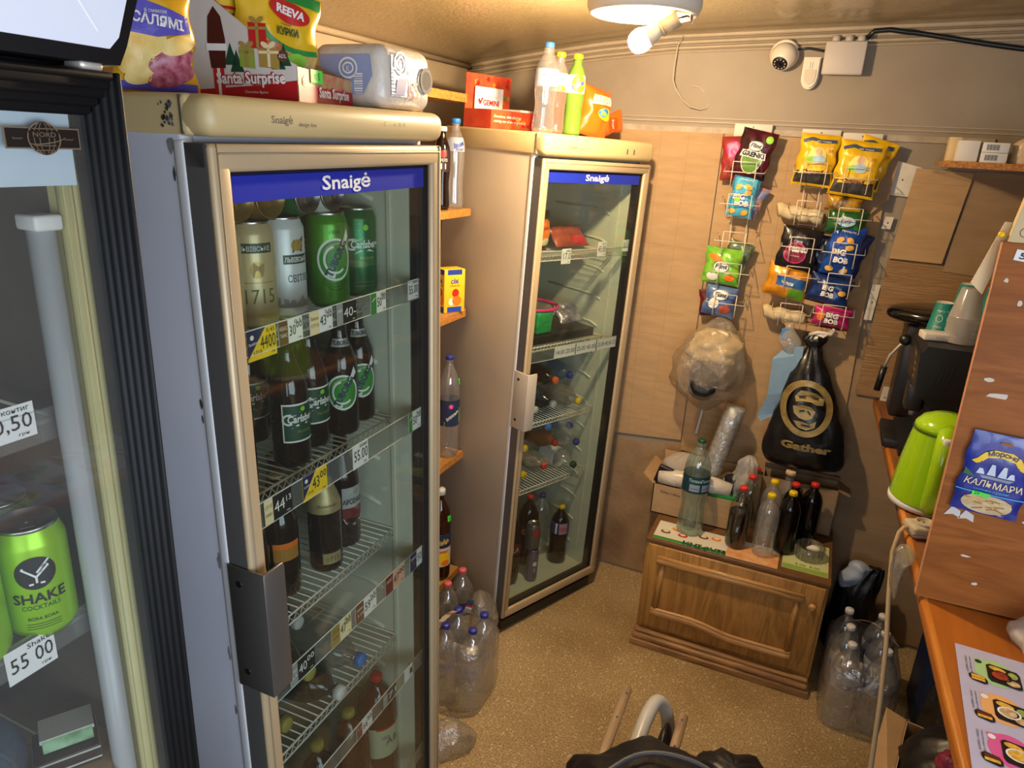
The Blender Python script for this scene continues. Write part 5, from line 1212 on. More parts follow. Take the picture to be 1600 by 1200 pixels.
lie('pl_dark_w', -.115, .200, zz + .050, 'blue black bottle with a white cap lying at the left, far fridge')
lie('pl_dark_o', -.150, .345, zz + .142, 'dark bottle with an orange cap lying on top of the others')
lie('pl_cloud_y', -.090, .440, zz + .050, 'cloudy bottle with a yellow cap lying at the right, far fridge')
lie('pl_dark_w', -.125, .318, zz + .050, 'dark bottle with a white cap lying in the middle, far fridge', .3)
lie('pl_blue', -.160, .449, zz + .146, 'bluish bottle lying at the top right of the bottle shelf')
lie('pl_blue', -.200, .220, zz + .145, 'bluish bottle lying at the top left of the bottle shelf')
zz = .605
lie('pl_white_g', -.080, .445, zz + .050, 'bottle with a white label and a dark green cap lying on the lower shelf')
lie('pl_green_y', -.130, .185, zz + .050, 'yellow green bottle with a yellow cap lying on the lower shelf')
lie('pl_cloud_r', -.145, .325, zz + .050, 'cloudy bottle with a red cap lying on the lower shelf, lower of two')
lie('pl_amber_r', -.150, .385, zz + .143, 'amber bottle with a red cap lying on the second layer of the lower shelf')
lie('pl_clear_b', -.110, .482, zz + .140, 'clear bottle with a violet cap lying at the right of the second layer')
lie('pl_blue_l', -.150, .330, zz + .232, 'clear bottle with a light blue cap at the left of the top layer')
lie('pl_blue', -.115, .430, zz + .230, 'bluish bottle with a dark blue cap at the right of the top layer')
lie('pl_green_y', -.180, .230, zz + .143, 'yellow green bottle lying behind the red caps')
G3 = 'drinks standing on the floor of the far fridge'
proto('pepsi_y', bottle_maker(pet(.044, .285, .08, .0135), COLA, CAPY, label=[(.155, .212, mat('blue_red_label', C('2a3578'), .4), lambda q, SS: (q.rect(SS(-.6), -.012, .157, .028, .210, mat('label_pink', C('b08a9a'), .45), .0007, 8, 4), q.text('COLA', SS(-.6), .008, .175, .018, RED, .0014, width=.034, bold=.03), q.rect(SS(-.6), -.03, .157, -.022, .210, WHITEP, .0007, 3, 4)))]))
proto('cola_r', bottle_maker(pet(.048, .34), COLA, CAPR, label=[(.15, .205, mat('dark_red_label2', C('5c1a1c'), .4), lambda q, SS: q.text('COLA', SS(-.6), 0, .165, .026, CREAMP, .001, width=.07))]))
proto('blue_stand', bottle_maker(pet(.048, .34), BLPET, CAPV, label=[(.15, .205, mat('blue_label', C('2f62b8'), .4), None)]))
zb = .121
pf(F2, 'pepsi_y', -.150, .478, zb, 'cola_bottle', 'cola bottle with a yellow cap and blue label, right on the far fridge floor', 'bottle', G3)
pf(F2, 'cola_r', -.230, .345, zb, 'cola_bottle', 'dark cola bottle with a red cap behind the slim can', 'bottle', G3)
pf(F2, 'cola_r', -.165, .175, zb, 'cola_bottle', 'dark cola bottle at the left on the far fridge floor', 'bottle', G3)
pf(F2, 'blue_stand', -.29, .235, zb, 'water_bottle', 'bluish bottle behind the dark cola bottles, far fridge floor', 'bottle', G3)
pf(F2, 'pl_clear_b', -.26, .460, zb, 'water_bottle', 'clear bottle behind the yellow capped cola', 'bottle', G3)
pf(F2, 'slim_can', -.105, .265, zb, 'drink_can', 'violet grey slim can standing on the far fridge floor', 'can', G3)
pf(F2, 'grey_can', -.115, .262, zb + .157, 'drink_can', 'grey can with a red emblem stacked on the slim can', 'can', G3)

# ---- inside the black cooler
ZK = 1.452
GS = 'lime green cans in the black cooler'
I4 = TR(0, 0, 0)
def pk(x, y, label): put('shake', 'drink_can', TR(x, y, ZK) @ RZ(-.52), label, 'can', GS)
pk(-.722, .407, 'lime green can standing in front at the right, its whole label in view'); pk(-.728, .338, 'lime green can left of the front one, cut by the picture edge')
pk(-.796, .422, 'lime green can directly behind the front right one'); pk(-.868, .426, 'lime green can farthest back in the row'); pk(-.800, .350, 'lime green can behind the left one')
tagp(MX.Identity(4), KX - .078, .374, ZK - .012, .052, .040, 'white price tag reading 55.00 under the lime cans', '55 00', top='Shake')
tagp(MX.Identity(4), KX - .078, .392, 1.700, .056, .036, 'white price tag reading 50.50 on the higher strip of the black cooler', '50,50', top='контиг')
q = MB(); q.box((-.030, -.045, 0), (.030, .045, .026), mat('dark_green_carton', C('1b1511'), .4, vscale=30, col2=C('2b2018')), bev=.002); S = Splane((.0302, 0, 0), (0, 1, 0), (0, 0, 1)); q.rect(S, -.042, .002, .042, .024, mat('mint_print', C('9cc49a'), .5, vscale=40, col2=C('5f8a5c')), .0006)
q.box((-.0305, -.0455, .020), (.0305, .0455, .0265), mat('white_rim', C('b9b9ae'), .5)); tag(q.build('chocolate_box', None, TR(-.745, .422, 1.268) @ RZ(-.55) @ MX.Diagonal((.62, .62, .8, 1))), 'dark box with a mint green end, upper of two under the lime cans', 'box')
q = MB(); q.box((-.045, -.055, 0), (.045, .055, .030), mat('dark_brown_carton', C('2a1c12'), .5), bev=.002); q.box((-.046, -.056, .024), (.046, .056, .027), mat('white_rim', C('b9b9ae'), .5)); q.box((-.046, -.056, .006), (.046, .056, .009), mat('white_rim', C('b9b9ae'), .5))
tag(q.build('chocolate_box', None, TR(-.745, .418, 1.242) @ RZ(-.55) @ MX.Diagonal((.62, .62, .8, 1))), 'dark brown box lying under the mint ended box', 'box')
q = MB(); q.box((-.05, -.05, 0), (.05, .05, .034), CARD); tag(q.build('carton', None, TR(-.745, .410, 1.206) @ RZ(-.55)), 'pale carton at the bottom of the box pile in the black cooler', 'box')
proto('cooler_water', bottle_maker([(r * 1.2, z * .95) for r, z in PB], BLPET, CAPB)); put('cooler_water', 'water_bottle', TR(-1.000, .345, 1.262) @ RY(PI / 2), 'large bluish bottle lying at the bottom left of the black cooler', 'bottle')

# ------------------------------------------------------------------ snack racks on the back wall
RACKW = mat('rack_white_wire', C('d8ccb8'), .45)
def rack(label, x0, x1, ztop, zbot, pockets, dx=0.0):
    """dx: drift of the rack to the right towards its foot"""
    t = thing('snack_rack', label, 'rack', TR(0, 0, 0), 'wire snack racks')
    q = MB(); xm = (x0 + x1) / 2; q.box((x0 - .006, 3.050, ztop - .05), (x1 + .006, 3.056, ztop + .004), mat('rack_plate', C('cfc6b8'), .5), bev=.003); q.ell(Splane((0, 3.0495, 0), (1, 0, 0), (0, 0, 1)), xm, ztop - .008, .003, .003, DKGREY, .0006, 8); q.build('hanger_plate', t)
    q = MB()
    def X(x, z): return x + dx * (ztop - z) / (ztop - zbot)
    for x in (x0 + .035, x1 - .035): q.tube([(X(x, z), 3.042, z) for z in (ztop - .02, (ztop + zbot) / 2, zbot)], .0022, RACKW, 6)
    q.build('frame', t)
    for z in pockets:
        q = MB(); a, b = X(x0, z), X(x1, z); f = 2.944
        q.tube([(a - .012, 3.040, z + .035), (a - .010, f, z + .012), (b + .010, f, z + .012), (b + .012, 3.040, z + .035)], .0018, RACKW, 6)
        q.tube([(a + .022, f, z + .050), (a + .022, f, z - .040), (a + .03, 3.035, z - .045)], .0018, RACKW, 6); q.tube([(b - .022, f, z + .050), (b - .022, f, z - .040), (b - .03, 3.035, z - .045)], .0018, RACKW, 6)
        q.tube([(a + .022, f, z + .050), (b - .022, f, z + .050)], .0018, RACKW, 6); q.tube([(a + .03, 3.040, z - .044), (b - .03, 3.040, z - .044)], .0018, RACKW, 6)
        q.build('wire_pocket', t)
rack('left wire rack with a black crouton packet in its top pocket', -.405, -.275, 2.102, 1.34, (1.915, 1.795, 1.652, 1.530, 1.405), .005)
rack('middle wire rack with a yellow packet at the top and two cream rolls', -.155, -.030, 2.092, 1.35, (1.930, 1.790, 1.655, 1.545, 1.40), .010)
rack('right wire rack with yellow, blue and pink packets', -.012, .112, 2.085, 1.37, (1.918, 1.775, 1.650, 1.535, 1.415), .020)
GK = 'snack packets in the wire racks'
BF = lambda n, c, c2=None: mat(n, C(c), .28, .15, vscale=26, col2=C(c2) if c2 else None, var=0 if c2 else .05, coat=.25)
def flint(q, S, w, h, v, k=1.0, col=WHITEP, d=.004):
    q.ell(S, 0, v, .030 * k, .020 * k, col, d, 22, .1, None, 4); q.ring(S, 0, v, .030 * k, .020 * k, .002, BLACK, d + .0008); q.text('Flint', S, 0, v - .006 * k, .016 * k, BLACK if col is WHITEP else WHITEP, d + .0014, width=.046 * k, skew=.2, bold=.03)
def wall_pack(label, px, pz, w, h, d, tilt, front, dec, seed, y=3.0, lean=.06):
    """px, pz: centre of the packet on the wall"""
    T = TR(px, y, pz) @ RX(-lean) @ RY(-tilt) @ TR(0, 0, -h / 2)
    return packet('snack_packet', label, T, w, h, d, front, dec, GK, 'snack packet', seed)
RT = 0.15
def d_grenki(q, S, w, h):
    q.ell(S, 0, .36 * h, .040, .050, WHITEP, .003, 28, 0, None, 5); q.ell(S, 0, .36 * h, .037, .047, mat('olive_green_print', C('5f8a2c'), .4), .0036, 28, 0, None, 5); flint(q, S, w, h, .66 * h, .95, WHITEP, .0045)
    q.poly(S, [(-.050, .41 * h), (.050, .41 * h), (.050, .55 * h), (-.050, .55 * h)], WHITEP, .0052); q.text('GRENKI', S, 0, .435 * h, .018, BLACK, .0062, width=.090, bold=.05); q.ell(S, .042, .84 * h, .014, .014, LIME, .004, 16, 0, None, 3); q.text('100%', S, .042, .825 * h, .006, WHITEP, .0052)
wall_pack('red packet behind the black crouton packet, top of the left rack', -.395, 1.975, .095, .165, .03, .08, BF('red_foil', 'a81f2c', '7a3a2c'), lambda q, S, w, h: q.ell(S, 0, .7 * h, .03, .03, PINK, .003, 16, 0, None, 3), 1.0, 3.025)
wall_pack('black and maroon packet with a green oval at the top of the left rack', -.316, 1.995, .135, .175, .045, -RT * 1.2, BF('black_maroon_foil', '15090d', '5c1224'), d_grenki, 2.0, 2.990)
def d_bigbob(q, S, w, h, two=True):
    q.text('BIG', S, -.012, .42 * h, .020, BLUE, .0046, width=.050, bold=.13, rot=.06); q.text('BIG', S, -.012, .42 * h, .020, WHITEP, .0054, width=.050, bold=.05, rot=.06); q.text('BOB', S, .004, .27 * h, .020, BLUE, .0046, width=.056, bold=.13, rot=.06); q.text('BOB', S, .004, .27 * h, .020, WHITEP, .0054, width=.056, bold=.05, rot=.06)
    pn = mat('peanut_print', C('dfa02e'), .4, vscale=50, col2=C('f0c66a'))
    for u, v, r in ((-.022, .70, .5), (.016, .72, -.4), (.020, .58, .3), (-.028, .12, 0), (.024, .12, .5)): q.ell(S, u, v * h, .015, .010, pn, .0042, 14, r, None, 3)
    q.text('PEANUTS', S, 0, .86 * h, .007, WHITEP, .0042, width=.050)
wall_pack('light blue peanut packet in the second pocket of the left rack', -.333, 1.838, .105, .160, .05, -.12, BF('sky_foil', '3fa6cf', '5fc0e0'), lambda q, S, w, h: (d_bigbob(q, S, w, h), q.ell(S, -.016, .40 * h, .012, .008, LIME, .0062, 14, 0, None, 3)), 3.0, 2.990)
wall_pack('blue and orange packet peeping out behind the light blue one', -.306, 1.822, .10, .125, .03, -.35, BF('blue_orange_foil', '2a7cb8', 'e08a2c'), None, 3.7, 3.022)
def d_flintg(q, S, w, h):
    q.ell(S, -.03, .72 * h, .030, .014, ORANGE, .003, 16, -.3, None, 3); q.ell(S, -.03, .20 * h, .024, .016, WHITEP, .003, 14, 0, None, 3); q.ell(S, .04, .22 * h, .020, .014, ORANGE, .003, 14, 0, None, 3); flint(q, S, w, h, .50 * h, 1.15, WHITEP, .0045)
wall_pack('light green packet in the fourth pocket of the left rack', -.372, 1.560, .150, .145, .06, -.05, BF('lime_foil', '5fae2c', '9ad24a'), d_flintg, 4.0, 2.985)
wall_pack('grey green packet squeezed behind the light green packet', -.325, 1.590, .105, .140, .03, -.25, BF('grey_green_foil', '6c7a5c', '48543c'), None, 4.6, 3.022)
def d_flintb(q, S, w, h):
    q.ell(S, -.02, .42 * h, .022, .022, WHITEP, .003, 16, 0, None, 3); q.ell(S, .03, .30 * h, .024, .018, mat('rust_print', C('a84a2a'), .4), .003, 14, .4, None, 3); flint(q, S, w, h, .72 * h, 1.1, WHITEP, .0045)
wall_pack('greyish blue packet in the lowest pocket of the left rack', -.362, 1.418, .130, .125, .055, -.10, BF('grey_blue_foil', '6f86ac', '3c5a94'), d_flintb, 5.0, 2.985)
wall_pack('dark red packet behind the greyish blue one, foot of the left rack', -.408, 1.400, .08, .11, .025, .15, BF('dark_red_foil', '6c1a1c', '3a1012'), None, 5.5, 3.022)
GRASS = mat('food_black', C('16120e'), .5, vscale=60, col2=C('3a342a'))
def d_squid(q, S, w, h):
    zone(q, S, w, h, -.46, .05, .46, .28, GRASS); q.poly(S, [(-.38 * w, .22 * h), (.36 * w, .26 * h), (.38 * w, .36 * h), (-.36 * w, .32 * h)], YELLOW, .0042); q.text('Сушені', S, -.002, .245 * h, .012, mat('dark_red_print', C('6c1414'), .4), .0052, width=.080, bold=.05, rot=.04)
    q.line(S, [(-.42 * w, .84 * h), (-.2 * w, .90 * h), (0, .86 * h), (.4 * w, .88 * h)], .012, mat('band_slate', C('34435c'), .4), .0032); q.text('до пива', S, .012, .848 * h, .005, WHITEP, .0042, width=.05)
    q.ell(S, 0, .58 * h, .034, .030, mat('pale_yellow', C('f4dc74'), .4), .0030, 22, 0, None, 4); q.ell(S, -.012, .50 * h, .022, .012, LIME, .0038, 16, 0, None, 3); q.ell(S, .010, .52 * h, .024, .016, mat('pale_blue_print', C('a9c8dc'), .4), .0042, 16, 0, None, 3); q.ell(S, .004, .66 * h, .012, .014, mat('peach_print', C('e3b48c'), .4), .0042, 14, 0, None, 3); q.text('М', S, .046, .66 * h, .012, RED, .0042)
YS = BF('yellow_packet', 'eec018', 'd9a814')
wall_pack('yellow snack packet with a black lower band at the top of the middle rack', -.092, 1.985, .142, .185, .045, -.06, YS, d_squid, 6.0, 2.992)
wall_pack('yellow snack packet with a black lower band at the top of the right rack', .052, 1.962, .158, .195, .045, -.09, YS, d_squid, 7.0, 2.985)
wall_pack('yellow packet turned behind the top packet of the right rack', .092, 1.985, .13, .175, .03, -.28, YS, d_squid, 7.6, 3.020)
wall_pack('bent yellow packet with a golden fold under the top pocket of the right rack', .032, 1.835, .130, .060, .03, -.08, BF('golden_fold_foil', 'd9a51c', '3a2a14'), None, 8.2, 2.996)
wall_pack('dark green packet under the yellow ones on the right rack', .050, 1.772, .142, .090, .045, -.05, BF('deep_green_foil', '2c6a34', '16401e'), lambda q, S, w, h: (q.ell(S, 0, .52 * h, .034, .018, mat('pale_blue_print', C('a9c8dc'), .4), .003, 16, 0, None, 3), q.text('СИР', S, 0, .44 * h, .014, MAROON, .0045)), 9.0, 2.990)
def d_enki(q, S, w, h):
    q.ell(S, -.008, .42 * h, .044, .040, PINK, .003, 24, 0, None, 4); q.ell(S, -.008, .42 * h, .040, .036, MAROON, .0036, 24, 0, None, 4); q.text('GRENKI', S, 0, .46 * h, .018, WHITEP, .0052, width=.076, bold=.08, rot=.06); q.text('Flint', S, -.008, .66 * h, .012, WHITEP, .0046, width=.034, skew=.2); q.text('зі смаком', S, -.006, .34 * h, .006, WHITEP, .0046, width=.036)
wall_pack('black packet with a pink oval on the middle rack', -.098, 1.655, .150, .165, .05, -.10, BF('black_foil', '0e0d10', '201a20'), d_enki, 10.0, 2.985)
wall_pack('navy packet half hidden between the black packet and the blue one', -.018, 1.640, .09, .150, .03, -.05, BF('navy_foil', '16244c', '0e1428'), None, 10.6, 3.018)
wall_pack('bright blue peanut packet on the right rack', .058, 1.668, .120, .190, .055, -.13, BF('royal_foil', '1a4fae', '123a86'), lambda q, S, w, h: (d_bigbob(q, S, w, h), q.poly(S, [(.016, .05 * h), (.030, .05 * h), (.026, .22 * h), (.020, .22 * h)], WHITEP, .005)), 11.0, 2.982)
wall_pack('dark blue packet behind the bright blue peanut packet', .092, 1.655, .10, .165, .03, -.25, BF('dark_blue_foil', '15357c', '0f2454'), None, 11.5, 3.020)
wall_pack('crumpled yellow, blue and green packet low on the middle rack', -.118, 1.530, .165, .130, .06, -.14, BF('amber_foil', 'e0981c', 'b8741a'), lambda q, S, w, h: (zone(q, S, w, h, -.25, .36, .46, .64, mat('pack_blue', C('1f5a9c'), .35)), q.text('Чіпси', S, .005, .42 * h, .014, WHITEP, .0045, width=.05, bold=.04), zone(q, S, w, h, .10, .02, .46, .34, mat('pack_green', C('5f9a2c'), .35))), 12.0, 2.985)
wall_pack('navy peanut packet low on the right rack', .040, 1.515, .155, .105, .055, -.16, BF('navy_big_foil', '1c3f86', '10244e'), lambda q, S, w, h: (q.text('BIG', S, -.01, .50 * h, .018, WHITEP, .0045, width=.044, bold=.06), q.text('BOB', S, -.004, .26 * h, .018, WHITEP, .0045, width=.05, bold=.06), q.ell(S, .05, .5 * h, .016, .010, mat('peanut_print', C('dfa02e'), .4), .004, 12, 0, None, 3)), 13.0, 2.985)
wall_pack('pink peanut packet in the lowest pocket of the right rack', .066, 1.412, .140, .075, .05, -.06, BF('pink_foil', 'd22a78', 'a81f6c'), lambda q, S, w, h: (q.text('BIG', S, 0, .50 * h, .018, BLACK, .0040, width=.05, bold=.13), q.text('BIG', S, 0, .50 * h, .018, WHITEP, .0046, width=.05, bold=.05), q.text('BOB', S, 0, .20 * h, .018, BLACK, .0040, width=.056, bold=.13), q.text('BOB', S, 0, .20 * h, .018, WHITEP, .0046, width=.056, bold=.05), q.ell(S, -.045, .5 * h, .016, .018, ORANGE, .003, 14, 0, None, 3)), 14.0, 2.985)
ROLL = mat('cream_card_roll', C('d8c6a0'), .55, vscale=20, col2=C('c6b084'), bump=.4, bscale=25)
def roll(label, cx, cz, L, r, tilt, y):
    q = MB(); T = TR(cx, y, cz) @ RY(tilt)
    pts = [(-L / 2 + L * i / 14, .003 * math.sin(i * 2.1), .004 * math.sin(i * 1.3)) for i in range(15)]
    q.tube(pts, [r * (1 + .10 * math.sin(i * 1.7)) for i in range(15)], ROLL, 16)
    for i in range(13): q.cyl((-L / 2 + .02 + i * (L - .04) / 13, -.004, r * .95), (-L / 2 + .02 + i * (L - .04) / 13, -.004, r * 1.10), .0018, mat('notch_grey', C('8c8270'), .6), n=6)
    return tag(q.build('card_roll', None, T), label, 'card roll', 'cream card rolls in the middle rack')
roll('cream card roll in the second pocket of the middle rack', -.115, 1.788, .168, .026, .10, 3.004); roll('cream card roll in the lowest pocket of the middle rack', -.108, 1.392, .160, .026, .06, 3.004)
q = MB(); S = Splane((0, 0, 0), (1, 0, 0), (0, 0, 1)); slab(q, S, [(-.19, .010), (.10, -.03), (.10, -.050), (-.13, -.012)], -.05, 0, CARD); tag(q.build('card_strip', None, TR(0, 2.985, 1.478)), 'bent cardboard strip under the crumpled packets', 'cardboard')
q = MB(); slab(q, S, [(-.12, .012), (.13, .0), (.13, -.028), (-.09, -.012)], -.05, 0, CARD); tag(q.build('card_strip', None, TR(0.0, 2.985, 1.362)), 'bent cardboard strip under the pink packet', 'cardboard')

# ------------------------------------------------------------------ bags hanging below the racks
BAGT = thin('beige_thin_bag', (.80, .72, .58), .30, .18, body=.15, bodycol=(.72, .62, .48), bump=1.2, bscale=26, edge=.45)
q = MB(); blob_mesh(q, [(1.375, -.345, 3.0, .012, .010), (1.350, -.345, 2.99, .018, .016), (1.315, -.345, 2.975, .060, .040), (1.25, -.350, 2.955, .118, .085), (1.15, -.362, 2.945, .150, .110), (1.06, -.370, 2.95, .138, .105), (1.00, -.365, 2.965, .085, .07), (.955, -.362, 2.975, .035, .03), (.940, -.362, 2.978, .008, .008)], BAGT, 64, .012, 2.0, 13, 7, fold=.35)
tag(q.build('plastic_bag'), 'beige see-through plastic bag stuffed with bags, hanging under the left rack', 'bag')
q = MB(); blob_mesh(q, [(-.05, 0, 0, .02, .02), (-.03, 0, 0, .068, .06), (.0, 0, 0, .080, .066), (.06, .01, 0, .078, .062), (.10, .0, 0, .03, .03)], mat('white_crumpled_bag', C('d9cba6'), .45, bump=1.0, bscale=28), 48, .022, 5.0, 22, 7)
tag(q.build('crumpled_bag', None, TR(-.350, 2.955, 1.205) @ MX.Diagonal((1.25, .70, 1.0, 1))), 'cream crumpled bags bundled inside the beige plastic bag', 'bag')
q = MB(); q.lathe([(.030, -.045), (.058, -.042), (.060, .03), (.052, .042), (.02, .045)], mat('black_bag_roll', C('141312'), .45, bump=.5, bscale=40), 24, RX(.9) @ RY(.2)); tag(q.build('bag_roll', None, TR(-.366, 2.893, 1.082)), 'dark roll showing through the bottom of the beige plastic bag', 'roll')
BLB = thin('blue_thin_bag', (.50, .68, .86), .3, .15, body=.66, bodycol=(.30, .48, .68), bump=.8, bscale=14)
q = MB(); S = lambda u, v, d=0.0: V((u, 2.99 + .018 * math.sin(u * 60) - d, v))
slab(q, S, [(-.085, 1.255), (-.050, 1.285), (-.030, 1.245), (-.035, 1.09), (-.060, .985), (-.125, .945), (-.140, .965), (-.115, 1.06), (-.120, 1.215)], -.012, .012, BLB)
slab(q, S, [(-.045, 1.28), (-.012, 1.285), (-.010, 1.22), (-.020, 1.125), (-.038, 1.125)], .014, .022, BLB); tag(q.build('blue_bag_sheets'), 'folded blue plastic bags hanging between the beige and the black bag', 'bag')
q = MB(); blob_mesh(q, [(1.37, -.070, 2.99, .008, .008), (1.345, -.075, 2.985, .020, .015), (1.30, -.068, 2.98, .044, .026), (1.265, -.060, 2.98, .034, .022), (1.24, -.052, 2.985, .012, .012)], thin('cloudy_pouch', (.92, .91, .88), .2, .1, body=.3, bodycol=(.7, .66, .6)), 20, .006, 3.0, 20, 4)
q.box((-.105, 2.968, 1.295), (-.078, 2.972, 1.345), mat('blue_tab', C('3f7fc0'), .4), TR(0, 0, 0), bev=.001); tag(q.build('clear_pouch'), 'small clear pouch with a blue tab above the blue bags', 'pouch')
BBAG = mat('black_polythene', C('131315'), .33, bump=.9, bscale=9, coat=.2)
BAGB = [(1.345, .030, 2.985, .020, .015), (1.315, .020, 2.985, .045, .022), (1.29, .022, 2.985, .028, .020), (1.26, .022, 2.98, .038, .028), (1.20, .022, 2.97, .062, .042), (1.08, .030, 2.955, .105, .055), (.95, .038, 2.945, .145, .062), (.85, .040, 2.945, .160, .062), (.80, .042, 2.95, .148, .055), (.785, .042, 2.955, .12, .04)]
t = thing('black_bag', 'black bag with a gold ringed emblem and gold lettering hanging on the wall', 'bag', TR(0, 0, 0) @ TR(.03, 0, 1.345) @ RY(-.045) @ TR(-.03, 0, -1.345))
q = MB(); blob_mesh(q, BAGB, BBAG, 48, .010, 7.0, 10, 6, fold=.2); 
def Sbag(u, v, d=0.0):
    z = v
    for (z0, c0, y0, a0, b0), (z1, c1, y1, a1, b1) in zip(BAGB, BAGB[1:]):
        if z1 <= z <= z0:
            k = (z0 - z) / (z0 - z1); c, y, a, b = c0 + (c1 - c0) * k, y0 + (y1 - y0) * k, a0 + (a1 - a0) * k, b0 + (b1 - b0) * k; break
    w = max(-.98, min(.98, (u) / a)); return V((c + w * a, y - b * math.sqrt(1 - w * w) - .009 - d, z))
GLD = mat('gold_bag_print', C('a8915a'), .4, .3, vscale=30, col2=C('84703f'))
q.ring(Sbag, -.006, 1.055, .098, .112, .024, GLD, .004, 44); q.poly(Sbag, [(-.05, 1.10), (-.03, 1.125), (.0, 1.128), (.03, 1.118), (.058, 1.10), (.055, 1.075), (.03, 1.075), (.012, 1.085), (-.02, 1.085), (-.045, 1.08)], GLD, .005)
q.poly(Sbag, [(-.055, 1.062), (-.02, 1.072), (.012, 1.066), (.03, 1.05), (.018, 1.02), (-.005, 1.012), (-.03, 1.018), (-.05, 1.035)], GLD, .005)
q.poly(Sbag, [(-.05, 1.005), (-.02, 1.005), (.01, .998), (.035, 1.012), (.03, .985), (0, .972), (-.03, .978)], GLD, .005)
for p in ([(-.035, 1.10), (-.01, 1.105)], [(.012, 1.105), (.038, 1.10)], [(-.03, 1.045), (-.01, 1.05)], [(0, 1.05), (.012, 1.035)], [(-.02, .992), (.012, .990)]): q.line(Sbag, p, .006, BLACK, .0065)
q.text('Gather', Sbag, .005, .886, .030, GLD, .004, width=.190, bold=.05, rot=-.05, serif=True); q.build('bag_body', t)
q = MB(); q.tube([(.0, 2.975, 1.335), (.03, 2.960, 1.350), (.075, 2.965, 1.345), (.085, 2.975, 1.365)], .008, mat('white_handle_loop', C('d4ccc0'), .45), 8); q.tube([(.01, 2.97, 1.345), (.05, 2.955, 1.335), (.08, 2.97, 1.36)], .006, mat('white_handle_loop', C('d4ccc0'), .45), 8); q.build('handle', t)

# ------------------------------------------------------------------ on the cabinet
TZ = .496
MENU1 = mat('leaflet_white', C('d9d2c0'), .5)
q = MB(); S = Splane((0, 0, TZ), (1, 0, 0), (0, 1, 0)); slab(q, S, [(-.440, 2.592), (.045, 2.592), (.045, 2.74), (-.440, 2.745)], 0, .001, MENU1)
q.rect(S, -.440, 2.592, -.15, 2.612, GREEN, .0014); q.rect(S, -.15, 2.592, .045, 2.70, mat('leaflet_orange', C('d9874a'), .5, vscale=20, col2=C('e0c090')), .0014)
q.text('МАФІНИ', S, -.235, 2.622, .030, DKGREEN, .0018, width=.170, bold=.05, rot=PI)
for u, v, m in ((-.40, 2.66, BROWNP), (-.36, 2.70, ORANGE), (-.33, 2.66, RED), (-.25, 2.69, BROWNP), (-.20, 2.70, ORANGE)): q.ell(S, u, v, .020, .014, m, .0016, 16); q.ell(S, u, v + .004, .012, .008, CREAMP, .0020, 12)
tag(q.build('leaflet'), 'upside down leaflet with green lettering under the bottles on the cabinet', 'leaflet')
q = MB(); slab(q, S, [(.058, 2.62), (.226, 2.62), (.226, 2.86), (.058, 2.86)], 0, .001, mat('leaflet_lime', C('c9cf94'), .5)); q.rect(S, .06, 2.622, .224, 2.655, mat('leaflet_lime_dark', C('8fae4a'), .5), .0014); q.text('5.00  6.00', S, .15, 2.662, .014, DKGREEN, .0016, width=.09); 
tag(q.build('leaflet'), 'pale green leaflet under the glass ashtray on the cabinet', 'leaflet')
GBIG = [(r * 1.0, z * 1.225) for r, z in pet(.054, .335, .14, .016)]
PALEG = thin('pale_green_bottle', (.86, .94, .89), .32, .05, body=.10, bodycol=(.55, .70, .60), edge=.6)
def lab_min(q, SS):
    for ph in (-1.5, -.6, .6): 
        S = SS(ph); q.text('Поляна', S, 0, .245, .014, mat('label_teal', C('9fc4c4'), .4), .0009, width=.050, bold=.02); q.rect(S, -.02, .205, .02, .235, mat('label_grey_blue', C('8a9cac'), .5), .0008, 5); q.text('вода мінеральна', S, 0, .215, .006, NAVY, .0013, width=.034)
proto('mineral', bottle_maker(GBIG, PALEG, CAPG, liquid=(.30, LIQ), label=[(.195, .268, mat('dark_teal_label', C('1d3f48'), .35), lab_min)]))
put('mineral', 'water_bottle', TR(-.316, 2.715, TZ + .002), 'large pale green water bottle with a dark teal label standing on the cabinet', 'bottle')
SM = [(r * .70, z * .80) for r, z in pet(.050, .325, .0, .0195)]
SMALL = [(.028, .003), (.036, 0), (.040, .010), (.041, .02), (.041, .165), (.0405, .180), (.037, .198), (.029, .216), (.018, .229), (.0145, .236), (.0145, .254)]
proto('small_cola', bottle_maker(SMALL, thin('brownish_clear', (.90, .90, .86), .2, .05), CAPR, liquid=(.155, COLA)))
proto('small_clear', bottle_maker(SMALL, WATER, CAPY, liquid=(.095, LIQ)))
proto('small_empty', bottle_maker(SMALL, thin('brownish_clear', (.90, .90, .86), .2, .05), CAPR))
proto('small_dark', bottle_maker(SMALL, mat('near_black_bottle', C('0d0807'), .12), CAPR)); proto('small_dark_y', bottle_maker(SMALL, mat('near_black_bottle', C('0d0807'), .12), CAPY))
GB = 'small plastic bottles on the cabinet'
for key, x, y, l in (('small_cola', -.128, 2.690, 'small bottle half filled with cola, red cap, leftmost of the front row'), ('small_clear', -.022, 2.680, 'small clear bottle with a little water and a yellow cap in front'),
    ('small_dark_y', .052, 2.745, 'small dark bottle with a yellow cap, right of the clear front bottle'), ('small_empty', -.108, 2.815, 'small empty bottle with a red cap behind the half filled cola'),
    ('small_empty', -.100, 2.905, 'small empty bottle with a red cap, rearmost of the left ones'), ('small_clear', -.022, 2.815, 'small clear bottle with a yellow cap in the second row'),
    ('small_dark', .058, 2.832, 'small dark bottle with a red cap in the second row'), ('small_dark', .128, 2.872, 'small dark bottle with a red cap, rightmost near the carton')):
    put(key, 'drink_bottle', TR(x, y, TZ + .0035), l, 'bottle', GB)
t = thing('glass_ashtray', 'ribbed glass ashtray with white scraps in it on the pale green leaflet', 'ashtray', TR(.150, 2.745, TZ + .002))
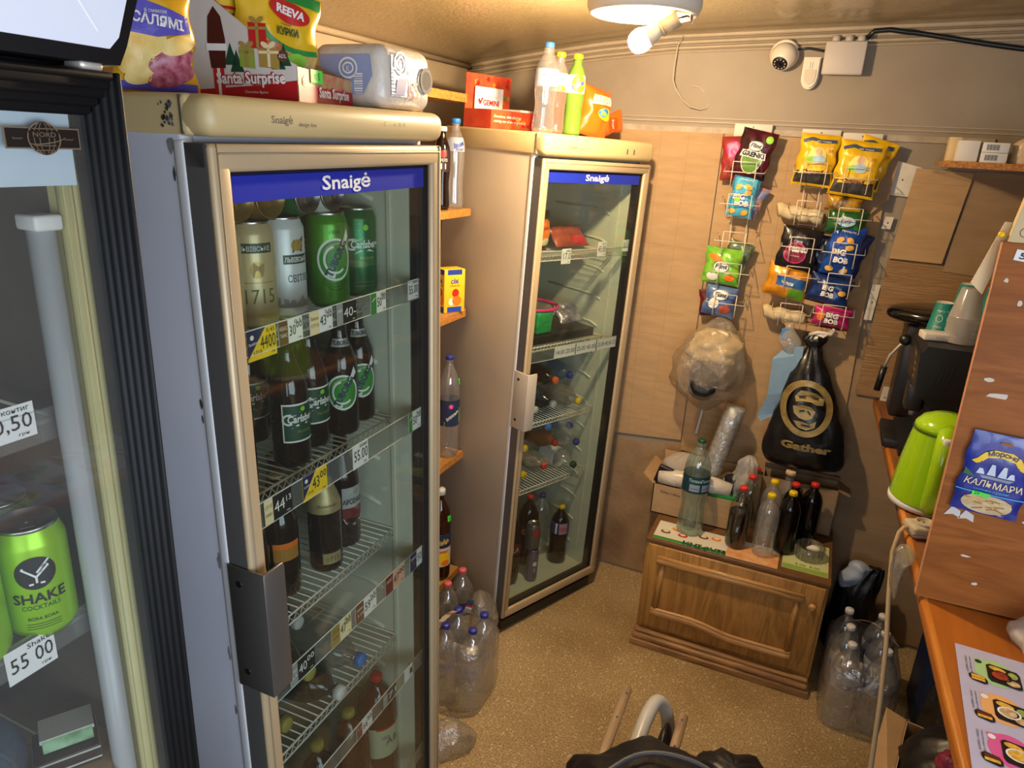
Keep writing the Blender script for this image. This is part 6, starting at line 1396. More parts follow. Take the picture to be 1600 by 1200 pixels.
q = MB(); AG = thin('ashtray_glass', (.86, .86, .80), .3, .05, body=.12, bodycol=(.5, .47, .4), edge=.7); q.lathe([(.045, 0), (.052, .004), (.055, .052), (.050, .053), (.047, .012), (.002, .010)], AG, 36)
for k in range(18): a = 2 * PI * k / 18; q.cyl((.0535 * math.cos(a), .0535 * math.sin(a), .004), (.0565 * math.cos(a), .0565 * math.sin(a), .050), .003, AG, n=6)
q.build('dish', t)
q = MB(); blob_mesh(q, [(.0, 0, 0, .02, .008), (.010, .004, 0, .026, .012), (.020, .008, .003, .012, .006)], mat('white_scrap', C('d8d3c6'), .6), 14, .006, 2, 40, 3); tag(q.build('paper_scrap', None, TR(.158, 2.745, TZ + .034)), 'white paper scraps lying in the glass ashtray', 'scrap')
def open_box(name, label, T, w, d, h, m, flaps=(), deco=None):
    t = thing(name, label, 'box', T); q = MB(); e = .004
    for a, b in (((0, 0, 0), (w, e, h)), ((0, d - e, 0), (w, d, h)), ((0, 0, 0), (e, d, h)), ((w - e, 0, 0), (w, d, h)), ((0, 0, 0), (w, d, e))): q.box(a, b, m)
    if deco: deco(q, Splane((0, 0, 0), (1, 0, 0), (0, 0, 1)))
    q.build('body', t)
    for a, b, c, d_ in flaps:
        q = MB(); a, b, c, d_ = V(a), V(b), V(c), V(d_); n = (b - a).cross(d_ - a).normalized() * .002
        q.add([a + n, b + n, c + n, d_ + n, a - n, b - n, c - n, d_ - n], [(0, 1, 2, 3), (7, 6, 5, 4), (0, 4, 5, 1), (1, 5, 6, 2), (2, 6, 7, 3), (3, 7, 4, 0)], m); q.build('flap', t)
    return t
BX1 = TR(-.500, 2.800, TZ + .001)
def scrib(q, S):
    q.text('Gobax + блок', S, .075, .100, .012, BLACK, .0008, width=.085, rot=-.06)
open_box('carton', 'open carton full of clear bags and film at the left on the cabinet', BX1, .370, .225, .135, CARD, [((.0, .225, .135), (.37, .225, .135), (.38, .245, .20), (-.01, .245, .20)), ((0, 0, .135), (0, .225, .135), (-.05, .23, .165), (-.05, .01, .17))], scrib)
BX2 = TR(-.075, 2.955, TZ + .001) @ RZ(.02)
open_box('carton', 'closed brown carton behind the small bottles at the right on the cabinet', BX2, .300, .105, .210, CARD2, [((0, .105, .21), (.30, .105, .21), (.30, .08, .235), (0, .08, .245)), ((.30, 0, .21), (.30, .105, .21), (.345, .10, .185), (.345, .01, .190))])
FL2 = thin('crinkled_film', (.93, .92, .90), .35, .12, body=.30, bodycol=(.78, .74, .68), bump=1.3, bscale=22, edge=.5)
for lab, secs, T in (('crinkled clear bag bulging from the left end of the carton', [(-.05, 0, 0, .05, .05), (.0, 0, 0, .075, .07), (.05, 0, 0, .08, .06), (.09, .01, 0, .05, .04), (.105, .01, 0, .01, .01)], TR(-.405, 2.90, .655)),
                     ('crinkled clear bag standing at the right end of the carton', [(-.05, 0, 0, .03, .03), (.0, 0, 0, .05, .04), (.07, .005, 0, .045, .035), (.13, .012, 0, .030, .02), (.16, .015, 0, .01, .01)], TR(-.150, 2.88, .655))):
    q = MB(); blob_mesh(q, secs, FL2, 30, .016, T[0][3] * 7, 18, 4, fold=.3); tag(q.build('clear_bag', None, T), lab, 'bag', 'clear bags in the open carton')
q = MB(); q.tube([(-.15, 0, .0), (-.08, -.004, .006), (0, 0, .010), (.08, .0, .006), (.15, 0, -.002)], [.030, .036, .034, .036, .030], mat('milky_film_roll', C('d3c9b8'), .3, bump=.6, bscale=30, coat=.4), 20); tag(q.build('film_roll', None, TR(-.335, 2.835, .660) @ RZ(.06)), 'milky plastic film roll lying across the open carton', 'roll')
t = thing('cup_sleeve', 'tall clear sleeve of plastic cups leaning from the carton up the wall', 'cups', TR(-.300, 2.90, .62) @ RY(.20) @ RX(-.12))
q = MB(); n = 16
pr = []
for k in range(n): z = k * .024; pr += [(.036, z), (.040, z + .012), (.0365, z + .021)]
q.lathe(pr, mat('cup_translucent', C('c4beb6'), .25, coat=.5, vscale=30, col2=C('9a948c')), 28); q.build('cups', t)
q = MB(); q.lathe([(.042, -.01), (.0435, .1), (.043, .3), (.044, .385), (.02, .39)], FILM, 28); q.build('sleeve', t)
q = MB(); q.box((-.09, -.012, -.02), (.075, .012, .06), BLACKPL, RY(.25), bev=.004); q.rect(Splane((0, -.0125, 0), (1, 0, 0), (0, 0, 1)), -.05, .0, .05, .02, GREYP, .001, T=RY(.25)); tag(q.build('black_pouch', None, TR(-.415, 2.83, .635)), 'black pouch with silver print in the front left of the open carton', 'pouch')
q = MB(); q.box((-.05, -.03, -.03), (.055, .03, .025), mat('green_box_print', C('1e8a3e'), .45), RY(.2), bev=.002); tag(q.build('green_box', None, TR(-.215, 2.845, .625)), 'small green box sticking out of the open carton', 'box')
q = MB(); blob_mesh(q, [(-.03, 0, 0, .02, .02), (.0, 0, 0, .05, .035), (.04, .01, 0, .045, .03), (.075, .02, 0, .012, .012)], BBAG, 24, .016, 9, 26, 4); tag(q.build('black_bag_wad', None, TR(-.185, 2.885, .655)), 'crumpled black bag beside the green box in the carton', 'bag')
q = MB(); q.lathe([(.030, 0), (.046, .07), (.047, .075), (.044, .07), (.028, .002)], mat('striped_cup', C('d9d0c4'), .5), 24)
for k in range(10):
    for j in range(5): a = k * .6 + j * .25; q.ell(Scyl(.043, a, 0, lambda v: .030 + v * .222), 0, .016 + j * .012, .006, .003, [BLACK, RED][(k + j) % 2], .001, 8)
tag(q.build('paper_cup', None, TR(-.232, 2.955, .67) @ RY(2.4)), 'speckled paper cup lying tilted behind the film roll', 'cup')
put('small_clear', 'glass_bottle', TR(.030, 2.908, TZ + .003), 'bottle with a cork coloured stopper standing behind the small dark bottles on the cabinet', 'bottle')
bpy.data.objects['glass_bottle'].matrix_world = TR(.030, 2.908, TZ + .003)
for o in bpy.data.objects['glass_bottle'].children:
    if o.name.startswith('cap'): o.data = o.data.copy(); o.data.materials.clear(); o.data.materials.append(mat('cork_stopper', C('d8b890'), .6)); o.scale = (1.25, 1.25, 1.06)

# ------------------------------------------------------------------ water packs on the floor
proto('pack_bottle', bottle_maker(pet(.047, .325), WATER, CAPV, liquid=(.29, LIQ), label=[(.15, .20, thin('pale_lilac_label', (.82, .82, .92), .15, .1, body=.25, bodycol=(.75, .75, .85)), lambda q, SS: [q.text('вода', SS(a), 0, .168, .016, mat('lilac_print', C('8a86b4'), .45), .001) for a in (-1.2, .3)])]))
proto('pack_bottle_red', bottle_maker(pet(.047, .330), WATER, CAPP, liquid=(.29, LIQ), label=[(.14, .20, mat('label_blue_dark', C('27466c'), .4), lambda q, SS: [q.text('Вода', SS(a), 0, .160, .020, WHITEP, .001) for a in (-1.0, .3)])]))
GW, GW2, GW3 = 'blue capped water bottles wrapped in film by the near fridge', 'red capped water bottles by the far fridge', 'white capped water bottles wrapped in film under the counter'
for i, (x, y, w) in enumerate(((-.915, 1.925, 'front right'), (-1.015, 1.905, 'front left'), (-.918, 2.025, 'middle right'), (-1.018, 2.008, 'middle left'))):
    put('pack_bottle', 'water_bottle', TR(x, y, .003), 'blue capped water bottle, %s of the film wrapped pack' % w, 'bottle', GW)
put('pack_bottle_red', 'water_bottle', TR(-1.128, 2.125, .003), 'water bottle with a salmon cap, front one behind the wrapped pack', 'bottle', GW2); put('pack_bottle_red', 'water_bottle', TR(-1.120, 2.235, .003), 'water bottle with a salmon cap, nearest to the far fridge side', 'bottle', GW2)
def film_pack(label, x0, x1, y0, y1, strap, seed):
    t = thing('film_wrap', label, 'film', TR((x0 + x1) / 2, (y0 + y1) / 2, 0)); a, b = (x1 - x0) / 2, (y1 - y0) / 2
    def sq(i, n, rx, ry):
        th = 2 * PI * i / n; c, s_ = math.cos(th), math.sin(th); k = (abs(c) ** 5 + abs(s_) ** 5) ** (-1 / 5); return rx * c * k, ry * s_ * k
    q = MB(); n = 56; rows = [(.004, .97), (.05, 1.01), (.10, 1.0), (.16, 1.01), (.21, 1.0), (.245, .98), (.270, .90), (.283, .72)]; vs = []; fs = []
    for z, k in rows:
        for i in range(n):
            x, y = sq(i, n, a * k, b * k); nn = noise.noise(V((x * 16 + seed, y * 16, z * 16))); vs.append((x * (1 + .035 * nn), y * (1 + .035 * nn), z + .010 * nn * (z > .01)))
    for r in range(len(rows) - 1):
        for i in range(n): fs.append((r * n + i, r * n + (i + 1) % n, (r + 1) * n + (i + 1) % n, (r + 1) * n + i))
    q.add(vs, fs, FILM, True); q.build('film', t)
    q = MB(); pts = strap; SS_ = lambda u, v, d=0.0: V((u, 0, 0))
    k = len(pts); vs = []
    for i, (x, y, z) in enumerate(pts):
        tx, ty = pts[min(i + 1, k - 1)][0] - pts[max(0, i - 1)][0], pts[min(i + 1, k - 1)][1] - pts[max(0, i - 1)][1]; l = math.hypot(tx, ty) or 1
        vs += [(x - ty / l * .017, y + tx / l * .017, z - .009), (x + ty / l * .017, y - tx / l * .017, z + .009)]
    q.add(vs, [(2 * i, 2 * i + 1, 2 * i + 3, 2 * i + 2) for i in range(k - 1)], mat('carry_strap_print', C('d6cfc4'), .5)); q.add([(x, y, z + .0006) for x, y, z in vs], [(2 * i, 2 * i + 1, 2 * i + 3, 2 * i + 2) for i in range(2, k - 2, 3)], mat('strap_ink', C('9a7a6a'), .5)); q.build('carry_strap', t)
film_pack('clear shrink film with a paper carry strap around the blue capped bottles', -1.075, -.860, 1.855, 2.080, [(-.10 + .006 * i, -.085 + .016 * i, .270 + .055 * math.sin(PI * i / 12)) for i in range(13)], 3.0)
q = MB(); blob_mesh(q, [(.0, 0, 0, .11, .05), (.03, 0, 0, .105, .06), (.07, .01, 0, .07, .05), (.10, .02, 0, .015, .015)], FILM, 36, .02, 4, 14, 4); tag(q.build('loose_film', None, TR(-.90, 1.70, .002) @ RZ(.7)), 'crumpled clear film on the floor in front of the blue capped bottles', 'film')
q = MB(); blob_mesh(q, [(.12, 0, 0, .03, .04), (.16, 0, 0, .05, .07), (.22, .0, 0, .055, .08), (.27, -.01, 0, .04, .06), (.30, -.015, 0, .01, .02)], FILM, 36, .018, 8, 14, 4); tag(q.build('loose_film', None, TR(-.995, 2.175, .0) @ RZ(.4)), 'clear film puffing out between the water bottles and the far fridge', 'film')
q = MB(); q.box((-.013, -.002, 0), (.013, .002, .062), mat('navy_sticker', C('22355c'), .45)); S = Splane((0, -.0021, 0), (1, 0, 0), (0, 0, 1)); q.rect(S, -.012, .004, .012, .030, WHITEP, .0005); q.rect(S, -.013, .032, .013, .038, RED, .0006)
for i in range(7): q.line(S, [(-.009 + i * .003, .007), (-.009 + i * .003, .026)], .0014, BLACK, .0010)
tag(q.build('barcode_label', None, TR(-1.02, 2.085, .255) @ RZ(.45) @ RY(.2)), 'navy label with a barcode on the film behind the blue capped bottles', 'label')
proto('pack_bottle_white', bottle_maker(pet(.051, .345), WATER, CAPW, liquid=(.31, LIQ), label=[(.17, .235, thin('pale_blue_wrap', (.72, .77, .88), .15, .1, body=.45, bodycol=(.62, .66, .76)), lambda q, SS: [(q.text('МОДНА', SS(a), 0, .182, .018, MAROON, .001, width=.06), q.rect(SS(a + .9), -.016, .175, .016, .20, mat('bar_blue', C('3f5a9c'), .5), .001, 5)) for a in (-1.5, .3, 2.2)])]))
for i, (x, y, w) in enumerate(((.338, 2.470, 'front left'), (.455, 2.490, 'front right'), (.334, 2.580, 'middle left'), (.452, 2.600, 'middle right'), (.330, 2.690, 'rear left'), (.448, 2.710, 'rear right'))):
    put('pack_bottle_white', 'water_bottle', TR(x, y, .003) @ RZ(.2 * i), 'white capped water bottle, %s of the six under the counter' % w, 'bottle', GW3)
film_pack('clear shrink film with a printed strap around the six white capped bottles', .270, .520, 2.410, 2.775, [(-.095 + .017 * i, .055 - .004 * i, .305 + .055 * math.sin(PI * i / 12)) for i in range(13)], 6.0)

# ------------------------------------------------------------------ under the counter
t = thing('rubbish_bag', 'black rubbish bag with a pale blue bag on top, standing by the wall', 'bag', TR(.365, 2.955, 0))
q = MB(); blob_mesh(q, [(.0, 0, 0, .08, .06), (.05, 0, 0, .095, .075), (.16, 0, 0, .09, .07), (.28, .0, 0, .075, .055), (.36, .02, 0, .070, .035), (.405, .045, 0, .05, .02)], mat('black_sack', C('0f0f11'), .4, bump=1.0, bscale=9), 36, .016, 3, 9, 4, fold=.3); q.build('sack', t)
q = MB(); blob_mesh(q, [(.30, -.03, -.01, .03, .03), (.35, -.025, -.012, .052, .04), (.40, -.008, -.012, .040, .03), (.425, -.012, -.01, .012, .01)], mat('pale_blue_bag', C('a9b4c6'), .4, bump=.8, bscale=16), 24, .012, 5, 20, 4); q.build('liner_bag', t)
BXC = TR(.385, 1.66, 0) @ RZ(-.20)
def tri(q, S):
    q.line(S, [(.06, .335), (.085, .405), (.11, .335), (.06, .335)], .006, BLACK, .0008)
open_box('carton', 'open carton with a recycling triangle on the floor under the counter edge', BXC, .30, .32, .48, CARD, [((0, 0, .48), (0, .32, .48), (-.055, .31, .50), (-.055, .02, .47))], tri)
q = MB(); blob_mesh(q, [(.30, 0, 0, .11, .12), (.40, 0, 0, .14, .15), (.50, 0, 0, .13, .14), (.57, .01, 0, .08, .09), (.60, .02, 0, .02, .02)], mat('black_sack', C('0f0f11'), .4, bump=1.0, bscale=9), 40, .02, 6, 9, 4, fold=.4); tag(q.build('black_sack', None, TR(.56, 1.80, 0)), 'black plastic sack filling the open carton under the counter', 'bag')
q = MB(); blob_mesh(q, [(0, 0, 0, .16, .16), (.15, 0, 0, .17, .18), (.35, 0, 0, .15, .17), (.52, 0, 0, .10, .12), (.60, 0, 0, .03, .04)], mat('black_sack', C('0f0f11'), .4, bump=1.0, bscale=9), 40, .025, 11, 8, 4, fold=.4); tag(q.build('black_sack', None, TR(.70, 2.22, 0)), 'second black sack on the floor between the carton and the white capped bottles', 'bag')
q = MB(); q.box((0, 0, 0), (.40, .28, .46), mat('dark_blue_crate', C('16264e'), .5, var=.1), bev=.01); tag(q.build('blue_crate', None, TR(.60, 2.50, 0)), 'dark blue crate under the counter beside the wrapped bottles', 'crate')
q = MB(); blob_mesh(q, [(0, 0, 0, .01, .01), (.01, 0, 0, .05, .05), (.04, 0, 0, .045, .04), (.06, 0, 0, .01, .01)], mat('raspberry_wrap', C('8c2a48'), .3, bump=.8, bscale=30), 24, .012, 2, 26, 4); tag(q.build('sweet_wrapper', None, TR(.52, 1.70, .575)), 'raspberry red wrapper on top of the black sack', 'wrapper')

# ------------------------------------------------------------------ on the counter
CZ = 1.0905
t = thing('electric_kettle', 'lime green electric kettle with a white base on the counter', 'kettle', TR(.380, 2.115, CZ + .001) @ RZ(-1.66))
KG = mat('kettle_lime', C('9ccb14'), .16, coat=.6)
q = MB(); q.lathe([(.090, .0), (.098, .004), (.099, .016), (.094, .022)], mat('kettle_white', C('dfe0dc'), .3), 40); q.build('base', t)
# body: leaning lathe, local +X carries the handle
def kb(z): return .100 - .024 * max(0, (z - .02) / .22) ** 1.7
q = MB(); n = 40; rows = [.022, .03, .06, .10, .14, .18, .21, .228]; vs = []; fs = []
for z in rows:
    r = kb(z); sh = .018 * ((z - .02) / .22) ** 1.2
    for i in range(n):
        a = 2 * PI * i / n; ex = 1 + .22 * max(0, -math.cos(a)) ** 6 * max(0, (z - .14) / .09); vs.append((sh + r * math.cos(a) * ex, r * math.sin(a) * .96, z))
for k in range(len(rows) - 1):
    for i in range(n): fs.append((k * n + i, k * n + (i + 1) % n, (k + 1) * n + (i + 1) % n, (k + 1) * n + i))
q.add(vs, fs, KG, True); q.build('body', t)
q = MB(); q.lathe([(.0775, .0), (.074, .014), (.060, .032), (.034, .044), (.002, .047)], KG, 36, TR(.018, 0, .229)); q.lathe([(.0788, -.003), (.0788, .0)], mat('dark_seam', C('3a4a10'), .5), 36, TR(.018, 0, .229), cap0=False, cap1=False); q.build('lid', t)
q = MB(); hp = [(.080, 0, .245), (.105, 0, .240), (.126, 0, .215), (.134, 0, .17), (.135, 0, .11), (.130, 0, .065), (.112, 0, .040), (.096, 0, .030)]
q.tube(hp, [.020, .024, .026, .025, .024, .024, .024, .020], KG, 16); h_ = q.build('handle', t)
q = MB(); q.box((.120, -.010, .212), (.146, .010, .243), mat('kettle_white', C('dfe0dc'), .3), TR(0, 0, .0), bev=.005); q.build('switch', h_)
t = thing('power_strip', 'dirty white two socket power strip in front of the kettle', 'power strip', TR(.388, 1.928, CZ + .001) @ RZ(.36))
PSW = mat('socket_dirty_white', C('cfc6b4'), .5, vscale=16, col2=C('b0a48c'))
q = MB(); q.box((-.075, -.032, 0), (.075, .032, .030), PSW, bev=.008, seg=3); q.box((-.078, -.034, .012), (.078, .034, .016), mat('socket_seam', C('8c8068'), .6), bev=.002); q.build('housing', t)
for x in (-.034, .030):
    q = MB(); q.lathe([(.024, .028), (.025, .036), (.021, .037), (.020, .030), (.002, .029)], PSW, 28, TR(x, 0, 0))
    for y in (-.009, .009): q.cyl((x, y, .0285), (x, y, .0305), .003, BLACK, n=10)
    q.build('socket', t)
q = MB(); pts = [V((.322, 1.903, CZ + .016)), V((.308, 1.895, CZ + .018)), V((.298, 1.880, CZ + .008)), V((.291, 1.86, CZ - .04)), V((.296, 1.80, CZ - .12)), V((.306, 1.72, CZ - .22)), V((.312, 1.65, CZ - .33)), V((.318, 1.58, .60)), V((.305, 1.52, .42)), V((.30, 1.50, .20)), V((.33, 1.50, .012))]
q.tube(pts, .0058, mat('beige_cord', C('b39a74'), .6), 10); tag(q.build('extension_cable'), 'beige cord hanging from the power strip over the counter edge', 'cord')
# coffee machine: its side faces the photographer, its front faces left
t = thing('coffee_machine', 'black automatic coffee machine at the far end of the counter', 'coffee machine', TR(.330, 2.46, CZ + .001))
BKM = mat('machine_black', C('17181b'), .42, var=.1); BKG = mat('machine_dark_grey', C('262628'), .38)
q = MB(); S = lambda u, v, d=0.0: V((u, d, v))
slab(q, S, [(.0, .0), (.44, 0), (.44, .37), (.012, .37), (-.002, .345), (.010, .21), (.055, .185), (.055, .04), (.0, .03)], 0, .315, BKM); q.build('body', t)
q = MB(); S2 = Splane((0, -.0005, 0), (1, 0, 0), (0, 0, 1))
for i in range(4): q.line(S2, [(.060 + i * .012, .345), (.045 + i * .012, .245)], .005, BLACK, .001)
q.line(S2, [(.0, .205), (.44, .215)], .003, BLACK, .001); q.build('side_vents', t)
q = MB(); S3 = lambda u, v, d=0.0: V((-.0025 - d + (.012 * (1 - (v - .21) / .135)), .315 - u * .92, v))
slab(q, S3, [(.012, .215), (.328, .215), (.328, .342), (.012, .342)], .0, .004, BKG)
for i in range(3):
    for j in range(2): q.ell(S3, .235 + j * .022, .25 + i * .022, .006, .006, mat('button_gold', C('c9a46a'), .4), .0055, 12)
q.rect(S3, .21, .315, .28, .335, mat('display_olive', C('5c5a3c'), .3), .0055); q.build('control_panel', t)
q = MB(); q.box((-.045, .06, .0), (.05, .28, .030), BKM, bev=.004); q.build('drip_tray', t)
q = MB(); q.box((.0, .12, .12), (.05, .20, .21), BKG, bev=.006); q.cyl((.03, .15, .10), (.03, .15, .125), .010, CHROME); q.build('spout', t)
q = MB(); q.tube([(.0, .315, .30), (-.030, .325, .295), (-.055, .33, .25), (-.065, .33, .20)], .005, CHROME, 8); q.cyl((-.065, .33, .205), (-.072, .33, .115), .011, BLACKPL); q.lathe([(.006, -.018), (.018, -.012), (.020, .0), (.018, .012), (.006, .018)], BLACKPL, 20, TR(-.020, .315, .315) @ RX(PI / 2)); q.build('steam_wand', t)
# black rounded device behind
t = thing('black_waffle_iron', 'rounded black appliance lid behind the coffee machine', 'appliance', TR(.420, 2.930, CZ))
q = MB(); q.box((-.10, -.05, 0), (.28, .09, .352), BKG, bev=.01); q.build('base', t)
q = MB(); blob_mesh(q, [(.352, .08, .02, .19, .10), (.362, .06, .015, .225, .13), (.385, .055, .01, .232, .14), (.405, .06, .01, .215, .13), (.418, .07, .012, .15, .09), (.421, .07, .012, .03, .02)], mat('gloss_black', C('0d0b0b'), .15, coat=.6), 44, .0, 0, 4, 4); q.build('lid', t)
q = MB(); S = lambda u, v, d=0.0: V((u, v, .4165 + d - .1 * max(0, -u - .02))); q.rect(S, -.10, -.06, .02, -.03, mat('plum_label', C('6a4048'), .4), .003); q.build('label', t)
# cups on the coffee machine
MT = CZ + .372
TEAL = mat('teal_cup', C('127a72'), .45); CUPW = mat('cup_white', C('d8d4cc'), .5)
def cup_stack(root, nst, r0=.026, r1=.040, h=.105):
    q = MB(); pr = [(r1 + .0015, 0, CUPW)]
    for k in range(nst - 1): z = k * .010; pr += [(r1 + .002, z + .004, CUPW), (r1 - .0015, z + .007, TEAL), (r1 - .001, z + .010, TEAL)]
    z0 = (nst - 1) * .010; pr += [(r1 + .002, z0 + .004, CUPW), (r1 - .0015, z0 + .007, TEAL), (r0, z0 + h, TEAL), (r0 - .002, z0 + h + .001, CUPW), (r0 - .003, z0 + h - .004, CUPW)]
    q.lathe(pr, TEAL, 30); rf = lambda v: r1 + (r0 - r1) * max(0, (v - z0) / h) + .0002
    for k in range(4):
        S = Scyl(.034, -1.9 + k * .9, 0, rf); q.ring(S, 0, z0 + .055, .010, .012, .0016, CUPW, .0012, 16); q.text('кава', S, 0, z0 + .030, .008, CUPW, .0012, rot=PI, width=.022); q.text('Coffee', S, 0, z0 + .082, .007, CUPW, .0012, rot=PI, width=.026)
    q.build('cups', root)
proto('teal_tall', lambda r: cup_stack(r, 7)); proto('teal_one', lambda r: cup_stack(r, 1)); 
GC = 'teal paper cups on the coffee machine'
put('teal_tall', 'cup_stack', TR(.452, 2.735, MT), 'tall stack of upturned teal paper cups, left one behind the clear cups', 'cups', GC); put('teal_tall', 'cup_stack', TR(.522, 2.690, MT - .0), 'tall stack of upturned teal paper cups, right one behind the clear cups', 'cups', GC)
put('teal_one', 'paper_cup', TR(.388, 2.680, MT), 'single upturned teal paper cup at the front corner of the coffee machine', 'cup', GC)
q = MB(); pr = []
for k in range(14): z = k * .006; pr += [(.045 - .0000 * k, z), (.0462, z + .002), (.0445, z + .005)]
z = 14 * .006; pr += [(.044, z), (.029, z + .085), (.027, z + .088), (.003, z + .086)]
q.lathe(pr, thin('cup_clear_grey', (.86, .85, .84), .3, .1, body=.45, bodycol=(.62, .58, .55), edge=.5), 34); tag(q.build('clear_cup_stack', None, TR(.436, 2.585, MT + .001)), 'stack of upturned clear plastic cups on the coffee machine', 'cups')
q = MB(); q.box((-.045, -.03, 0), (.045, .03, .024), mat('white_packet', C('d9d3c8'), .5), RZ(.2), bev=.004); q.text('цукор', Splane((0, -.0305, 0), (1, 0, 0), (0, 0, 1)), 0, .008, .010, GREYP, .001); tag(q.build('sugar_packet', None, TR(.372, 2.580, MT)), 'white packet lying in front of the single teal cup', 'packet')
q = MB(); q.box((-.02, -.02, 0), (.02, .02, .05), mat('pinkish_pack', C('b8605a'), .4), bev=.003); tag(q.build('small_pack', None, TR(.575, 2.34, CZ + .001)), 'small reddish pack behind the kettle by the upright panel', 'packet')
# things on the upright panel
def on_panel(u, v, d=0.0): return PANT @ V((u, -.001 - d, v))
t = thing('squid_packet', 'blue dried squid packet with a sailing ship taped to the upright panel', 'snack packet', PANT @ TR(.078, -.010, .226) @ RY(.06))
w_, h_p = .118, .175
P = pack_surface(w_, h_p, .012, 3.0, .0, .002); SQB = mat('squid_blue', C('1b2f9c'), .3, coat=.4, vscale=6, col2=C('17246e'))
q = MB(); q.grid(lambda a, b: P((a - .5) * w_, -b * h_p + h_p, 1), 20, 26, SQB); q.grid(lambda a, b: P((.5 - a) * w_, h_p - b * h_p, -1), 6, 6, SQB); S = lambda u, v, d=0.0: P(u, v, 1, d)
S.fine = .010
TT = MX.Identity(4)
q.poly(S, [(-.040, .118), (-.030, .134), (-.015, .142), (.015, .142), (.030, .134), (.040, .118), (.030, .114), (.022, .124), (0, .129), (-.022, .124), (-.030, .114)], YELLOW, .0024)
q.poly(S, [(-.048, .112), (-.036, .122), (-.032, .112), (-.040, .108)], YELLOW, .002); q.poly(S, [(.048, .112), (.036, .122), (.032, .112), (.040, .108)], YELLOW, .002)
q.text('Морські', S, 0, .132, .010, NAVY, .0034, width=.048, bold=.03, arc=.055, serif=True)
q.poly(S, [(-.030, .086), (.034, .086), (.026, .080), (-.024, .080)], mat('ship_hull', C('8a8f9a'), .4), .0022)
for u0, hh in ((-.030, .012), (-.010, .024), (.010, .024), (.026, .012)): q.poly(S, [(u0 - .008, .088), (u0 + .008, .088), (u0 + .003, .088 + hh), (u0 - .003, .088 + hh)], mat('ship_sail', C('c9d4e0'), .4), .0022)
q.poly(S, [(-.058, .080), (-.058, .095), (-.035, .078)], mat('hill_green', C('3c6a4a'), .5), .0020); q.text('КАЛЬМАРИ', S, 0, .062, .014, CREAMP, .0024, width=.100, bold=.01, serif=True); q.text('солоно-сушені', S, 0, .053, .005, SKYB, .0024, width=.06)
q.rect(S, -.058, .046, .058, .048, SKYB, .0022, 8)
q.ell(S, 0, .024, .046, .021, mat('squid_window', C('b59a6c'), .35, coat=.6, vscale=50, col2=C('d9c39a')), .0020, 28, 0, None, 4)
r_ = random.Random(3)
for k in range(20):
    u, v, a = r_.uniform(-.034, .034), r_.uniform(.012, .036), r_.uniform(-.6, .6); q.line(S, [(u - .010 * math.cos(a), v - .007 * math.sin(a)), (u + .010 * math.cos(a), v + .007 * math.sin(a))], .003, mat('squid_strip', C('d8b070'), .5) if k % 2 else mat('squid_strip_dark', C('a07a40'), .5), .0026)
q.rect(S, -.030, .040, .000, .049, NEON, .0032, 4); q.text('39', S, -.022, .0415, .007, DKGREEN, .0038); q.ell(S, 0, .158, .012, .003, PANW, .0022, 14); q.text('100 г', S, .03, .004, .004, WHITEP, .0022)
q.build('packet', t)
q = MB()
for k, (u, v) in enumerate(((.030, .214), (.055, .210))): q.poly(lambda a, b, d=0.0: on_panel(a, b, d), [(u - .016, v - .008), (u - .004, v + .014), (u + .012, v + .006), (u + .014, v - .010), (u, v - .004)], mat('crinkled_tape', C('c9c4bc'), .25, coat=.6), .0012)
ct = tag(q.build('tape_scrap'), 'crinkled clear tape scraps under the squid packet on the panel', 'tape')
q = MB(); q.box((-.035, -.001, -.010), (.035, .0, .010), WHITEP); q.text('51.00', Splane((0, -.0011, 0), (1, 0, 0), (0, 0, 1)), 0, -.006, .012, BLACK, .0005, width=.056, bold=.03); tag(q.build('price_tag', None, PANT @ TR(.058, -.001, .745) @ RY(.12)), 'white price tag beginning with 51 at the top of the upright panel', 'price tag')
BEI = mat('beige_carton', C('d6bd8c'), .6, var=.04)
for k, (u, y, w, h, r, l) in enumerate(((.008, .004, .10, .085, .14, 'beige carton standing on the upright panel, its front in view'), (.040, .030, .10, .150, .16, 'taller beige carton behind the front one on the upright panel'))):
    q = MB(); q.box((0, 0, 0), (w, .022, h), BEI, bev=.001); S = Splane((0, -.0002, 0), (1, 0, 0), (0, 0, 1))
    for j in range(2): q.rect(S, .022, h - .028 - j * .007, .034, h - .024 - j * .007, BROWNP, .0006)
    for j in range(3): q.rect(S, .018, h - .045 - j * .004, .05, h - .0442 - j * .004, GREYP, .0006)
    for j in range(2): q.ring(S, .020 + j * .022, h * .25, .008, .009, .0014, BROWNP, .0006, 16)
    tag(q.build('beige_carton', None, PANT @ TR(u, y, .771) @ RY(r)), l, 'box', 'beige cartons on the upright panel')
q = MB(); slab(q, Splane((0, 0, 0), (1, 0, 0), (0, 0, 1)), [(-.030, -.03), (-.006, -.05), (.016, .09), (-.004, .09)], -.004, 0, BEI); tag(q.build('carton_flap', None, PANT @ TR(.0, .026, .715) @ RY(.05)), 'beige carton flap hanging down behind the panel edge', 'carton')
q = MB(); q.lathe([(.002, -.006), (.005, -.004), (.0062, 0), (.005, .004), (.002, .006)], YELLOW, 14); q.cyl((.004, 0, 0), (.02, 0, 0), .0012, YELLOW, n=6); tag(q.build('yellow_pin', None, PANT @ TR(-.002, .02, .782)), 'tiny yellow headed pin at the corner of the beige cartons', 'pin')
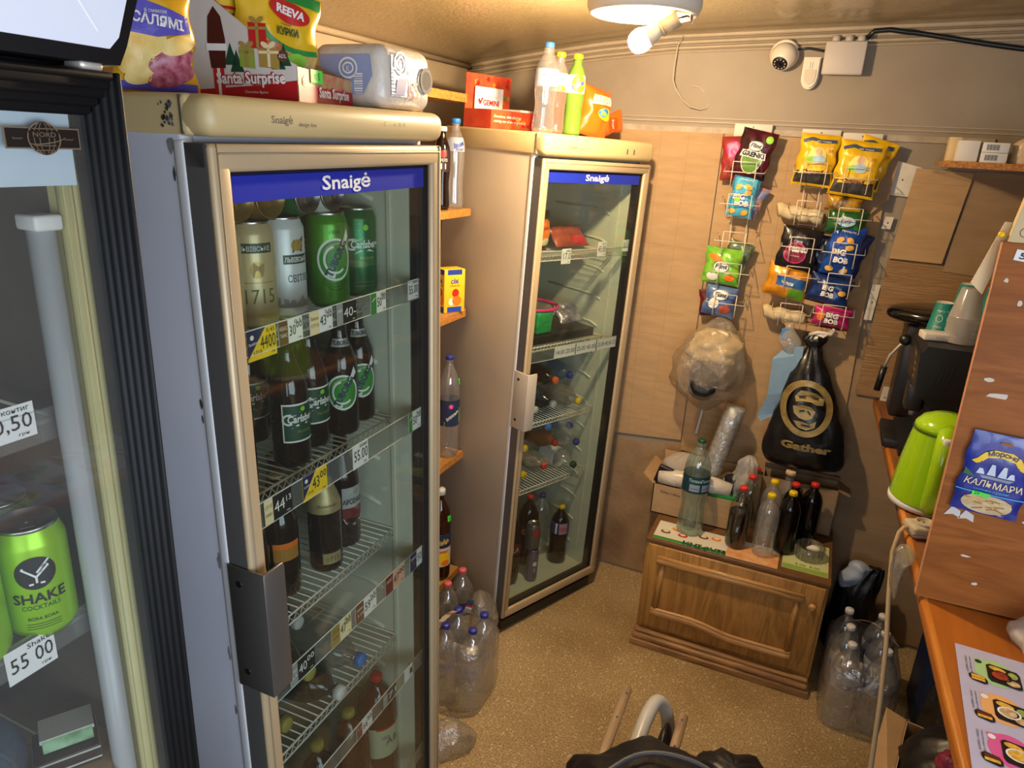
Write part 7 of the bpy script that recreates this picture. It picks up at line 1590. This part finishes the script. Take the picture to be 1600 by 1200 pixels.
# menu sheet and clear bag on the front counter
t = thing('menu_sheet', 'lilac grey food menu sheet with coloured pictures lying on the orange counter', 'menu', TR(.372, 1.452, CZ + .0006) @ RZ(-.05))
MENU = mat('menu_lilac', C('b9b6cc'), .35, var=.03, coat=.2); q = MB(); S = Splane((0, 0, 0), (1, 0, 0), (0, 1, 0)); slab(q, S, [(0, 0), (.22, 0), (.22, -.60), (0, -.60)], 0, .0008, MENU)
TRAY = mat('menu_tray_black', C('1a1715'), .4); ri = random.Random(9)
for row, (v0, c) in enumerate(((-.030, 'a9cf8c'), (-.135, 'e8ac6a'), (-.240, 'd85c94'), (-.345, '6aa0d8'), (-.45, 'd8c85c'))):
    for col in range(2):
        u0 = .012 + col * .118; cc = c if not col else ['2a3f9c', '8c8ca0', 'c05c3c', '4a8c5c', 'a05ca0'][row]
        q.text('страва з гарніром', S, u0 + .002, v0 - .004, .0045, DKGREY, .0014, al='L', width=.050, rot=-PI / 2); q.text('комплексний обід', S, u0 + .009, v0 - .004, .0036, DKGREY, .0014, al='L', width=.055, rot=-PI / 2)
        q.ell(S, u0 + .050, v0 - .035, .034, .040, mat('menu_c%d%d' % (row, col), C(cc), .4), .0013, 24); q.poly(S, [(u0 + .016, v0 - .004), (u0 + .040, v0), (u0 + .05, v0 - .04), (u0 + .026, v0 - .05)], mat('menu_c%d%d' % (row, col), C(cc), .4), .0014); q.ell(S, u0 + .024, v0 - .012, .006, .006, DKGREEN if row == 0 else WHITEP, .0019, 12)
        for (a, b, ww, hh) in ((u0 + .036, v0 - .010, .054, .058), (u0 + .004, v0 - .055, .030, .026)):
            q.poly(S, [(a + .006, b), (a + ww - .004, b - .004), (a + ww, b - .012), (a + ww, b - hh + .004), (a + ww - .006, b - hh), (a + .004, b - hh + .004), (a, b - hh + .012), (a, b - .006)], TRAY, .0020)
            fc = [mat('menu_food_%d' % i, C(x), .45, vscale=160, col2=C(y)) for i, (x, y) in enumerate((('e8c04a', 'c98a2c'), ('b8452c', '7a2a1c'), ('e0c89c', 'b08a54'), ('5c8c3c', 'a8b85c')))]
            if ww > .04:
                q.ell(S, a + .018, b - .012, .014, .007, fc[0], .0026, 16, -.2); q.ell(S, a + .020, b - .030, .014, .012, fc[(row + 1) % 3] if row else fc[1], .0026, 18); q.ell(S, a + .040, b - .044, .011, .009, fc[2], .0026, 16); q.ell(S, a + .042, b - .020, .008, .010, fc[3], .0026, 14); q.ring(S, a + .022, b - .031, .018, .015, .003, [TRAY, WHITEP, WHITEP, TRAY, WHITEP][row], .0030, 22)
            else: q.rect(S, a + .004, b - hh + .006, a + ww - .004, b - .013, fc[0], .0026); q.rect(S, a + .004, b - .012, a + ww - .004, b - .004, mat('menu_brown', C('5c2c1c'), .4) if row else fc[0], .0026)
q.build('sheet', t)
q = MB(); blob_mesh(q, [(.0, 0, 0, .05, .08), (.015, 0, 0, .07, .10), (.04, .01, .0, .06, .09), (.07, .02, .02, .03, .05), (.085, .02, .02, .01, .01)], FL2, 36, .016, 3, 16, 4, fold=.3); tag(q.build('clear_bag', None, TR(.545, 1.490, CZ + .002)), 'crumpled clear bag on the counter against the upright panel', 'bag')
q = MB(); blob_mesh(q, [(-.10, 0, 0, .006, .05), (-.06, -.004, 0, .012, .055), (-.01, 0, 0, .014, .06), (.004, .014, 0, .010, .05), (.006, .02, 0, .004, .02)], FILM, 24, .010, 3, 20, 4); tag(q.build('wrapped_film', None, TR(.300, 1.775, CZ + .004) @ RZ(-.03)), 'crinkled clear film taped over the counter edge below the power strip', 'film')
# corner shelf at the right
t = thing('corner_shelf', 'wooden shelf at the upper right holding small white boxes', 'shelf', TR(0, 0, 0))
q = MB(); q.box((.300, 2.75, 1.988), (XR - .004, 3.03, 2.006), BOARD); q.build('board', t); q = MB(); q.box((.299, 2.748, 1.987), (XR - .005, 2.752, 2.007), CHIP); q.build('front_edge', t)
q = MB(); q.tube([(.300, 2.80, 1.984), (.345, 2.95, 1.975), (.30, 3.06, 1.968)], .006, CLEAR, 6); q.box((.70, 2.95, 1.90), (.72, 3.078, 1.988), DKGREY); q.box((.60, 2.765, 1.972), (.66, 2.80, 1.988), CHROME, bev=.003); q.build('bracket', t)
GS2 = 'small white boxes on the corner shelf'
for k, (x, y, z, w, d, h, m, l) in enumerate(((.330, 2.775, 2.007, .058, .06, .064, PAPER, 'white box with a bare end, leftmost in front on the corner shelf'), (.396, 2.770, 2.007, .072, .06, .030, WHITE, 'white box with a barcode, lower of two on the corner shelf'), (.396, 2.772, 2.038, .072, .06, .030, WHITE, 'white box with a barcode, upper of two on the corner shelf'), (.310, 2.845, 2.007, .035, .06, .075, BEI, 'narrow beige box behind the leftmost white box on the corner shelf'))):
    q = MB(); q.box((0, 0, 0), (w, d, h), m, bev=.001)
    if 'barcode' in l:
        S = Splane((0, -.0003, 0), (1, 0, 0), (0, 0, 1))
        for j in range(11): q.line(S, [(.012 + j * .0032, .007), (.012 + j * .0032, .024)], .0012 + .0008 * (j % 3 == 0), DKGREY, .0006)
    tag(q.build('small_box', None, TR(x, y, z)), l, 'box', GS2)
q = MB(); blob_mesh(q, [(0, 0, 0, .05, .03), (.02, 0, 0, .052, .032), (.06, 0, 0, .05, .03), (.085, 0, 0, .02, .012)], mat('beige_wrapped_pack', C('c9ab84'), .35, coat=.4, bump=.5, bscale=30), 24, .006, 2, 20, 3); tag(q.build('wrapped_pack', None, TR(.535, 2.81, 2.007)), 'beige film wrapped pack at the right on the corner shelf', 'packet')

# ------------------------------------------------------------------ stool with a jacket in the foreground
t = thing('folding_stool', 'folding stool with two wooden rails and a grey bent tube, half under the jacket', 'stool', TR(0, 0, 0))
RW = wood('weathered_rail', C('bca48a'), C('937a62'), .6, 9, 'Y', 1.0); GT = mat('grey_enamel_tube', C('c6c6c3'), .35)
for x0, y0, y1 in ((-.297, 1.20, 1.697), (-.133, 1.20, 1.668)):
    q = MB(); q.cyl((x0 + (.006 if x0 < -.2 else 0), y0, .500), (x0 - (.005 if x0 < -.2 else 0), y1, .500), .0135, RW, n=16)
    for y in (y1 - .03, y1 - .13): q.cyl((x0, y, .512), (x0, y, .5145), .003, DKGREY, n=8)
    q.build('wooden_rail', t)
q = MB(); TB = [(-.222, 1.25, .40), (-.226, 1.38, .46), (-.226, 1.50, .500), (-.222, 1.60, .520), (-.212, 1.665, .518), (-.195, 1.690, .495), (-.178, 1.690, .46), (-.168, 1.68, .40), (-.160, 1.66, .25), (-.155, 1.64, .02)]
def smooth(P, k=5):
    P = [V(p) for p in P]; out = []
    for i in range(len(P) - 1):
        a, b, c, d = P[max(0, i - 1)], P[i], P[i + 1], P[min(len(P) - 1, i + 2)]
        for j in range(k): s_ = j / k; out.append(.5 * ((2 * b) + (c - a) * s_ + (2 * a - 5 * b + 4 * c - d) * s_ ** 2 + (3 * b - a - 3 * c + d) * s_ ** 3))
    return out + [P[-1]]
q.tube(smooth(TB), .0195, GT, 18); q.build('bent_tube', t)
for x, y in ((-.297, 1.22), (-.133, 1.22), (-.297, 1.46), (-.133, 1.46)):
    q = MB(); q.tube([(x, y, .49), (x + (.02 if x < -.2 else -.02) * -1, y - .03, .25), (x + (.03 if x < -.2 else -.03) * -1, y - .02, .0)], .011, GT, 10); q.build('leg', t)
BKC = mat('black_nylon', C('15151a'), .45, bump=.8, bscale=14, sheen=.2)
q = MB(); blob_mesh(q, [(.36, -.165, 1.60, .012, .03), (.42, -.165, 1.60, .018, .055), (.47, -.168, 1.595, .016, .06), (.495, -.170, 1.59, .006, .04)], BKC, 24, .006, 1, 20, 4); tag(q.build('black_pouch'), 'black fabric pouch hanging inside the bend of the grey tube', 'pouch')
q = MB(); blob_mesh(q, [(.505, -.13, 1.28, .05, .05), (.515, -.125, 1.28, .215, .205), (.545, -.12, 1.275, .225, .215), (.585, -.12, 1.26, .20, .19), (.62, -.115, 1.24, .14, .13), (.64, -.11, 1.23, .05, .05), (.645, -.11, 1.23, .01, .01)], BKC, 64, .030, 5, 9, 5, fold=.25)
blob_mesh(q, [(.51, .03, 1.44, .06, .05), (.535, .035, 1.455, .110, .085), (.575, .03, 1.45, .098, .075), (.615, .02, 1.43, .045, .04), (.622, .02, 1.43, .008, .008)], BKC, 40, .018, 8, 14, 4, fold=.3)
q.tube(smooth([(-.28, 1.20, .635), (-.20, 1.33, .645), (-.10, 1.37, .650), (.0, 1.35, .645), (.10, 1.25, .62)]), .006, mat('jacket_piping', C('4a4a4e'), .4), 8); tag(q.build('black_jacket'), 'black nylon jacket lying in a heap on the stool in the foreground', 'jacket')
